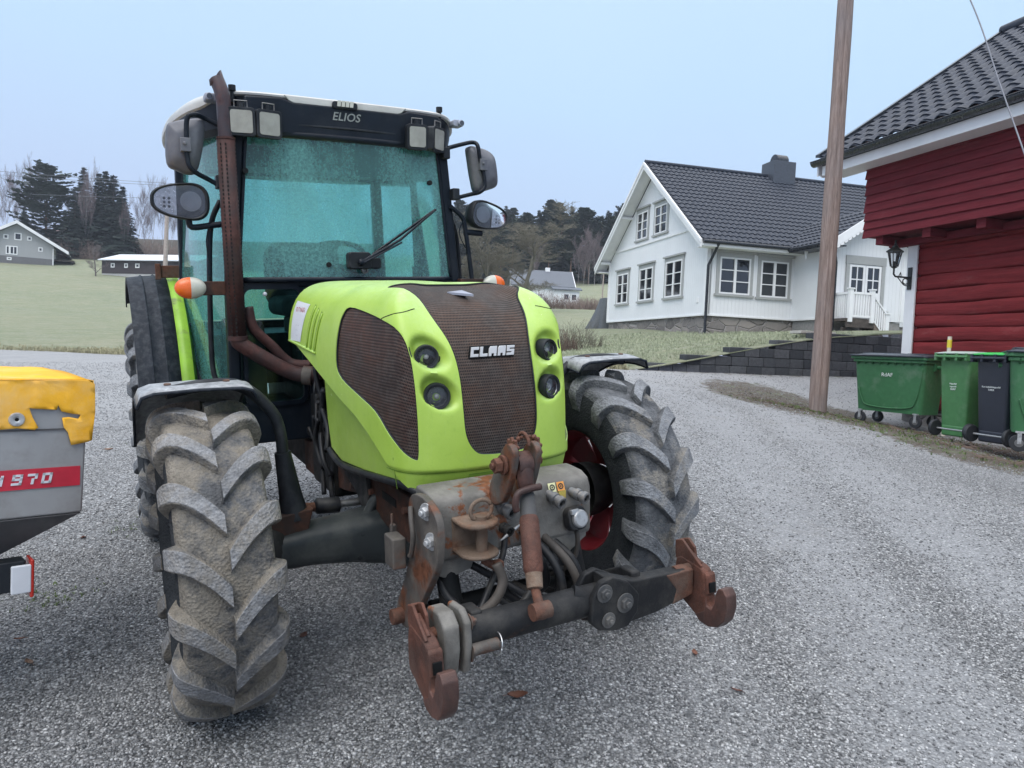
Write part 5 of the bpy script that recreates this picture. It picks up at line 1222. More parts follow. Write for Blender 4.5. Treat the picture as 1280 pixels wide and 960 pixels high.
simple('tile_black', (.030, .038, .055), .55, var=.15, bump=.001, bscale=40, spec=.3)
simple('tile_grey', (.028, .036, .054), .55, var=.2, spec=.25, dirt=(.055, .06, .068), dlo=.5, dhi=.8, dscale=3)
simple('gutter_black', (.02, .024, .032), .3, spec=.5)
simple('white_paint', (.80, .81, .82), .5, var=.02, dirt=(.66, .67, .68), dlo=.5, dhi=.85, dscale=1.5)
simple('casing_grey', (.36, .37, .365), .55, var=.05)
simple('timber_dark', (.06, .05, .045), .85, dirt=(.12, .10, .085), dlo=.45, dhi=.7)
def mk_boards(name, c, pitch, axis, depth=.012, dark=.8, dirt=None):
    t = NT(name); s = t.sep(); w = t.math('FRACT', t.math('MULTIPLY', s[axis], 1/pitch))
    g = t.ramp(w, [(0, 0.0), (.05, 1.0), (.93, 1.0), (1, 0.0)])
    col = t.ramp(t.noise(1.2, 5), [(.3, tuple(x*.94 for x in c)), (.7, c)])
    if dirt: col = t.mix(t.ramp(t.noise(.8, 7, .7), [(.5, 0.0), (.8, .6)]), col, dirt)
    col = t.mix(t.math('SUBTRACT', 1.0, g), col, tuple(x*dark for x in c))
    t.bump(g, depth, .6); MATS[name] = t.done(col, .55, 0, .3)
mk_boards('white_boards', (.80, .82, .84), .16, 0, dirt=(.72, .73, .74))
mk_boards('white_boards_gable', (.80, .82, .84), .16, 1, dirt=(.72, .73, .74))
mk_boards('grey_boards', (.36, .37, .38), .18, 0)
mk_boards('brown_boards', (.055, .045, .05), .2, 0)
def mk_stone():
    t = NT('field_stone'); cd = t.vor(1.5, out='Color', co=t.mapping((1, 1, 1.8))); e = t.vor(1.5, feature='DISTANCE_TO_EDGE', co=t.mapping((1, 1, 1.8)))
    c = t.ramp(t.sep(cd)[0], [(0, (.12, .11, .11)), (.4, (.22, .20, .19)), (.7, (.32, .29, .27)), (1, (.16, .15, .15))])
    c = t.mix(t.ramp(t.noise(9, 6, .7), [(.4, 0.0), (.7, .6)]), c, (.30, .28, .26))
    em = t.ramp(e, [(.01, 0.0), (.06, 1.0)]); c = t.mix(em, (.34, .32, .31), c); t.bump(em, .05); MATS['field_stone'] = t.done(c, .9, 0, .2)
mk_stone()
def mk_pane():
    t = NT('window_glass'); t.done((.012, .015, .02), .06, 0, .9); MATS['window_glass'] = t.m
mk_pane()
def frameM(org, x, y): 
    M = Matrix((Vector(x), Vector(y), V(0, 0, 1))).transposed().to_4x4(); M.translation = Vector(org); return M
LD = V(.969, .2471, 0).normalized(); GD = V(-LD.y, LD.x, 0)
def window(parent, P, s0, s1, z0, z1, casing=.13, cols=2, rws=3, proud=.0, crown=True, frame='white_paint', case='casing_grey', mull=.06):
    # P(s, out, z): wall coordinates -> local point
    def bx(m, a0, a1, o0, o1, b0, b1):
        m.hexa([P(a0, o0, b0), P(a1, o0, b0), P(a1, o1, b0), P(a0, o1, b0), P(a0, o0, b1), P(a1, o0, b1), P(a1, o1, b1), P(a0, o1, b1)])
    m = MB()
    if casing:
        bx(m, s0, s0+casing, .002, .035, z0+.02, z1-.02); bx(m, s1-casing, s1, .002, .035, z0+.02, z1-.02); bx(m, s0, s1, .002, .038, z1-casing*1.3, z1); bx(m, s0-.05, s1+.05, .002, .09, z0-.02, z0+.06)
        if crown: bx(m, s0-.08, s1+.08, .002, .11, z1, z1+.07)
        w = m.build('window', M_[case], parent)
    c = casing; a0, a1, b0, b1 = s0+c+.005, s1-c-.005, z0+.07, z1-c*1.3-.005
    m = MB(); f = mull
    bx(m, a0, a0+f, .003, .055, b0, b1); bx(m, a1-f, a1, .003, .055, b0, b1); bx(m, a0+f, a1-f, .003, .055, b0, b0+f); bx(m, a0+f, a1-f, .003, .055, b1-f, b1)
    for i in range(1, cols):
        q = a0+(a1-a0)*i/cols; hw = f*(.85 if cols == 2 or i == cols//2 else .4); bx(m, q-hw, q+hw, .003, .058, b0+f, b1-f)
    for j in range(1, rws):
        q = b0+f+(b1-b0-2*f)*j/rws; bx(m, a0+f, a1-f, .003, .048, q-.018, q+.018)
    if casing: fr = m.build('frame', M_[frame], w)
    else: fr = m.build('window', M_[frame], parent); w = fr
    m = MB(); m.add([P(a0+f*.5, .012, b0+f*.5), P(a1-f*.5, .012, b0+f*.5), P(a1-f*.5, .012, b1-f*.5), P(a0+f*.5, .012, b1-f*.5)], [(0, 1, 2, 3)]); m.build('pane', M_['window_glass'], w)
    return w
def cyl_path(name, pts, r, mat, parent, n=10):
    m = MB(); m.tube(pts, r, n); return m.build(name, M_[mat], parent, smooth=60)

# ---------------------------------------------------------------- white farmhouse
HM = frameM((7.2, 28, 0), LD, GD)
WH = thing('farmhouse', 'white wooden farmhouse with black tiled roof, grey window casings and stone foundation', 'house', M=HM)
W_, Dp = 13.0, 10.0
gp = [(0, 2.95), (Dp, 2.95), (Dp, 6.45), (Dp/2, 9.45), (0, 6.05)]
m = MB(); m.prism([(0, 2.95), (Dp, 2.95), (Dp, 5.95), (Dp/2, 9.58), (0, 5.95)], 'x', 0, .2); m.build('gable_wall', M_['white_boards_gable'], WH)
m = MB(); m.box((.001, 0, 2.95), (W_, .2, 5.95)); m.box((.001, Dp-.2, 2.95), (W_, Dp, 5.95)); m.box((W_, 0, 2.95), (W_+.2, Dp, 5.95)); m.build('wall', M_['white_boards'], WH)
m = MB(); m.box((.06, .06, 1.6), (W_-.06, Dp-.06, 2.93)); m.build('foundation', M_['field_stone'], WH)
m = MB(); m.box((-.04, -.04, 2.93), (3.7, .06, 3.0)); m.box((-.04, .06, 2.93), (.04, Dp+.04, 3.0)); m.box((-.05, -.05, 2.99), (.10, .10, 5.88)); m.box((-.045, Dp-.12, 3.0), (.04, Dp+.04, 5.9)); m.box((-.05, .75, 6.35), (.02, Dp-.75, 6.47)); m.build('trim_boards', M_['white_paint'], WH, bevel=.006)
GP = lambda s, o, z: V(-o, s, z)
FP = lambda s, o, z: V(s, -o, z)
window(WH, GP, 7.35, 8.95, 3.74, 5.42); window(WH, GP, 4.62, 6.28, 3.74, 5.44); window(WH, GP, 1.85, 3.6, 3.73, 5.47)
window(WH, GP, 5.45, 6.85, 6.58, 8.05, mull=.05); window(WH, GP, 3.5, 4.95, 6.58, 8.03, mull=.05)
window(WH, FP, .38, 1.96, 3.73, 5.37); window(WH, FP, 2.15, 3.62, 3.71, 5.35)
ov = .55; rz = 9.78; pitch = (rz-6.08)/(Dp/2); ez = rz-pitch*(Dp/2+ov)
roof_plane('roof', (-.55, Dp/2, rz), (W_+.5, Dp/2, rz), (-.55, -ov, ez), M_['tile_black'], WH, tw=.24, th=.36, amp=.05, step=.035)
M2 = roof_plane('roof', (W_+.5, Dp/2, rz), (-.55, Dp/2, rz), (W_+.5, Dp+ov, ez), M_['tile_black'], WH, tw=.3, th=.36, nx=4)
m = MB(); m.tube([(-.57, Dp/2, rz+.06), (W_+.5, Dp/2, rz+.06)], .09, 10); m.build('ridge_tiles', M_['tile_black'], WH, smooth=60)
m = MB()
for s in (-1, 1):                                                # bargeboards, soffits
    yE = Dp/2+s*(Dp/2+ov); 
    for (xo0, xo1, dz0, dz1) in ((-.62, -.57, .03, -.27), (-.66, -.62, .05, -.10)):
        m.hexa([V(xo0, Dp/2, rz+dz1), V(xo1, Dp/2, rz+dz1), V(xo1, yE, ez+dz1), V(xo0, yE, ez+dz1), V(xo0, Dp/2, rz+dz0), V(xo1, Dp/2, rz+dz0), V(xo1, yE, ez+dz0), V(xo0, yE, ez+dz0)])
    m.hexa([V(-.57, Dp/2, rz-.10), V(0, Dp/2, rz-.10), V(0, yE, ez-.10), V(-.57, yE, ez-.10), V(-.57, Dp/2, rz-.06), V(0, Dp/2, rz-.06), V(0, yE, ez-.06), V(-.57, yE, ez-.06)])
    m.box((-.5, yE-s*.5 if s > 0 else yE, ez-.22), (W_, yE if s > 0 else yE+.5, ez-.18))
    m.box((-.55, yE-.02, ez-.2), (W_, yE+.02, ez-.02))
for y in (.1, 2.6, Dp-2.6, Dp-.1): m.box((-.55, y-.06, 5.85 if y in (.1, Dp-.1) else 7.72), (0, y+.06, 5.97 if y in (.1, Dp-.1) else 7.84))
m.build('bargeboard', M_['white_paint'], WH, bevel=.006)
cyl_path('gutter', [(-.55, -ov-.06, ez-.04), (5.2, -ov-.06, ez-.05)], .075, 'gutter_black', WH)
cyl_path('downpipe', [(.08, -ov-.06, ez-.1), (.10, -.35, ez-.35), (-.02, -.11, ez-.85), (-.02, -.11, 1.9)], .055, 'gutter_black', WH)
m = MB(); m.box((5.5, Dp/2-.52, 9.3), (6.65, Dp/2+.45, 10.45)); ch = m.build('chimney', simple('chimney_metal', (.06, .068, .085), .4), WH, bevel=.01)
m = MB(); m.tube([(5.80, Dp/2-.05, 10.50), (6.35, Dp/2-.05, 10.50)], .33, 28); m.build('cowl', M_['gutter_black'], ch, smooth=50)
m = MB(); m.box((.45, -.03, 3.25), (.55, -.0, 3.42)) if 0 else m.box((-.03, .55, 3.45), (0, .68, 3.65)); m.build('wall_box', M_['white_paint'], WH)
# entrance wing
xw = 3.75; wy = -2.45; ww = 3.0
m = MB(); m.box((xw, wy, 2.95), (xw+.18, 0, 5.75)); m.box((xw+ww-.18, wy, 2.95), (xw+ww, 0, 5.75)); m.prism([(xw+.18, 2.95), (xw+ww-.18, 2.95), (xw+ww-.18, 5.72), (xw+ww/2, 6.5), (xw+.18, 5.72)], 'y', wy+.01, wy+.18); m.build('entrance_wing', M_['white_boards'], WH)
m = MB(); m.box((xw-.03, wy-.04, 2.92), (xw+.16, wy+.12, 5.75)); m.box((xw-.03, wy+.12, 2.92), (xw+.02, 0, 3.0)); m.build('trim_board', M_['white_paint'], WH, bevel=.005); m = MB(); m.box((xw+ww-.14, wy-.04, 2.95), (xw+ww+.03, wy+.1, 5.7)); m.build('trim_board', M_['white_paint'], WH, bevel=.005)
m = MB(); m.box((xw+.06, wy+.06, 1.6), (xw+ww-.06, -.02, 2.92)); m.build('foundation', simple('concrete_grey', (.26, .255, .25), .9), WH)
rr_ = 7.0; e2 = 5.62
for s in (-1, 1):
    xa = xw+ww/2; xe = xa+s*(ww/2+.62)
    A = (xa, wy-.5, rr_); B = (xa, .8, rr_); Ce = (xe, wy-.5, e2)
    if s < 0: roof_plane('wing_roof', B, A, (xe, .8, e2), M_['tile_black'], WH, tw=.24, th=.36, amp=.045, step=.04)
    else: roof_plane('wing_roof', A, B, Ce, M_['tile_black'], WH, tw=.24, th=.36, amp=.045, step=.04)
m = MB()
for s in (-1, 1):
    xa = xw+ww/2; xe = xa+s*(ww/2+.62)
    m.hexa([V(xa, wy-.57, rr_-.30), V(xa, wy-.52, rr_-.30), V(xe, wy-.52, e2-.30), V(xe, wy-.57, e2-.30), V(xa, wy-.57, rr_+.03), V(xa, wy-.52, rr_+.03), V(xe, wy-.52, e2+.03), V(xe, wy-.57, e2+.03)])
    for k in range(14):                                          # scalloped edge under the bargeboard
        t = (k+.5)/14; c = V(xa, wy-.545, rr_-.30).lerp(V(xe, wy-.545, e2-.30), t); m.cyl(c+V(0, -.02, 0), c+V(0, .02, 0), .09, 12)
m.build('bargeboard', M_['white_paint'], WH)
cyl_path('gutter', [(xw-.66, wy-.5, e2-.05), (xw-.66, -.1, e2-.05)], .07, 'gutter_black', WH)
m = MB(); m.box((xw-.66, wy-.5, e2-.16), (xw-.60, 0, e2-.0)); m.box((xw-.60, wy-.5, e2-.16), (xw, 0, e2-.12)); m.build('fascia', M_['gutter_black'], WH)
cyl_path('downpipe', [(xw-.62, wy-.35, e2-.1), (xw-.3, wy-.3, e2-.35), (xw-.07, wy-.1, e2-.7), (xw-.07, wy-.1, 1.9)], .05, 'gutter_black', WH)
m = MB(); m.prism([(xw-.45, e2-.16), (xw-.35, e2-.16), (xw-.40, e2-.45)], 'y', -1.3, -1.22); m.build('eave_bracket', M_['white_paint'], WH)
WP = lambda s, o, z: V(xw+s, wy-o, z)
m = MB(); m.box((xw+.42, wy-.05, 3.0), (xw+.56, wy+.01, 5.12)); m.box((xw+1.94, wy-.05, 3.0), (xw+2.08, wy+.01, 5.12)); m.box((xw+.40, wy-.055, 4.95), (xw+2.10, wy+.01, 5.25)); door = m.build('entrance_door', M_['casing_grey'], WH)
for k in range(2):
    a0 = .57+.69*k; m = MB()
    m.box((xw+a0, wy-.03, 3.02), (xw+a0+.67, wy-.0, 3.95)); m.box((xw+a0, wy-.03, 3.95), (xw+a0+.09, wy, 4.93)); m.box((xw+a0+.58, wy-.03, 3.95), (xw+a0+.67, wy, 4.93)); m.box((xw+a0+.09, wy-.03, 4.85), (xw+a0+.58, wy, 4.93)); m.box((xw+a0+.315, wy-.025, 3.95), (xw+a0+.355, wy, 4.85)); m.box((xw+a0+.09, wy-.022, 4.38), (xw+a0+.58, wy, 4.42))
    m.build('door_leaf', M_['white_paint'], door)
    m = MB(); m.add([V(xw+a0+.09, wy-.008, 3.95), V(xw+a0+.58, wy-.008, 3.95), V(xw+a0+.58, wy-.008, 4.85), V(xw+a0+.09, wy-.008, 4.85)], [(0, 1, 2, 3)]); m.build('door_pane', M_['window_glass'], door)
# porch deck, stair and railings
dy = wy-.80
m = MB(); m.box((xw-.05, dy, 2.83), (xw+1.1, wy-.01, 2.93)); m.box((xw-.05, dy, 2.62), (xw+1.1, dy+.05, 2.83)); m.box((xw+.0, dy+.2, 1.7), (xw+.15, dy+.35, 2.62)); m.box((xw+.9, dy+.2, 1.7), (xw+1.02, dy+.35, 2.62)); deck = m.build('porch_deck', M_['timber_dark'], WH)
m = MB()
for k in range(5): m.box((xw+1.1+.26*k, dy+.05, 2.72-.17*k), (xw+1.1+.26*k+.28, wy-.05, 2.77-.17*k)); m.box((xw+1.12+.26*k, dy+.05, 2.58-.17*k), (xw+1.14+.26*k, wy-.05, 2.72-.17*k))
m.hexa([V(xw+1.1, dy, 2.55), V(xw+1.1, dy+.05, 2.55), V(xw+2.4, dy+.05, 1.75), V(xw+2.4, dy, 1.75), V(xw+1.1, dy, 2.83), V(xw+1.1, dy+.05, 2.83), V(xw+2.4, dy+.05, 2.0), V(xw+2.4, dy, 2.0)])
m.build('porch_stair', simple('timber_brown', (.16, .13, .11), .85), WH)
def post(m, x, y, z0, z1, w=.07): m.box((x-w, y-w, z0), (x+w, y+w, z1)); m.box((x-w-.03, y-w-.03, z1), (x+w+.03, y+w+.03, z1+.04)); 
m = MB(); post(m, xw+.06, dy, 2.8, 3.95); post(m, xw+.95, dy, 2.8, 3.95); post(m, xw+1.60, dy, 1.95, 3.14)
m.box((xw+.06, dy-.04, 3.78), (xw+.95, dy+.04, 3.86)); m.box((xw+.06, dy-.025, 2.98), (xw+.95, dy+.025, 3.04))
for k in range(7): x = xw+.18+.105*k; m.box((x-.025, dy-.02, 3.04), (x+.025, dy+.02, 3.78))
def sl(m, x0, x1, z0, z1, h, t): m.hexa([V(x0, dy-t, z0-h), V(x1, dy-t, z1-h), V(x1, dy+t, z1-h), V(x0, dy+t, z0-h), V(x0, dy-t, z0), V(x1, dy-t, z1), V(x1, dy+t, z1), V(x0, dy+t, z0)])
sl(m, xw+.95, xw+1.60, 3.86, 3.16, .08, .04); sl(m, xw+.95, xw+1.60, 3.04, 2.32, .06, .025)
for k in range(6): x = xw+1.05+.09*k; zt_ = 3.80-1.08*(x-xw-.95); m.box((x-.025, dy-.02, zt_-.80), (x+.025, dy+.02, zt_-.02))
m.box((xw+.03, dy, 3.78), (xw+.11, wy, 3.86))
for k in range(6): y = dy+.10+.11*k; m.box((xw+.05, y-.025, 2.95), (xw+.09, y+.025, 3.78))
m.build('porch_railing', M_['white_paint'], WH); m = MB(); post(m, xw+2.15, wy-.1, 2.1, 3.3); m.build('railing_post', M_['white_paint'], WH)

# ---------------------------------------------------------------- red storehouse
BD = V(.30, -.954, 0).normalized(); BN = V(-BD.y, BD.x, 0)                                        # BN = into the building
BM = frameM((7.1, 13, 0), BD, BN)
BA = thing('storehouse', 'red timber storehouse with log walls, overhanging upper floor and black tiled roof', 'barn', M=BM)
def mk_red(name, c, wear):
    t = NT(name); g = t.noise(3.5, 7, .7, co=t.mapping((.35, 1, 5)))
    col = t.ramp(g, [(.3, tuple(x*.62 for x in c)), (.55, c), (.8, tuple(min(1, x*1.25) for x in c))])
    col = t.mix(t.ramp(t.noise(2.3, 8, .75, co=t.mapping((.6, 1, 2))), [(.58, 0.0), (.75, .55)]), col, wear)
    t.bump(t.noise(7, 8, .8, co=t.mapping((.25, 1, 6))), .02); MATS[name] = t.done(col, .8, 0, .2)
mk_red('red_log', (.235, .032, .036), (.32, .11, .105)); mk_red('red_board', (.175, .026, .036), (.26, .085, .09))
LB = 9.0
m = MB(); rnd = random.Random(5); z = .55
while z < 3.55:
    h = rnd.uniform(.20, .27); wob = [rnd.uniform(-.012, .012) for _ in range(12)]
    rows = []
    for i in range(25):
        x = -.0+LB*i/24; dz = .012*math.sin(i*.9+z*7)+wob[i % 12]*.6; row = []
        for a, o in ((0, -.03), (.04, -.058), (.14, -.074), (.5, -.080+.012*math.sin(i*1.7+z*5)), (.84, -.074), (.96, -.055), (1, -.03)):
            row.append(V(x, o-.0, z+h*a+dz))
        rows.append(row)
    m.grid(rows); z += h*.985
m.build('log_wall', M_['red_log'], BA, smooth=50)
m = MB(); m.box((0, 0, .5), (LB, 5.6, 3.6)); m.build('wall_core', M_['red_log'], BA)
m = MB(); m.box((-.19, -.125, .45), (.02, -.092, 3.50)); m.box((-.19, -.092, .45), (-.16, .2, 3.50)); m.build('corner_board', M_['white_paint'], BA, bevel=.004)
m = MB(); m.box((-.2, 0, .2), (LB, 5.7, .55)); m.build('foundation', M_['field_stone'], BA)
# upper floor boarding (lapped)
m = MB(); z = 3.56; k = 0
while z < 5.0:
    h = rnd.uniform(.135, .165); e0 = rnd.uniform(-.035, .03)
    m.hexa([V(-.72+e0, -.665-.012*rnd.random(), z), V(LB, -.665, z), V(LB, -.63, z), V(-.72+e0, -.63, z), V(-.72+e0, -.640, z+h+.02), V(LB, -.640, z+h+.02), V(LB, -.615, z+h+.02), V(-.72+e0, -.615, z+h+.02)]); z += h
m.build('lapped_boarding', M_['red_board'], BA)
m = MB(); m.box((-.70, -.61, 3.58), (LB, 6.2, 5.0)); m.prism([(-.6, 5.0), (6.2, 5.0), (2.8, 7.9)], 'x', -.69, -.6); m.build('upper_wall', M_['red_board'], BA)
m = MB()
for x in (-.45, .55, 1.55, 2.55, 3.55, 4.55): m.box((x, -.60, 3.42), (x+.16, .0, 3.565))
m.box((-.5, -.25, 3.40), (LB, -.12, 3.52)); m.build('floor_beam', M_['red_board'], BA)
rz = 8.15; ry = 3.2; ey = -1.12; ez = 5.08; xg = -1.45
roof_plane('roof', (xg, ry, rz), (LB+.4, ry, rz), (xg, ey, ez), M_['tile_grey'], BA, tw=.30, th=.35, amp=.058, step=.028, nx=12)
roof_plane('roof', (LB+.4, ry, rz), (xg, ry, rz), (LB+.4, 2*ry-ey, ez), M_['tile_grey'], BA, tw=.3, th=.35, nx=4)
m = MB(); m.tube([(xg, ry, rz+.07), (LB+.4, ry, rz+.07)], .11, 14); m.build('ridge_tiles', M_['tile_grey'], BA, smooth=60)
m = MB(); m.box((xg+.1, ey+.02, 4.78), (LB, ey+.055, 4.955)); m.box((xg+.1, ey+.055, 4.80), (LB, -.60, 4.83))
for s in (-1, 1):
    yE = ey if s < 0 else 2*ry-ey
    m.hexa([V(xg-.02, ry, rz-.30), V(xg+.02, ry, rz-.30), V(xg+.02, yE, ez-.30), V(xg-.02, yE, ez-.30), V(xg-.02, ry, rz-.02), V(xg+.02, ry, rz-.02), V(xg+.02, yE, ez-.02), V(xg-.02, yE, ez-.02)])
    for k in range(16):
        t = (k+.5)/16; c = V(xg, ry, rz-.30).lerp(V(xg, yE, ez-.30), t); m.cyl(c-V(.018, 0, 0), c+V(.018, 0, 0), .10, 10)
m.build('bargeboard', M_['white_paint'], BA)
m = MB(); rows = []
for x in (xg-.03, LB+.4):
    rows.append([V(x, ey-.075+.085*math.cos(a), 5.03+.085*math.sin(a)) for a in [PI+PI*i/10 for i in range(11)]])
m.grid(rows); m.box((xg+.1, ey+.012, 4.96), (LB, ey+.03, 5.06)); m.tube([(xg-.03, ey-.158, 5.035), (LB, ey-.158, 5.035)], .010, 8); m.build('gutter', M_['gutter_black'], BA, smooth=50, solid=.004)
m = MB(); m.hexa([V(xg-.05, ry, rz+.06), V(xg+.06, ry, rz+.06), V(xg+.06, ey-.03, ez+.06), V(xg-.05, ey-.03, ez+.06), V(xg-.05, ry, rz+.11), V(xg+.06, ry, rz+.11), V(xg+.06, ey-.03, ez+.11), V(xg-.05, ey-.03, ez+.11)]); m.build('verge_flashing', M_['gutter_black'], BA)
m = MB(); m.tube([(xg+.45, ey+.05, 4.93), (xg+.48, ey+.25, 4.86)], .05, 10); m.build('gutter_outlet', M_['gutter_black'], BA)
# wall lantern on a scrolled bracket
lx, lyy = -.10, -.125
m = MB(); m.box((lx-.04, lyy-.02, 2.63), (lx+.04, lyy, 3.02)); m.tube([(lx, lyy-.01, 2.84), (lx, lyy-.33, 2.84), (lx, lyy-.37, 2.88), (lx, lyy-.37, 2.98)], .016, 8); m.tube([(lx, lyy-.10-.06*math.cos(a)-.0, 2.77+.05*math.sin(a)) for a in [2*PI*i/16 for i in range(17)]], .010, 6); m.tube(spline([(lx, lyy-.02, 2.70), (lx, lyy-.12, 2.70), (lx, lyy-.2, 2.76), (lx, lyy-.28, 2.83)], 5), .009, 6); m.tube([(lx, lyy-.20, 2.84), (lx, lyy-.22, 2.92), (lx, lyy-.25, 2.86)], .010, 6)
lan = m.build('wall_lantern', simple('iron_black', (.012, .014, .013), .4), BA, smooth=40)
c = V(lx, lyy-.37, 2.98); m = MB()
m.lathe([(.02, 0), (.05, .01), (.055, .03), (.03, .035), (.03, .0)], c, (0, 0, 1), 6)
for a in range(6):
    t = 2*PI*a/6; m.tube([c+V(math.cos(t)*.062, math.sin(t)*.062, .03), c+V(math.cos(t)*.115, math.sin(t)*.115, .29)], .009, 6)
m.lathe([(.0001, .44), (.02, .43), (.025, .40), (.055, .38), (.06, .36), (.145, .295), (.15, .28), (.10, .285), (.0001, .30)], c, (0, 0, 1), 6); m.lathe([(.0001, .50), (.018, .48), (.012, .455), (.02, .44), (.0001, .43)], c, (0, 0, 1), 10); m.build('lantern_cage', M_['iron_black'], lan)
m = MB(); m.lathe([(.060, .03), (.112, .285)], c, (0, 0, 1), 6); m.build('lantern_glass', M_['lamp_glass'], lan)
m = MB(); m.tube([c+V(0, 0, .03), c+V(0, 0, .12)], .03, 10); m.build('bulb_holder', M_['iron_black'], lan)

# ---------------------------------------------------------------- distant houses
def front_frame(px, py, depth, yaw=0):
    p = at(px, py, depth); M = Matrix.Translation(p) @ Matrix.Rotation(R_(yaw), 4, 'Z'); return M
# grey house on the left slope (gable towards the yard)
p0 = at(21, 328, 105); GM = Matrix.Translation((p0.x, p0.y, p0.z-1.2)) @ Matrix.Rotation(R_(29), 4, 'Z')
GH = thing('grey_house', 'pale grey boarded house with white trimmed gable on the far left slope', 'house', M=GM)
zb = 1.2
k = 105/917.0
gw = 4.45; 
m = MB(); m.prism([(-gw, zb+.9), (gw, zb+.6), (gw, zb+2.75), (0, zb+5.45), (-gw, zb+2.75)], 'y', 0, .25); m.box((-gw, .25, zb+.8), (gw, 12, zb+2.7)); m.build('wall', M_['grey_boards'], GH)
m = MB(); m.box((-gw-.02, -.02, -1.5), (gw-.02, 11.9, zb+.85)); m.build('basement', simple('basement_grey', (.15, .15, .16), .9), GH)
GR = lambda s, o, z: V(s, -o, z)
def gpx(px, py): q = GM.inverted() @ onplane(px, py, GM.translation, GM.to_3x3() @ V(0, 1, 0)); return q.x, q.z
for (x0, y0, x1, y1, c) in ((4.1, 293.1, 10.7, 298.7, 1), (17.8, 291.6, 27.2, 300.4, 1), (34, 296, 39.8, 301.2, 1), (7, 308, 22.2, 318, 3), (47.8, 309.5, 53.5, 315, 1), (8.4, 321.6, 14.6, 325.4, 1)):
    a = gpx(x0, y1); b = gpx(x1, y0); window(GH, GR, a[0], b[0], a[1], b[1], casing=0, cols=c if c > 1 else 1, rws=1, mull=.13)
rp_ = zb+5.75
for s in (-1, 1):
    ex = 6.35 if s > 0 else -5.2; ezz = rp_-abs(ex)*.60
    m = MB(); A = V(0, -.8, rp_); B = V(0, 12.5, rp_); E1 = V(ex, -.8, ezz); E2 = V(ex, 12.5, ezz); m.hexa([A, B, E2, E1, A+V(0, 0, .12), B+V(0, 0, .12), E2+V(0, 0, .12), E1+V(0, 0, .12)]); m.build('roof', simple('roof_pale', (.42, .45, .49), .7) if s < 0 else M_['roof_pale'], GH)
    m = MB(); m.hexa([A+V(0, -.08, -.3), A+V(0, -.0, -.3), E1+V(0, 0, -.3), E1+V(0, -.08, -.3), A+V(0, -.08, .16), A+V(0, 0, .16), E1+V(0, 0, .16), E1+V(0, -.08, .16)]); m.build('bargeboard', M_['white_paint'], GH)
m = MB(); m.box((gw, .6, zb+.75), (gw+2.6, 5, zb+.95)); m.box((gw, .6, zb+.95), (gw+.06, .66, zb+2.6)); m.box((gw+2.3, .6, zb-1), (gw+2.4, .7, zb+.8)); m.box((gw, .6, zb+1.7), (gw+2.2, .66, zb+1.78)); m.build('balcony', M_['timber_dark'], GH)
m = MB(); m.box((gw+.05, .9, zb+1.0), (gw+.12, 3, zb+2.5)); m.build('balcony_door', M_['white_paint'], GH)
m = MB(); m.box((-2.0, 5, rp_-1.0), (-1.5, 5.5, rp_+.0)); m.build('chimney', M_['basement_grey'], GH)
m = MB(); m.tube([(gw-.05, -.06, -1.3), (gw-.05, -.06, zb+2.4)], .08, 6); m.build('downpipe', M_['white_paint'], GH)
# brown shed
p0 = at(127, 341.5, 95); p1 = at(222, 345, 92); sd = V(p1.x-p0.x, p1.y-p0.y, 0); SL = 15.0; sd.normalize()
SM = frameM((p0.x, p0.y, p0.z), sd, V(-sd.y, sd.x, 0)); SH = thing('shed', 'long dark brown shed with pale metal roof on the far left slope', 'shed', M=SM)
m = MB(); m.box((0, 0, 0), (SL, 5, 1.75)); m.build('wall', M_['brown_boards'], SH)
m = MB(); m.box((.02, .03, -1.5), (SL, 4.9, 0)); m.build('foundation', simple('pale_stone', (.42, .42, .42), .9), SH)
m = MB(); m.hexa([V(-.2, -.5, 1.62), V(SL, -.5, 1.62), V(SL, 3.2, 2.75), V(-.2, 3.2, 2.75), V(-.2, -.5, 1.74), V(SL, -.5, 1.74), V(SL, 3.2, 2.87), V(-.2, 3.2, 2.87)]); m.hexa([V(-.2, 5.8, 1.62), V(SL, 5.8, 1.62), V(SL, 3.2, 2.75), V(-.2, 3.2, 2.75), V(-.2, 5.8, 1.74), V(SL, 5.8, 1.74), V(SL, 3.2, 2.87), V(-.2, 3.2, 2.87)]); m.build('roof', simple('roof_frost', (.60, .64, .68), .7), SH)
for (x0, x1) in ((1.45, 2.05), (3.55, 4.1), (5.25, 5.9), (8.3, 8.9)): window(SH, FP, x0, x1, .68, 1.32, casing=0, cols=1, rws=1, mull=.13)
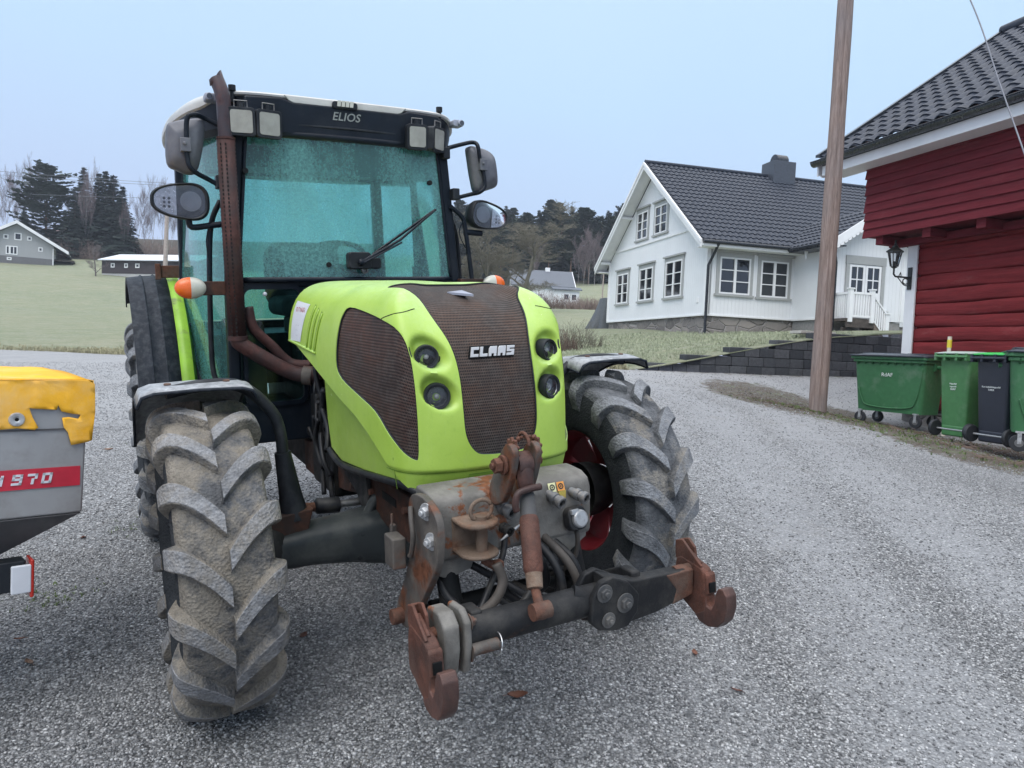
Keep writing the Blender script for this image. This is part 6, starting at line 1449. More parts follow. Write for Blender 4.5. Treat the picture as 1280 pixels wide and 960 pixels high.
# small cottage to the right of the bonnet
p0 = at(691, 385, 95); CM = Matrix.Translation(p0) @ Matrix.Rotation(R_(6), 4, 'Z'); CO_ = thing('cottage', 'small white cottage with dark roof across the field, behind the bare apple tree', 'cottage', M=CM)
m = MB(); m.box((0, 0, .1), (3.4, 3, 2.35)); m.box((-5.2, 1.2, .1), (2.6, 7.0, 3.0)); m.prism([(1.2, 3.0), (7.0, 3.0), (4.1, 5.0)], 'x', 2.5, 2.6); m.prism([(1.2, 3.0), (7.0, 3.0), (4.1, 5.0)], 'x', -5.2, -5.1); m.build('wall', M_['white_boards'], CO_)
m = MB(); m.box((.05, .05, -1.5), (3.35, 3, .1)); m.box((-5.1, 1.3, -1.5), (2.5, 7, .1)); m.build('foundation', M_['basement_grey'], CO_)
m = MB()
for (A, B, C, D) in (((-5.5, 4.1, 5.1), (3.0, 4.1, 5.1), (3.0, .8, 2.75), (-5.5, .8, 2.75)), ((-5.5, 4.1, 5.1), (3.0, 4.1, 5.1), (3.0, 7.4, 2.9), (-5.5, 7.4, 2.9)), ((-.2, 1.0, 2.75), (3.7, 1.0, 2.75), (3.7, -.35, 2.36), (-.2, -.35, 2.36))):
    A, B, C, D = map(Vector, (A, B, C, D)); u = V(0, 0, .12); m.hexa([D, C, B, A, D+u, C+u, B+u, A+u])
m.build('roof', simple('roof_slate', (.10, .115, .14), .6), CO_)
m = MB(); m.hexa([V(3.0, 4.1, 4.85), V(3.08, 4.1, 4.85), V(3.08, .8, 2.5), V(3.0, .8, 2.5), V(3.0, 4.1, 5.25), V(3.08, 4.1, 5.25), V(3.08, .8, 2.9), V(3.0, .8, 2.9)]); m.build('bargeboard', M_['white_paint'], CO_)
m = MB(); m.box((-.6, 3.9, 4.9), (0, 4.5, 5.6)); m.build('chimney', M_['white_paint'], CO_)
window(CO_, FP, 1.3, 2.1, 1.0, 1.95, casing=0, cols=1, rws=1, mull=.1); window(CO_, FP, 2.3, 3.1, 1.0, 1.95, casing=0, cols=1, rws=1, mull=.1)
window(CO_, lambda s, o, z: V(s, 1.2-o, z), -1.9, -1.3, 1.0, 1.9, casing=0, cols=2, rws=2, mull=.08); window(CO_, lambda s, o, z: V(s, 1.2-o, z), -4.2, -3.5, 1.0, 1.9, casing=0, cols=2, rws=2, mull=.08)
# cabin among the trees
p0 = at(62, 305, 128); XM = Matrix.Translation(p0-V(0, 0, 1)) @ Matrix.Rotation(R_(5), 4, 'Z'); XB = thing('cabin', 'brown cabin with reddish roof half hidden under the dark pines', 'cabin', M=XM)
m = MB(); m.box((0, 0, 0), (4.5, 4, 3.0)); m.build('wall', M_['brown_boards'], XB)
m = MB(); m.hexa([V(-.4, -.5, 2.6), V(4.9, -.5, 2.6), V(4.9, 2, 3.9), V(-.4, 2, 3.9), V(-.4, -.5, 2.75), V(4.9, -.5, 2.75), V(4.9, 2, 4.05), V(-.4, 2, 4.05)]); m.build('roof', simple('roof_russet', (.30, .20, .18), .8), XB)
window(XB, FP, 2.8, 3.3, .8, 2.4, casing=0, cols=1, rws=1, mull=.1)

# ---------------------------------------------------------------- retaining wall of split blocks
RW0 = V(WLs.x, WLs.y, 0); RD = (V(WLe.x, WLe.y, 0)-RW0); RL = RD.length; RD.normalize(); RN = V(-RD.y, RD.x, 0)
RM = frameM((RW0.x, RW0.y, 0), RD, RN); RW = thing('retaining_wall', 'stepped grey concrete block retaining wall below the farmhouse lawn', 'wall', M=RM)
def mk_block():
    t = NT('wall_block'); a = t.n.new('ShaderNodeAttribute'); a.attribute_name = 'tone'
    c = t.mix(a.outputs['Fac'], (.055, .06, .068), (.125, .13, .14)); c = t.mix(t.ramp(t.noise(14, 7, .75), [(.4, 0.0), (.7, .6)]), c, (.035, .038, .045)); t.bump(t.noise(18, 8, .8), .02); MATS['wall_block'] = t.done(c, .85, 0, .25)
mk_block()
zb0 = .90; chh = .222; rnd = random.Random(9)
tops = [(0.0, .25), (.35, 1), (1.35, 2), (2.55, 3), (3.75, 4), (4.75, 5)]
m = MB(); tones = []
for c in range(5):
    start = next(x for x, n in tops if n >= c+1); x = start+rnd.uniform(0, .1)
    while x < RL+3.2:
        w = rnd.uniform(.34, .46); o = rnd.uniform(-.012, .018); s0 = len(m.v)
        m.box((x+.006, -.02-o+.012*c, zb0+chh*c+.004), (x+w-.006, .32, zb0+chh*(c+1)-.006)); tones += [rnd.random()]*8; x += w
m.box((-.1, .02, zb0-.4), (RL+3.2, .30, zb0+.02)); tones += [0.1]*8
for c in range(5): m.box((next(x for x, n in tops if n >= c+1)+.12, .03, zb0+chh*c), (RL+3.1, .29, zb0+chh*(c+1)-.0015)); tones += [0.1]*8
blocks = m.build('block_courses', MATS['wall_block'], RW, bevel=.014)
a = blocks.data.attributes.new('tone', 'FLOAT', 'POINT'); a.data.foreach_set('value', tones)
m = MB(); m.box((4.7+.0, -.04, zb0+chh*5+.002), (RL-.9, .30, zb0+chh*5+.05)) if 0 else m.box((RL-1.3, .35, zb0+chh*5-.02), (RL-.3, .8, zb0+chh*5+.05)); m.build('pale_slab', simple('slab_pale', (.45, .43, .40), .9), RW, bevel=.008)
# ================================================================ BINS, POLE, TRAILER, SMALL THINGS
simple('bin_green', (.040, .15, .060), .5, var=.10, dirt=(.12, .19, .13), dlo=.52, dhi=.75, dscale=3)
simple('bin_green_light', (.060, .19, .066), .5, var=.10, dirt=(.13, .21, .13), dlo=.52, dhi=.75, dscale=3)
simple('bin_black', (.018, .022, .035), .4, var=.1)
simple('lid_dark', (.035, .045, .06), .4, dirt=(.08, .09, .11), dlo=.5, dhi=.75)
simple('lid_green', (.03, .42, .08), .4)
simple('lid_pale', (.36, .42, .38), .45)
simple('wheel_black', (.02, .022, .027), .6)
simple('bin_letter', (.78, .82, .80), .5)
def taper(m, x0, x1, y0, y1, z0, z1, ins, r=.05, n=4, mi=0):     # tapered rounded box, inset at the bottom
    a = [V(p[0]*1.0, p[1], z0) for p in rrect((x1-x0)-2*ins, (y1-y0)-2*ins, r, n, (x0+x1)/2, (y0+y1)/2)]
    b = [V(p[0], p[1], z1) for p in rrect(x1-x0, y1-y0, r, n, (x0+x1)/2, (y0+y1)/2)]
    m.grid([[V((x0+x1)/2, (y0+y1)/2, z0)]*len(a), a, [p.lerp(q, .5) for p, q in zip(a, b)], b, [V((x0+x1)/2, (y0+y1)/2, z1)]*len(b)], mi, True)
def container(M, label, text=True, group='four wheeled waste containers'):
    # local: x along the front, y into depth, z up; origin at ground under the front middle
    t = thing('waste_container', label, 'waste bin', M=M, group=group)
    m = MB(); taper(m, -.60, .60, .03, .72, .22, 1.08, .06, .07); b = m.build('body', M_['bin_green'], t, smooth=35)
    m = MB(); rr = rrect(1.30, .80, .06, 4, 0, .375); m.prism(rr, 'z', 1.08, 1.13); m.prism(rrect(1.24, .75, .06, 4, 0, .375), 'z', 1.03, 1.08); m.build('rim', M_['bin_green'], t, bevel=.012, seg=3)
    m = MB()
    for k in range(9): x = -.52+.13*k; m.box((x-.008, .0, 1.0), (x+.008, .04, 1.085))
    m.build('rim_rib', M_['bin_green'], b, bevel=.004)

    arc = [V(-.56+.08*math.sin(PI*.5), .035, .62)]
    pts = spline([(-.50, .050, .60), (-.44, .060, .42), (-.36, .066, .32), (0, .067, .29), (.36, .066, .32), (.46, .060, .42), (.53, .045, .70), (.56, .032, .95)], 8); m.tube(pts, .010, 6); m.build('relief', M_['bin_green'], b, smooth=180)
    m = MB(); rows = []
    for i in range(13):
        u = -1+i/6; rows.append([V(u*.655, .375+w*.40, 1.135+.045*(1-abs(w)**3)*(1-abs(u)**6)) for w in [-1+j/5 for j in range(11)]])
    m.grid(rows)
    lid = m.build('lid', M_['lid_dark'], t, smooth=180, solid=.02)
    m = MB()
    for x in (-.42, -.05, .35): m.prism(rrect(.30, .34, .04, 3, x, .36), 'z', 1.165, 1.192)
    m.tube([(-.60, -.045, 1.14), (.60, -.045, 1.14)], .016, 8); m.build('lid_panel', M_['lid_dark'], lid, bevel=.006)
    for s in (-1, 1):
        m = MB(); m.cyl((s*.60, .36, .98), (s*.70, .36, .98), .03, 14); m.box((s*.60-.02, .30, .92), (s*.60+.02, .42, 1.05)); m.build('trunnion', M_['bin_green'], t, bevel=.004)
        for y in (.10, .62):
            m = MB(); m.tube([(s*.47, y-.022, .10), (s*.47, y+.022, .10)], .098, 24); w = m.build('castor', M_['wheel_black'], t, bevel=.01)
            m = MB(); m.tube([(s*.47, y-.026, .10), (s*.47, y+.026, .10)], .045, 16); m.build('castor_hub', M_['coupler_grey'], w)
            m = MB(); m.box((s*.47-.02, y-.035, .09), (s*.47+.02, y-.029, .235)); m.box((s*.47-.02, y+.029, .09), (s*.47+.02, y+.035, .235)); m.box((s*.47-.04, y-.04, .215), (s*.47+.04, y+.04, .235)); m.build('castor_fork', M_['alu_dull'], w)
    if text: place_text('lettering', 'RdAF', .085, frame_M((-.01, .030, .83), V(1, 0, 0), V(0, -.07, 1)), M_['bin_letter'], b, extrude=.001)
    return t
def face_M(a, b):                                                # a,b ground points of the front left / right corners
    u = V(b.x-a.x, b.y-a.y, 0).normalized(); mid = (a+b)/2; return frameM((mid.x, mid.y, mid.z), u, V(-u.y, u.x, 0))
cl = at(1070, 528, 12.4); cr = at(1140, 536, 11.6)
cm = face_M(cl, cr); cm.translation.z -= .0
container(cm, 'green four wheeled waste container with dark lid and white lettering beside the utility pole')
def wheelie(M, label, body, lid, lines, h=1.06, w=.46, rim_mat=None):
    t = thing('wheelie_bin', label, 'waste bin', M=M, group='two wheeled bins by the red wall')
    # local: back of the bin (wheels) faces -y
    m = MB(); taper(m, -w/2, w/2, .02, .52, .06, h, .045, .04); b = m.build('body', M_[body], t, smooth=35)
    m = MB(); m.box((-w*.36, .055, .02), (w*.36, .30, .16)) ; m.build('axle_recess', M_[body], t, bevel=.02)
    m = MB(); m.prism(rrect(w+.05, .60, .05, 4, 0, .27), 'z', h-.03, h+.02); m.build('rim', M_[rim_mat or body], t, bevel=.012)
    m = MB(); rows = []
    for i in range(9):
        u = -1+i/4; rows.append([V(u*(w/2+.03), .27+v*.31, h+.03+.03*(1-v**4)*(1-u**6)) for v in [-1+j/4 for j in range(9)]])
    m.grid(rows); l = m.build('lid', M_[lid], t, smooth=180, solid=.014)
    m = MB(); m.tube([(-w/2-.02, -.045, h-.01), (w/2+.02, -.045, h-.01)], .016, 10)
    for x in (-w/2+.0, -.09, .09, w/2-.0): m.box((x-.018, -.055, h-.06), (x+.018, .03, h+.035))
    m.build('handle', M_[rim_mat or body], t, bevel=.006)
    for s in (-1, 1):
        m = MB(); m.tube([(s*(w/2+.01), .06, .105), (s*(w/2+.055), .06, .105)], .105, 28); wh = m.build('wheel', M_['wheel_black'], t, bevel=.012)
        m = MB(); m.tube([(s*(w/2+.057), .06, .105), (s*(w/2+.060), .06, .105)], .055, 20); m.build('hub_cap', M_['lid_dark'], wh)
    m = MB(); m.tube([(-w/2, .06, .105), (w/2, .06, .105)], .012, 8); m.build('axle', M_['alu_dull'], t)
    m = MB(); m.box((-w*.30, .066, .10), (w*.30, .075, .20)); m.build('recess', M_['engine_dark'], b)
    for k, (tx, sz) in enumerate(lines):
        place_text('lettering', tx, sz, frame_M((.0, .024+.004*k, h*.66-.035*k), V(1, 0, 0), V(0, -.05, 1)), M_['bin_letter'], b, extrude=.001)
    return t
ga = at(1166, 545, 9.75); gb = at(1204, 549, 9.30)
wheelie(face_M(ga, gb), 'green two wheeled bin with pale hinged lid, between the large container and the black bin', 'bin_green_light', 'lid_pale', [('Matavfall', .030), ('hageavfall', .026), ('RdAF', .036)], rim_mat='bin_green_light')
ba = at(1211, 553, 9.0); bb = at(1253, 558, 8.55)
wheelie(face_M(ba, bb), 'black two wheeled bin with bright green lid beside the green bins', 'bin_black', 'lid_green', [('Kun husholdningsavfall', .028), ('TAKK', .034)], h=1.04)
ra = at(1258, 563, 8.35); rb2 = V(ra.x+1.05, ra.y-.62, ra.z-.02)
container(face_M(ra-V(.05, 0, 0), rb2), 'green four wheeled container cut off by the right edge of the photo', False)
# marker post
p = at(1184, 470, 11.3); z0 = yz(p.x, p.y)
mp = thing('marker_post', 'slim white pipe post with yellow band rising behind the bins', 'post', (p.x, p.y, z0)); ztop = at(1183, 421, 11.4).z-z0
m = MB(); m.tube([(0, 0, 0), (0, 0, ztop)], .03, 14); m.build('pipe', simple('pipe_cream', (.62, .58, .48), .5), mp, smooth=60)
m = MB(); m.tube([(0, 0, ztop-.17), (0, 0, ztop-.05)], .034, 14); m.build('band', simple('band_yellow', (.75, .62, .05), .5), mp, smooth=60)

# utility pole: weathered round timber with a long drying crack
def mk_pole():
    t = NT('pole_wood'); g = t.noise(5, 8, .75, co=t.mapping((9, 9, .35))); c = t.ramp(g, [(.28, (.10, .072, .060)), (.45, (.24, .18, .155)), (.6, (.34, .265, .235)), (.8, (.43, .365, .335))])
    gr = t.ramp(t.noise(1.1, 6, .6, co=t.mapping((1, 1, .5))), [(.45, 0.0), (.7, .6)]); c = t.mix(gr, c, (.21, .205, .215)); c = t.mix(t.ramp(t.noise(3.3, 5, .7, co=t.mapping((3, 3, .5))), [(.62, 0.0), (.72, .7)]), c, (.06, .045, .04)); t.bump(t.noise(7, 8, .8, co=t.mapping((9, 9, .3))), .02); MATS['pole_wood'] = t.done(c, .85, 0, .2)
mk_pole()
pb = at(1022, 511, 12.0); ptop = at(1057, 0, 11.9); dirp = (ptop-pb).normalized()
up_ = thing('utility_pole', 'weathered round timber utility pole rising out of the frame beside the green container', 'pole', pb)
m = MB(); H_ = 10.5; n = 26; rows = []
for i in range(60):
    h = -.5+(H_+.5)*i/59; c = dirp*h; r = .140-.0030*h+.004*math.sin(h*2.3); row = []
    for j in range(n):
        a = 2*PI*j/n; rr = r*(1+.015*math.sin(3*a+h*.5)+.02*mnoise.noise(V(math.cos(a)*2, math.sin(a)*2, h*.6)))
        if abs(((a+1.75+PI) % (2*PI))-PI) < .16: rr -= .022*(1 if 0 < h < 8 else .3)
        row.append(c+V(math.cos(a)*rr, math.sin(a)*rr, 0))
    rows.append(row)
rows.append([dirp*H_]*n); m.grid(rows, closed=True); m.build('pole_shaft', MATS['pole_wood'], up_, smooth=50)
def cable(pts, r, label, cat='cable', name='overhead_cable', group=None, n=12):
    m = MB(); m.tube(spline(pts, n), r, 5); o = m.build(name, simple('cable_grey', (.16, .17, .20), .5) if 'cable_grey' not in MATS else MATS['cable_grey'], smooth=180); tag(o, label, cat, group); return o
cable([pb+dirp*10.2, at(1150, -120, 10.4), at(1213, 0, 9.4), at(1250, 105, 8.6), at(1280, 190, 8.0), at(1318, 300, 7.4)], .009, 'thin overhead cable crossing the red storehouse roof at the top right')
# far pole, garden stick and overhead lines
def slim_pole(px, py0, py1, d, r, label, name='utility_pole'):
    b = at(px[0], py1, d); tpp = at(px[1], py0, d); t = thing(name, label, 'pole', b); m = MB(); m.tube([V(0, 0, -.6), (tpp-b)], [r*1.1, r*.8], 10); m.build('pole_shaft', M_['pole_far'], t, smooth=60); return t, tpp
simple('pole_far', (.36, .31, .28), .85)
_, lp = slim_pole((204, 209), 262, 402, 36, .115, 'pale timber pole standing in the field left of the cab')
slim_pole((752, 755), 336, 384, 44, .045, 'thin wooden stake standing beside the farmhouse gable', 'stake')
for k in range(2):
    cable([at(-60, 209+5*k, 78), at(60, 219+4*k, 78), at(209, 229+3*k, 78), at(420, 238+3*k, 78)], .020, ['upper of two close overhead wires left of the cab', 'lower of two close overhead wires left of the cab'][k], group='overhead wires over the field')
cable([at(40, 243, 80), at(124, 246, 80), at(215, 248, 80), at(420, 252, 80)], .018, 'single low overhead wire in front of the dark spruces', group='overhead wires over the field')

# trailer corner (grey hopper with torn yellow cover)
P0 = at(108, 640, 2.6); PD = V(.72, .69, 0).normalized()
HP = frameM((P0.x, P0.y, 0), PD, V(-PD.y, PD.x, 0))               # x runs back to the right corner (0), -x towards the camera
SP = thing('spreader', 'grey metal spreader hopper with torn yellow cover and red numbered stripe at the left edge', 'spreader', M=HP)
def hp(px, py): q = HP.inverted() @ onplane(px, py, P0, HP.to_3x3() @ V(0, 1, 0)); return q.x, q.z
zt_ = hp(108, 480)[1]; zl = hp(103, 640)[1]; xr_t = hp(111, 480)[0]; xr_b = hp(103, 640)[0]; zmid = hp(50, 540)[1]
simple('hopper_grey', (.34, .345, .35), .4, metal=.25, var=.06, dirt=(.22, .21, .20), dlo=.5, dhi=.75, dscale=6)
simple('hopper_dark', (.075, .075, .078), .5, dirt=(.14, .135, .13), dlo=.5, dhi=.8)
def mk_tarp():
    t = NT('tarp_yellow'); c = t.ramp(t.noise(6, 6, .65), [(.3, (.74, .36, .025)), (.6, (.90, .47, .035)), (.8, (.80, .44, .07))]); c = t.mix(t.ramp(t.noise(9, 7, .75), [(.6, 0.0), (.75, .5)]), c, (.55, .36, .12)); b_ = t.bump(t.noise(7, 4, .5, dist=1.0), .010, .6); t.bump(t.noise(220, 3, .5), .0008, .5, prev=b_); c = t.mix(t.ramp(t.noise(2.2, 7, .7), [(.5, 0.0), (.72, .5)]), c, (.72, .62, .42)); MATS['tarp_yellow'] = t.done(c, .68, 0, .25)
mk_tarp()
LBk = -1.9
m = MB(); q1 = hp(103, 640); q2 = hp(0, 706); sl_ = (q1[1]-q2[1])/(q1[0]-q2[0])
m.hexa([V(LBk, 0, q1[1]-.0), V(xr_b, 0, q1[1]), V(xr_b, .9, q1[1]), V(LBk, .9, q1[1]), V(LBk, 0, zt_), V(xr_t, 0, zt_), V(xr_t, .9, zt_), V(LBk, .9, zt_)])
body = m.build('hopper', M_['hopper_grey'], SP, bevel=.008, seg=3)
m = MB(); xb = -.62; zb_ = q1[1]+sl_*(xb-q1[0]); m.hexa([V(LBk+.5, .25, zb_), V(xb, .25, zb_), V(xb, .65, zb_), V(LBk+.5, .65, zb_), V(LBk, 0, q1[1]-.001), V(xr_b, 0, q1[1]-.001), V(xr_b, .9, q1[1]-.001), V(LBk, .9, q1[1]-.001)]) ; m.build('hopper_funnel', M_['hopper_dark'], body, bevel=.006)
m = MB(); a = hp(0, 541); b = hp(108, 534); m.hexa([V(LBk, -.006, a[1]+(a[1]-b[1])*0-.004+.0), V(b[0], -.006, b[1]-.004), V(b[0], 0, b[1]-.004), V(LBk, 0, a[1]-.004), V(LBk, -.006, a[1]+.004), V(b[0], -.006, b[1]+.004), V(b[0], 0, b[1]+.004), V(LBk, 0, a[1]+.004)]) if 0 else m.box((LBk, -.005, (a[1]+b[1])/2-.002), (b[0]-.004, -.001, (a[1]+b[1])/2+.004)); m.build('hopper_seam', M_['hopper_dark'], body)
# stripe with numerals
s1 = hp(100, 582); s2 = hp(100, 606); zs0, zs1 = s2[1], s1[1]
m = MB(); m.box((LBk, -.0035, zs0), (s1[0], -.001, zs1)); stp = m.build('stripe', simple('stripe_red', (.50, .022, .045), .4), body)
h_ = (zs1-zs0)
def seg_digit(ch, w, h, t):                                      # squared numerals built from bars
    B = {'1': [(w*.35, 0, w*.35+t, h), (w*.1, h*.62, w*.35+t, h*.62+t*.9)], '9': [(0, h-t, w, h), (0, h*.42, t, h), (w-t, 0, w, h), (0, h*.42, w, h*.42+t), (0, 0, w, t)],
         '7': [(0, h-t, w, h), (w-t, h*.5, w, h), (w*.45, 0, w*.45+t, h*.55)], '0': [(0, 0, t, h), (w-t, 0, w, h), (0, 0, w, t), (0, h-t, w, h)]}
    return B[ch]
x9 = hp(63, 600)[0]; dw = h_*.43; gp_ = h_*.20
m = MB()
for i, ch in enumerate('0791'):
    x0 = x9-dw-i*(dw+gp_)
    for (a, b, c, d) in seg_digit(ch, dw, h_*.52, h_*.115):
        sk = lambda x, z: x0+x+.18*(z)
        zz0 = zs0+h_*.24
        m.hexa([V(sk(a, b), -.006, zz0+b), V(sk(c, b), -.006, zz0+b), V(sk(c, b), -.0036, zz0+b), V(sk(a, b), -.0036, zz0+b), V(sk(a, d), -.006, zz0+d), V(sk(c, d), -.006, zz0+d), V(sk(c, d), -.0036, zz0+d), V(sk(a, d), -.0036, zz0+d)])
m.build('numerals', M_['decal_white'], stp)
# yellow cover: top sheet and torn hanging skirt
m = MB(); rows = []; nt_ = 60
tear_px = [(-120, 552), (-60, 560), (0, 537), (20, 535), (42, 537), (47, 534), (40, 522), (36, 510), (52, 511), (70, 512), (72, 506), (76, 514), (90, 517), (100, 518), (97, 523), (85, 521), (77, 522), (79, 534), (84, 540), (88, 556), (98, 554), (108, 552), (114, 550)]
tear = [hp(*p) for p in tear_px]
xs_ = [LBk]+[x for x, z in tear if 0] 
top_z = hp(50, 480)[1]
poly = [V(x, z) if 0 else Vector((x, z)) for x, z in tear]+[Vector((hp(116, 515)[0]+.006, hp(116, 515)[1])), Vector((hp(116, 480)[0]+.004, hp(60, 478)[1]-.004)), Vector((hp(116, 480)[0]-.02, hp(60, 474)[1]))]
poly = [Vector((LBk, tear[0][1]))]+poly+[Vector((LBk, hp(60, 474)[1]))]
cdt_patch(poly, [], .018, .012, lambda x, z: V(x, -.007-.004*mnoise.noise(V(x*14, z*9, 0))-(.010*sm(.0, .05, top_z-z))*abs(mnoise.noise(V(x*22, z*5, 3))), z), m)
ztp = hp(60, 474)[1]
xt_ = hp(116, 480)[0]-.02
rows = []
for j in range(9):
    rows.append([V(LBk+(xt_-LBk)*i/40, -.007+.9*j/8+(-.0 if j else 0), ztp+.012*math.sin(PI*j/8)+.006*mnoise.noise(V(i*.6, j*.9, 1))*(1 if j else 0)) for i in range(41)])
m.grid(rows)
m.grid([[V(xt_+.02*min(1, q), y, ztp-(.0, .004, .18)[q]) for y in (-.007, .3, .6, .9)] for q in (0, 1, 2)])
cov = m.build('torn_cover', MATS['tarp_yellow'], SP, smooth=50, solid=.003)
e_ = hp(20, 524); m = MB(); m.lathe([(.006, .004), (.010, .007), (.021, .006), (.024, .0)], (e_[0], -.012, e_[1]), (0, -1, 0), 28); ey_ = m.build('eyelet', M_['alu_dull'], cov, smooth=50)
m = MB(); m.lathe([(.0001, .003), (.009, .003)], (e_[0], -.012, e_[1]), (0, -1, 0), 16); m.build('eyelet_hole', M_['engine_dark'], ey_)
# lamp under the hopper
L0 = hp(22, 745); w_ = .07; 
m = MB(); a = hp(6, 745); b = hp(38, 700); m.box((a[0]-.06, .02, a[1]), (b[0]-.008, .09, b[1]-.004)); lampb = m.build('tail_lamp', M_['black_plastic'], SP, bevel=.006)
m = MB(); a = hp(14, 745); b = hp(40, 706); m.box((a[0], .004, a[1]), (b[0], .02, b[1])); m.build('clear_lens', M_['decal_white'], lampb, bevel=.004)
m = MB(); a = hp(38, 748); b = hp(43, 700); m.box((a[0], .006, a[1]), (b[0]+.002, .085, b[1])); m.build('red_lens', simple('lens_red', (.45, .03, .02), .25), lampb, bevel=.004)
m = MB(); 
m.box((-1.2, .3, -.35), (-1.1, .4, .45)); m.box((-1.6, .3, -.3), (-1.5, .4, .5)); m.box((-1.7, .2, .22), (hp(6, 0)[0]-.04 if 0 else -.3, .26, .30)); m.build('support_frame', M_['hopper_dark'], SP, bevel=.004)

# shrouded garden machine under a grey tarpaulin beside the house
p = at(760, 411, 40); tpn = thing('covered_machine', 'garden machine under a crumpled dark grey tarpaulin beside the farmhouse gable', 'tarpaulin', p-V(0, 0, .1))
m = MB(); rows = []; k = 40/917.0
for j in range(9):
    t = j/8; wr = (1-t)*1.0; row = []
    for i in range(40):
        a = 2*PI*i/40; fold = .10*math.sin(7*a+t*2)+.06*math.sin(13*a); rx = (.42+.40*(1-t)**1.3)*(1+fold*(1-t*.6)); ry = (.5+.2*(1-t))*(1+fold*(1-t*.6)); row.append(V(rx*math.cos(a)+.25*t-.35, ry*math.sin(a), 1.72*t+.02*math.sin(5*a)))
    rows.append(row)
rows.append([V(-.10, 0, 1.80)]*40); m.grid(rows, closed=True); m.build('tarpaulin', simple('tarp_grey', (.085, .095, .105), .6, bump=.01, bscale=5), tpn, smooth=60)

# fallen leaves
def leaf_mesh(sz, seed):
    r = random.Random(seed); m = MB(); n = 9; rows = []
    for i in range(n):
        t = i/(n-1); w = sz*.42*math.sin(PI*min(1, t*1.02+.0))**.8*(1+.15*r.uniform(-1, 1)); x = (t-.5)*sz*1.5; zc_ = sz*.25*(t-.5)**2*2
        rows.append([V(x, -w, zc_+sz*.14+.0), V(x, -w*.5, zc_+sz*.05), V(x, 0, zc_), V(x, w*.5, zc_+sz*.06), V(x, w, zc_+sz*.16)])
    m.grid(rows); m.tube([(-sz*.75, 0, sz*.12), (-sz*1.1, 0, sz*.1)], sz*.02, 4); return m
for k, (px, py, sz, lab) in enumerate([(647, 873, .050, 'curled russet leaf on the gravel in front of the linkage'), (379, 799, .034, 'brown leaf on the gravel beside the muddy front wheel'), (36, 833, .035, 'dark brown leaf on the gravel at the lower left'), (24, 803, .028, 'small brown leaf on the gravel below the spreader lamp'), (104, 674, .04, 'flat brown leaf on the gravel between spreader and rear wheel'), (136, 563, .05, 'pale brown leaf on the gravel behind the yellow cover'), (868, 820, .030, 'small faded leaf on the gravel in front of the linkage hook'), (920, 868, .028, 'tiny dry leaf on the gravel near the lower right')]):
    d = ray(px, py); lo = 0.0
    for it in range(400):
        lo += .02; q = CAM+d*lo
        if q.z < yz(q.x, q.y)+.004: break
    m = leaf_mesh(sz, k); o = m.build('leaf', simple('leaf_%d' % (k % 3), [(.15, .060, .035), (.09, .038, .028), (.17, .10, .065)][k % 3], .6) if k < 3 else M_['leaf_%d' % (k % 3)], smooth=180, solid=.0008, loc=(q.x, q.y, yz(q.x, q.y)+.010)); o.rotation_euler = (R_(8), R_(-6), k*1.3); tag(o, lab, 'leaf', 'fallen leaves on the gravel')
# ================================================================ TREES AND PLANTS
simple('needles_dark', (.020, .034, .028), .9, var=.4, scale=.6)
simple('needles_pine', (.036, .052, .036), .9, var=.35, scale=.6)
simple('bark_brown', (.11, .085, .075), .95, scale=4)
simple('bark_pine', (.17, .105, .075), .95, scale=3)
simple('bark_birch', (.30, .285, .285), .9, var=.35, scale=5)
simple('twig_grey', (.135, .115, .115), .95)
simple('twig_birch', (.17, .135, .14), .95)
simple('twig_moss', (.14, .13, .10), .95)
def rv(r): return V(r.uniform(-1, 1), r.uniform(-1, 1), r.uniform(-1, 1))
def spruce_parts(seed, H=16.0, R=2.6, base=.06, dens=1.0, mat='needles_dark', pine=False):
    r = random.Random(seed); tr = MB(); cr = MB()
    lean = V(r.uniform(-.02, .02), r.uniform(-.02, .02), 0)
    tr.tube([V(0, 0, -.6), lean*H*.5+V(0, 0, H*.5), lean*H+V(0, 0, H*.98)], [H*.012, H*.008, .02], 7)
    z = H*base; 
    while z < H*.985:
        t = (z-H*base)/(H*(1-base))
        if pine: rad = R*(.35+.9*math.sin(PI*min(1, t*.93+.07))**.8)*(1 if t < .85 else (1-t)/.15+.1)
        else: rad = R*(1-t)**.86*(1.0 if t > .05 else .7)+.05
        nb_ = max(5, int((8 if pine else 12)*dens*(1-.4*t)))
        for k in range(nb_):
            if r.random() < .08: continue
            a = r.uniform(0, 2*PI); L = rad*r.uniform(.6, 1.12); droop = (.12 if pine else -.30)+r.uniform(-.12, .15)+(.35*t)
            d = V(math.cos(a), math.sin(a), droop).normalized(); o = lean*z+V(0, 0, z+r.uniform(-.2, .2)); sd = V(-math.sin(a), math.cos(a), 0)
            tr.add([o, o+V(0, 0, .05), o+d*L*.85], [(0, 1, 2)])
            n = max(3, int(L/.30))
            for i in range(n):
                f = (i+.6)/n
                if pine and f < .30: continue
                c = o+d*L*f+V(0, 0, -.12*L*f*f if not pine else .08*f)
                tpz = 1-(.62*t if not pine else 0); wd = (L*.34*(1-f)+.22*tpz)*r.uniform(.7, 1.3); ln = .34*r.uniform(.8, 1.5)*tpz
                for q in range(3):
                    s = sd*(q-1)*wd*.8+rv(r)*.10; e = c+s; fw_ = (d*.8+sd*(q-1)*.7+V(0, 0, -.35 if not pine else .3*r.random()))*ln; up = (sd*(.16+.10*r.random())+rv(r)*.10)*(1.7 if pine else 1.5*tpz)
                    cr.add([e-fw_*.4, e+up, e+fw_, e-up], [(0, 1, 2, 3)])
        z += (.34 if not pine else .42)*r.uniform(.7, 1.3)*(H/16)
    return tr, cr
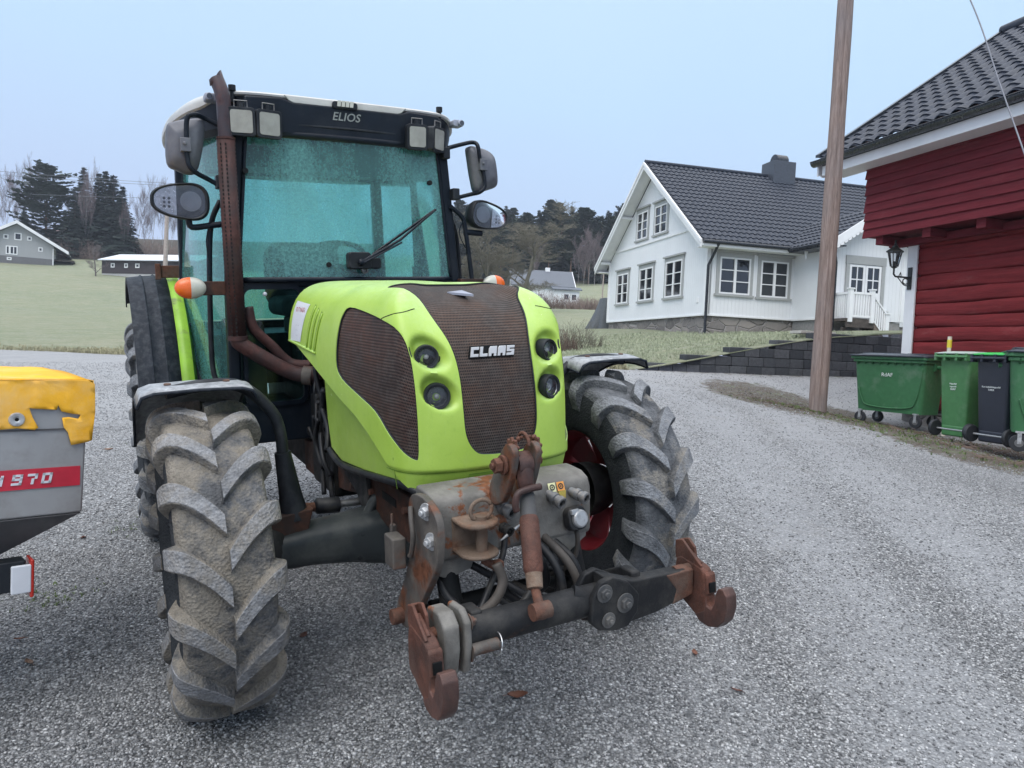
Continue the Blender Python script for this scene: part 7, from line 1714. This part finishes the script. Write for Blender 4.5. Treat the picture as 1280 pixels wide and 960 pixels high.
def bare_parts(seed, H=13.0, spread=.5, up=.55, r0=.16, levels=5, nsub=3, sx=1.0, first=.18, twig=.012):
    r = random.Random(seed); tr = MB(); tw = MB()
    def grow(p, d, L, rad, lv):
        n = 4; pts = [p]; q = p.copy(); dd_ = d.copy()
        for i in range(n):
            dd_ = (dd_+rv(r)*(.10 if lv == 0 else .22)+V(0, 0, .05*up)).normalized(); q = q+dd_*L/n; pts.append(q.copy())
        rs = [rad*(1-.6*i/n) for i in range(n+1)]
        if rad > .022: tr.tube(pts, rs, 6 if lv < 2 else 4, False)
        else: tw.tube(pts, [max(twig*.6, x) for x in rs], 3, False)
        if lv >= levels: return
        m_ = nsub+(3 if lv == 0 else 0)+(1 if lv > 2 else 0)
        for k in range(m_):
            f = (first if lv == 0 else .2)+(1-(first if lv == 0 else .2))*(k+r.random())/m_; i = min(n-1, int(f*n)); c = pts[i].lerp(pts[i+1], f*n-i)
            a = r.uniform(0, 2*PI); side = V(math.cos(a)*sx, math.sin(a), r.uniform(-.1, .35)); nd = (dd_*(1-spread)+side*spread+V(0, 0, up*.35)).normalized()
            grow(c, nd, L*r.uniform(.42, .66)*(1-.25*f if lv == 0 else 1), max(rad*.5*(1-.4*f), twig*.5), lv+1)
    grow(V(0, 0, -.3), V(r.uniform(-.04, .04), r.uniform(-.04, .04), 1).normalized(), H*.85, r0, 0)
    return tr, tw
def make_tree(name, label, cat, trm, crm, tmat, cmat, crown='crown'):
    t = thing(name, label, cat); trm.build('trunk', M_[tmat], t); crm.build(crown, M_[cmat], t); return t
def put(t, p, sc=1.0, rz=0.0, sz=None):
    t.location = p; t.scale = (sc, sc, sz or sc); t.rotation_euler = (0, 0, rz)
SPR = [make_tree('spruce_tree', 'tall dark spruce', 'tree', *spruce_parts(11+i, 16, 2.9-.3*i, .04, 1.1), 'bark_brown', 'needles_dark') for i in range(2)]
PIN = [make_tree('pine_tree', 'pine', 'tree', *spruce_parts(21+i, 15, 2.1, .38, .9, pine=True), 'bark_pine', 'needles_pine') for i in range(2)]
BIR = [make_tree('birch_tree', 'birch', 'tree', *bare_parts(31+i, 14, .42, .8, .10, 4, 6, first=.25, twig=.020), 'bark_birch', 'twig_birch', 'branches') for i in range(2)]
used = {}
def place(src, px, py_top, py_base, d, label, group, rz=None, wide=1.0, base_h=16.0):
    key = src.name; t = src if key not in used else copy_tree(src); used[key] = 1
    b = at(px, py_base, d); zg = lz(b.x, b.y); b.z = zg-.1; top = at(px, py_top, d); H = max(2.0, top.z-b.z); s = H/base_h
    t.location = b; t.scale = (s*wide, s*wide, s); t.rotation_euler = (0, 0, rz if rz is not None else (px*1.7) % 6.28)
    t['label'] = label; t['group'] = group; return t
# left wood: a broad pine, spruces and birches
G1 = 'trees on the wooded slope at the left'
big = make_tree('pine_tree', 'broad old pine with open lower branches, behind the grey house', 'tree', *spruce_parts(77, 16, 4.2, .16, 1.0, pine=True), 'bark_pine', 'needles_pine')
place(big, 57, 206, 312, 124, 'broad old pine with layered branches behind the grey house', G1, wide=1.15)
place(SPR[0], 104, 209, 315, 122, 'slender pointed spruce right of the broad old pine', G1, wide=1.5)
place(SPR[1], 123, 216, 316, 124, 'dark spruce between the pointed spruce and the densest spruces', G1, wide=1.7)
place(SPR[0], 140, 219, 317, 121, 'densest dark spruce behind the brown shed', G1, wide=1.9)
place(SPR[0], 93, 236, 316, 119, 'dark spruce between the broad pine and the pointed spruce', G1, wide=1.7)
place(SPR[1], 131, 213, 317, 123, 'tall dark spruce standing just behind the densest spruce', G1, wide=1.6)
place(SPR[1], 152, 232, 318, 120, 'shorter dark spruce on the right side of the dense spruce group', G1, wide=1.7)
place(SPR[0], 80, 262, 314, 132, 'low spruce filling the gap under the broad pine', G1, wide=1.6)
place(SPR[1], 30, 255, 312, 133, 'low dark spruce behind the grey house roof', G1, wide=1.5)
for px, tp_, bs, lab in ((24, 207, 312, 'tall bare birch left of the broad pine'), (6, 214, 312, 'bare birch at the left edge of the photo'), (43, 205, 312, 'bare birch whose top shows above the broad pine'), (107, 208, 322, 'white stemmed bare birch in front of the pointed spruce'), (155, 248, 322, 'small bare birch at the right foot of the dense spruces'), (172, 240, 322, 'bare birch with white stem behind the brown shed'), (190, 221, 322, 'tall bare birch just left of the far timber pole'), (203, 238, 322, 'bare birch half hidden behind the cab'), (-14, 224, 312, 'bare birch beyond the left edge'), (90, 240, 318, 'thin bare birch between the pine and pointed spruce'), (180, 262, 324, 'low bare birch behind the shed roof'), (215, 250, 322, 'bare birch behind the side mirror')):
    place(BIR[int(px) % 2], px, tp_, bs, (119 if px in (107, 155) else 133+(px*7) % 9), lab, G1, base_h=18.3, wide=.42 if px in (107, 155, 90) else .62)
# right wood behind the cottage
G2 = 'conifers in the wood behind the cottage'
rnd = random.Random(42); n = 0
spots = []
for row, (d, top) in enumerate(((165, 258), (155, 263), (146, 268), (138, 279))):
    x = 545+row*7
    while x < 800: spots.append((x+rnd.uniform(-4, 4), top+rnd.uniform(-7, 11), d+rnd.uniform(-3, 3), row)); x += rnd.uniform(12, 17)
kinds = ['tall dark', 'narrow', 'ragged', 'bushy', 'slim']
for i, (x, tp_, d, row) in enumerate(spots):
    pine = (i*5) % 3 != 0; src = (PIN if pine else SPR)[i % 2]
    o = place(src, x, tp_, 357-row*0, d, 'conifer in the close ranked wood behind the small cottage', G2, wide=1.15 if pine else 1.5, rz=i*2.4, base_h=15 if pine else 16)
for i, px in enumerate((668, 722, 729, 736, 743, 751)):
    place(BIR[i % 2], px, 296+(px*7) % 22, 361, 131, 'bare pale stemmed birch at the edge of the wood behind the cottage', 'bare birches before the wood behind the cottage', base_h=14.5, wide=.7)
# apple tree
tr, tw = bare_parts(5, 8, .72, .30, .20, 5, 5, first=.12, twig=.016)
AP = make_tree('apple_tree', 'old gnarled bare apple tree in front of the cottage, right of the cab', 'tree', tr, tw, 'twig_moss', 'twig_moss', 'branches')
b = at(652, 372, 66); AP.location = (b.x, b.y, lz(b.x, b.y)-.1); hh = (at(652, 277, 66).z-AP.location.z)/8.2; AP.scale = (hh*1.25, hh*1.25, hh)
tr, tw = bare_parts(15, 7, .65, .35, .16, 5, 5, first=.12, twig=.016)
A2 = make_tree('apple_tree', 'second bare fruit tree just right of the cab, half hidden by the tractor', 'tree', tr, tw, 'twig_moss', 'twig_moss', 'branches')
b = at(606, 378, 62); A2.location = (b.x, b.y, lz(b.x, b.y)-.1); hh = (at(606, 285, 62).z-A2.location.z)/7.2; A2.scale = (hh*1.1, hh*1.1, hh)
tr, tw = bare_parts(18, 5, .6, .4, .14, 4, 4, first=.1, twig=.02)
A3 = make_tree('fruit_tree', 'small bare fruit tree at the left end of the brown shed', 'tree', tr, tw, 'twig_grey', 'twig_grey', 'branches')
b = at(120, 344, 92); A3.location = (b.x, b.y, lz(b.x, b.y)-.1); A3.scale = (.75,)*3
# shrubs: bare twiggy clumps
def shrub(name, label, px, py, d, w, h, n, mat, group=None, seed=0, r0=.012):
    r = random.Random(seed); m = MB()
    for k in range(n):
        x = r.uniform(-w, w)*.5; y = r.uniform(-.4, .4)*w*.4; hh = h*r.uniform(.4, 1)*(1-.5*(abs(x)/(w*.5))**2); p = V(x, y, 0); d0 = V(r.uniform(-.35, .35), r.uniform(-.35, .35), 1).normalized(); pts = [p+V(0, 0, -.1)]; q = p.copy()
        for i in range(4): d0 = (d0+rv(r)*.25).normalized(); q = q+d0*hh/4; pts.append(q.copy())
        m.tube(pts, [r0, r0*.9, r0*.7, r0*.5, r0*.4], 3, False)
        for i in range(5):
            c = pts[1+i % 4]; e = c+(d0+rv(r)*.9).normalized()*hh*.3; m.tube([c, e], [r0*.5, r0*.3], 3, False)
    b = at(px, py, d); o = m.build(name, M_[mat], loc=(b.x, b.y, lz(b.x, b.y))); tag(o, label, 'shrub', group); return o
simple('twig_russet', (.21, .155, .135), .95); simple('twig_brown', (.15, .105, .085), .95)
shrub('shrub', 'bare brown garden shrub on the lawn right of the bonnet', 722, 436, 23.5, 1.5, .95, 120, 'twig_moss', seed=1, r0=.008)
shrub('shrub', 'second bare shrub on the lawn close to the bonnet edge', 704, 440, 23, 1.0, .7, 80, 'twig_brown', seed=2, r0=.008)
for k, (px, py, d, w, h, lab) in enumerate([(712, 390, 88, 9, 1.8, 'low russet hedge in front of the cottage'), (672, 388, 86, 8, 2.2, 'brown thicket under the apple tree'), (742, 388, 84, 6, 1.4, 'russet scrub between cottage and farmhouse'), (98, 322, 118, 9, 3.0, 'reddish brown scrub between the grey house and the shed'), (140, 320, 122, 12, 3.2, 'reddish brown scrub behind the shed'), (188, 322, 122, 12, 3.6, 'pale brown scrub under the birches behind the shed')]):
    shrub('thicket', lab, px, py, d, w, h, 260, 'twig_russet' if k != 1 else 'twig_brown', seed=10+k, r0=.03)
# grass tufts along the edges (one mass)
def tufts(name, label, spots, mat, seed):
    r = random.Random(seed); m = MB()
    for (x, y, z, s) in spots:
        for k in range(r.randint(4, 8)):
            a = r.uniform(0, 2*PI); h = s*r.uniform(.5, 1.2); w = s*.05+.002; b = V(x+r.uniform(-.4, .4)*s, y+r.uniform(-.4, .4)*s, z-.005); d = V(math.cos(a), math.sin(a), 0)*h*r.uniform(.2, .9); sd = V(-math.sin(a), math.cos(a), 0)*w
            m.add([b-sd, b+sd, b+d*.45+V(0, 0, h*.7)+sd*.6, b+d*.45+V(0, 0, h*.7)-sd*.6, b+d+V(0, 0, h*.85)], [(0, 1, 2, 3), (3, 2, 4)])
    o = m.build(name, mat); tag(o, label, kind='stuff'); return o
simple('blade_pale', (.33, .31, .20), .9, var=.3, scale=3); simple('blade_green', (.12, .17, .06), .9, var=.35, scale=3); simple('blade_frost', (.34, .37, .26), .9, var=.25, scale=2)
r = random.Random(8); sp1 = []; 
for i in range(len(Bpts)-1):
    b = Bpts[i]
    if b.y > 45 or b.x < -40 or b.x > 8.2: continue
    for k in range(46):
        q = b.lerp(Bpts[i+1], r.random()); off = abs(r.gauss(0, .55)); 
        if q.x > WLs.x and q.x < 9: continue
        x, y = q.x, q.y+off*1.4-.25; sp1.append((x, y, yz(x, y) if off < .15 else lz(x, y), r.uniform(.05, .16)))
tufts('dry_grass', 'dry pale grass fringe along the gravel edge', sp1, MATS['blade_pale'], 1)
sp2 = []
for k in range(5200):                                            # lawn behind the wall and beyond
    x = r.uniform(1, 8.6); d = r.random()**1.4; y = 16.5+.245*(x-2.8)+.2+d*12
    if y < 16.9+.25*(x-2.9): continue
    sp2.append((x, y, lz(x, y), r.uniform(.05, .11)))
tufts('lawn_grass', 'frosted lawn grass below the farmhouse', sp2, MATS['blade_frost'], 2)
sp3 = []
for k in range(900):
    t = r.random(); i = min(len(isl2)-2, int(t*(len(isl2)-1))); f = t*(len(isl2)-1)-i; src = isl2 if r.random() < .6 else isl
    i = min(len(src)-2, i); x = src[i][0]*(1-f)+src[i+1][0]*f+r.gauss(0, .4); y = src[i][1]*(1-f)+src[i+1][1]*f+r.gauss(0, .4); sp3.append((x, y, yz(x, y), r.uniform(.015, .045)))
tufts('verge_grass', 'thin mossy grass around the utility pole and the bins', sp3, MATS['blade_green'], 3)
# dead weed stems by the bins
for k, (px, py, d, s) in enumerate([(1118, 552, 10.2, .22), (1185, 570, 8.9, .25), (1228, 590, 8.1, .20), (1270, 592, 7.9, .24), (1150, 535, 10.4, .16), (1210, 562, 8.9, .18)]):
    b = at(px, py, d); rr_ = random.Random(60+k); m = MB()
    for q in range(16):
        a = rr_.uniform(0, 2*PI); e = V(math.cos(a), math.sin(a), rr_.uniform(.1, .7))*s*rr_.uniform(.5, 1); m.tube([V(rr_.uniform(-.1, .1), rr_.uniform(-.1, .1), 0), e*.6, e+V(0, 0, -.04)], [.0035, .0025, .0015], 3, False)
    o = m.build('weed', M_['twig_brown'], loc=(b.x, b.y, yz(b.x, b.y))); tag(o, ['dead weed in front of the large green container', 'dead weed in front of the black bin', 'dry weed on the gravel right of the black bin', 'dry weed at the right edge of the verge', 'tuft of dead stems under the large container', 'dead stems below the green wheeled bin'][k], 'weed', 'dead weeds by the bins')
o = tufts('gravel_weeds', 'small green weeds in the gravel under the spreader', [(lambda x, y: (x, y, yz(x, y), r.uniform(.01, .03)))(p.x+r.gauss(0, .10), p.y+r.gauss(0, .08)) for p in [at(64, 735, 3.6)]*60+[at(150, 632, 4.6)]*40+[at(150, 545, 7)]*12], MATS['blade_green'], 5)

# leaf litter round the pole and the bins (one mass)
r = random.Random(77); m = MB()
for k in range(5200):
    if r.random() < .55: cx_, cy_ = pole_b.x-.2+r.gauss(0, .75), pole_b.y+r.gauss(.7, 1.3)
    else:
        src = isl if r.random() < .6 else isl2; i = r.randrange(len(src)-1); f = r.random(); cx_ = src[i][0]*(1-f)+src[i+1][0]*f+r.gauss(0, .45); cy_ = src[i][1]*(1-f)+src[i+1][1]*f+r.gauss(0, .4)
    s_ = r.uniform(.010, .026); c = V(cx_, cy_, yz(cx_, cy_)+r.uniform(.002, .012)); a = r.uniform(0, 6.28); u = V(math.cos(a), math.sin(a), r.uniform(-.3, .3))*s_; w_ = V(-math.sin(a), math.cos(a), r.uniform(-.3, .3))*s_*.6
    m.add([c-u, c+w_, c+u, c-w_], [(0, 1, 2, 3)])
lt = m.build('leaf_litter', simple('litter', (.085, .055, .038), .85, var=.5, scale=9)); tag(lt, 'brown leaf litter around the pole foot and along the bins', kind='stuff')
# ================================================================ CAMERA, SKY, SUN
cam = bpy.data.cameras.new('camera'); co = bpy.data.objects.new('camera', cam); COL.objects.link(co)
Rm = Matrix((CW @ Vector((1, 0, 0)), CW @ Vector((0, -1, 0)), CW @ Vector((0, 0, -1)))).transposed().to_4x4(); Rm.translation = CAM
co.matrix_world = Rm; cam.sensor_fit = 'HORIZONTAL'; cam.sensor_width = 36; cam.lens = 36*F_PX/1280; cam.clip_end = 3000; cam.clip_start = .05
scene.camera = co
w = bpy.data.worlds.new('World'); scene.world = w; w.use_nodes = True; nt = w.node_tree; bg = nt.nodes['Background']
sky = nt.nodes.new('ShaderNodeTexSky'); sky.sky_type = 'NISHITA'; sky.sun_disc = False; sky.sun_elevation = R_(30); sky.sun_rotation = R_(200); sky.air_density = 1.0; sky.dust_density = 2.0
# overcast veil over the clear sky
tc = nt.nodes.new('ShaderNodeTexCoord'); sp = nt.nodes.new('ShaderNodeSeparateXYZ'); nt.links.new(tc.outputs['Generated'], sp.inputs[0])
nz = nt.nodes.new('ShaderNodeTexNoise'); nz.inputs['Scale'].default_value = 1.6; nz.inputs['Detail'].default_value = 3; nt.links.new(tc.outputs['Generated'], nz.inputs['Vector'])
ad = nt.nodes.new('ShaderNodeMath'); ad.operation = 'MULTIPLY_ADD'; ad.inputs[1].default_value = .30; nt.links.new(nz.outputs[0], ad.inputs[0]); nt.links.new(sp.outputs[2], ad.inputs[2])
rp = nt.nodes.new('ShaderNodeValToRGB'); nt.links.new(ad.outputs[0], rp.inputs[0]); e = rp.color_ramp.elements
e[0].position = .10; e[0].color = (.65, .72, .98, 1); e[1].position = 1.0; e[1].color = (2.5, 2.52, 2.66, 1)
for p, c in ((.30, (.55, .69, .97)), (.50, (.58, .80, 1.06)), (.70, (.64, .86, 1.06)), (.88, (1.95, 1.95, 2.0))): q = e.new(p); q.color = (*c, 1)
sc_ = nt.nodes.new('ShaderNodeVectorMath'); sc_.operation = 'SCALE'; sc_.inputs[3].default_value = 7.8; nt.links.new(rp.outputs[0], sc_.inputs[0])
mx = nt.nodes.new('ShaderNodeMix'); mx.data_type = 'RGBA'; mx.inputs[0].default_value = .92; nt.links.new(sky.outputs[0], mx.inputs[6]); nt.links.new(sc_.outputs[0], mx.inputs[7])
nt.links.new(mx.outputs[2], bg.inputs[0]); bg.inputs[1].default_value = .10
sl = bpy.data.lights.new('sun', 'SUN'); sl.energy = 1.3; sl.angle = R_(40); sl.color = (1, .97, .93); so = bpy.data.objects.new('sun', sl); COL.objects.link(so)
az = R_(200); el = R_(50)
so.rotation_euler = Vector((math.sin(az)*math.cos(el), math.cos(az)*math.cos(el), math.sin(el))).to_track_quat('Z', 'Y').to_euler()
scene.view_settings.view_transform = 'Standard'; scene.view_settings.look = 'None'; scene.view_settings.exposure = .40; scene.view_settings.gamma = 1; scene.view_settings.use_curve_mapping = False
cy = scene.cycles; cy.max_bounces = 8; cy.transparent_max_bounces = 12; cy.diffuse_bounces = 3; cy.glossy_bounces = 3; cy.transmission_bounces = 4; cy.use_denoising = True; cy.caustics_reflective = False; cy.caustics_refractive = False
try: cy.denoiser = 'OPENIMAGEDENOISE'
except Exception: pass
# ================================================================ AIR
m = MB(); m.box((-420, -14, -3), (460, 470, 82)); hz = m.build('haze', None); hz.data.materials.clear()
hm = bpy.data.materials.new('haze_air'); hm.use_nodes = True; hn = hm.node_tree; hn.nodes.clear()
ho = hn.nodes.new('ShaderNodeOutputMaterial'); pv = hn.nodes.new('ShaderNodeVolumePrincipled'); pv.inputs['Color'].default_value = (.80, .88, 1.0, 1); pv.inputs['Density'].default_value = .00055; pv.inputs['Anisotropy'].default_value = .2
hn.links.new(pv.outputs[0], ho.inputs['Volume']); hz.data.materials.append(hm); tag(hz, kind='stuff'); hz['label'] = 'thin cold haze over the fields'
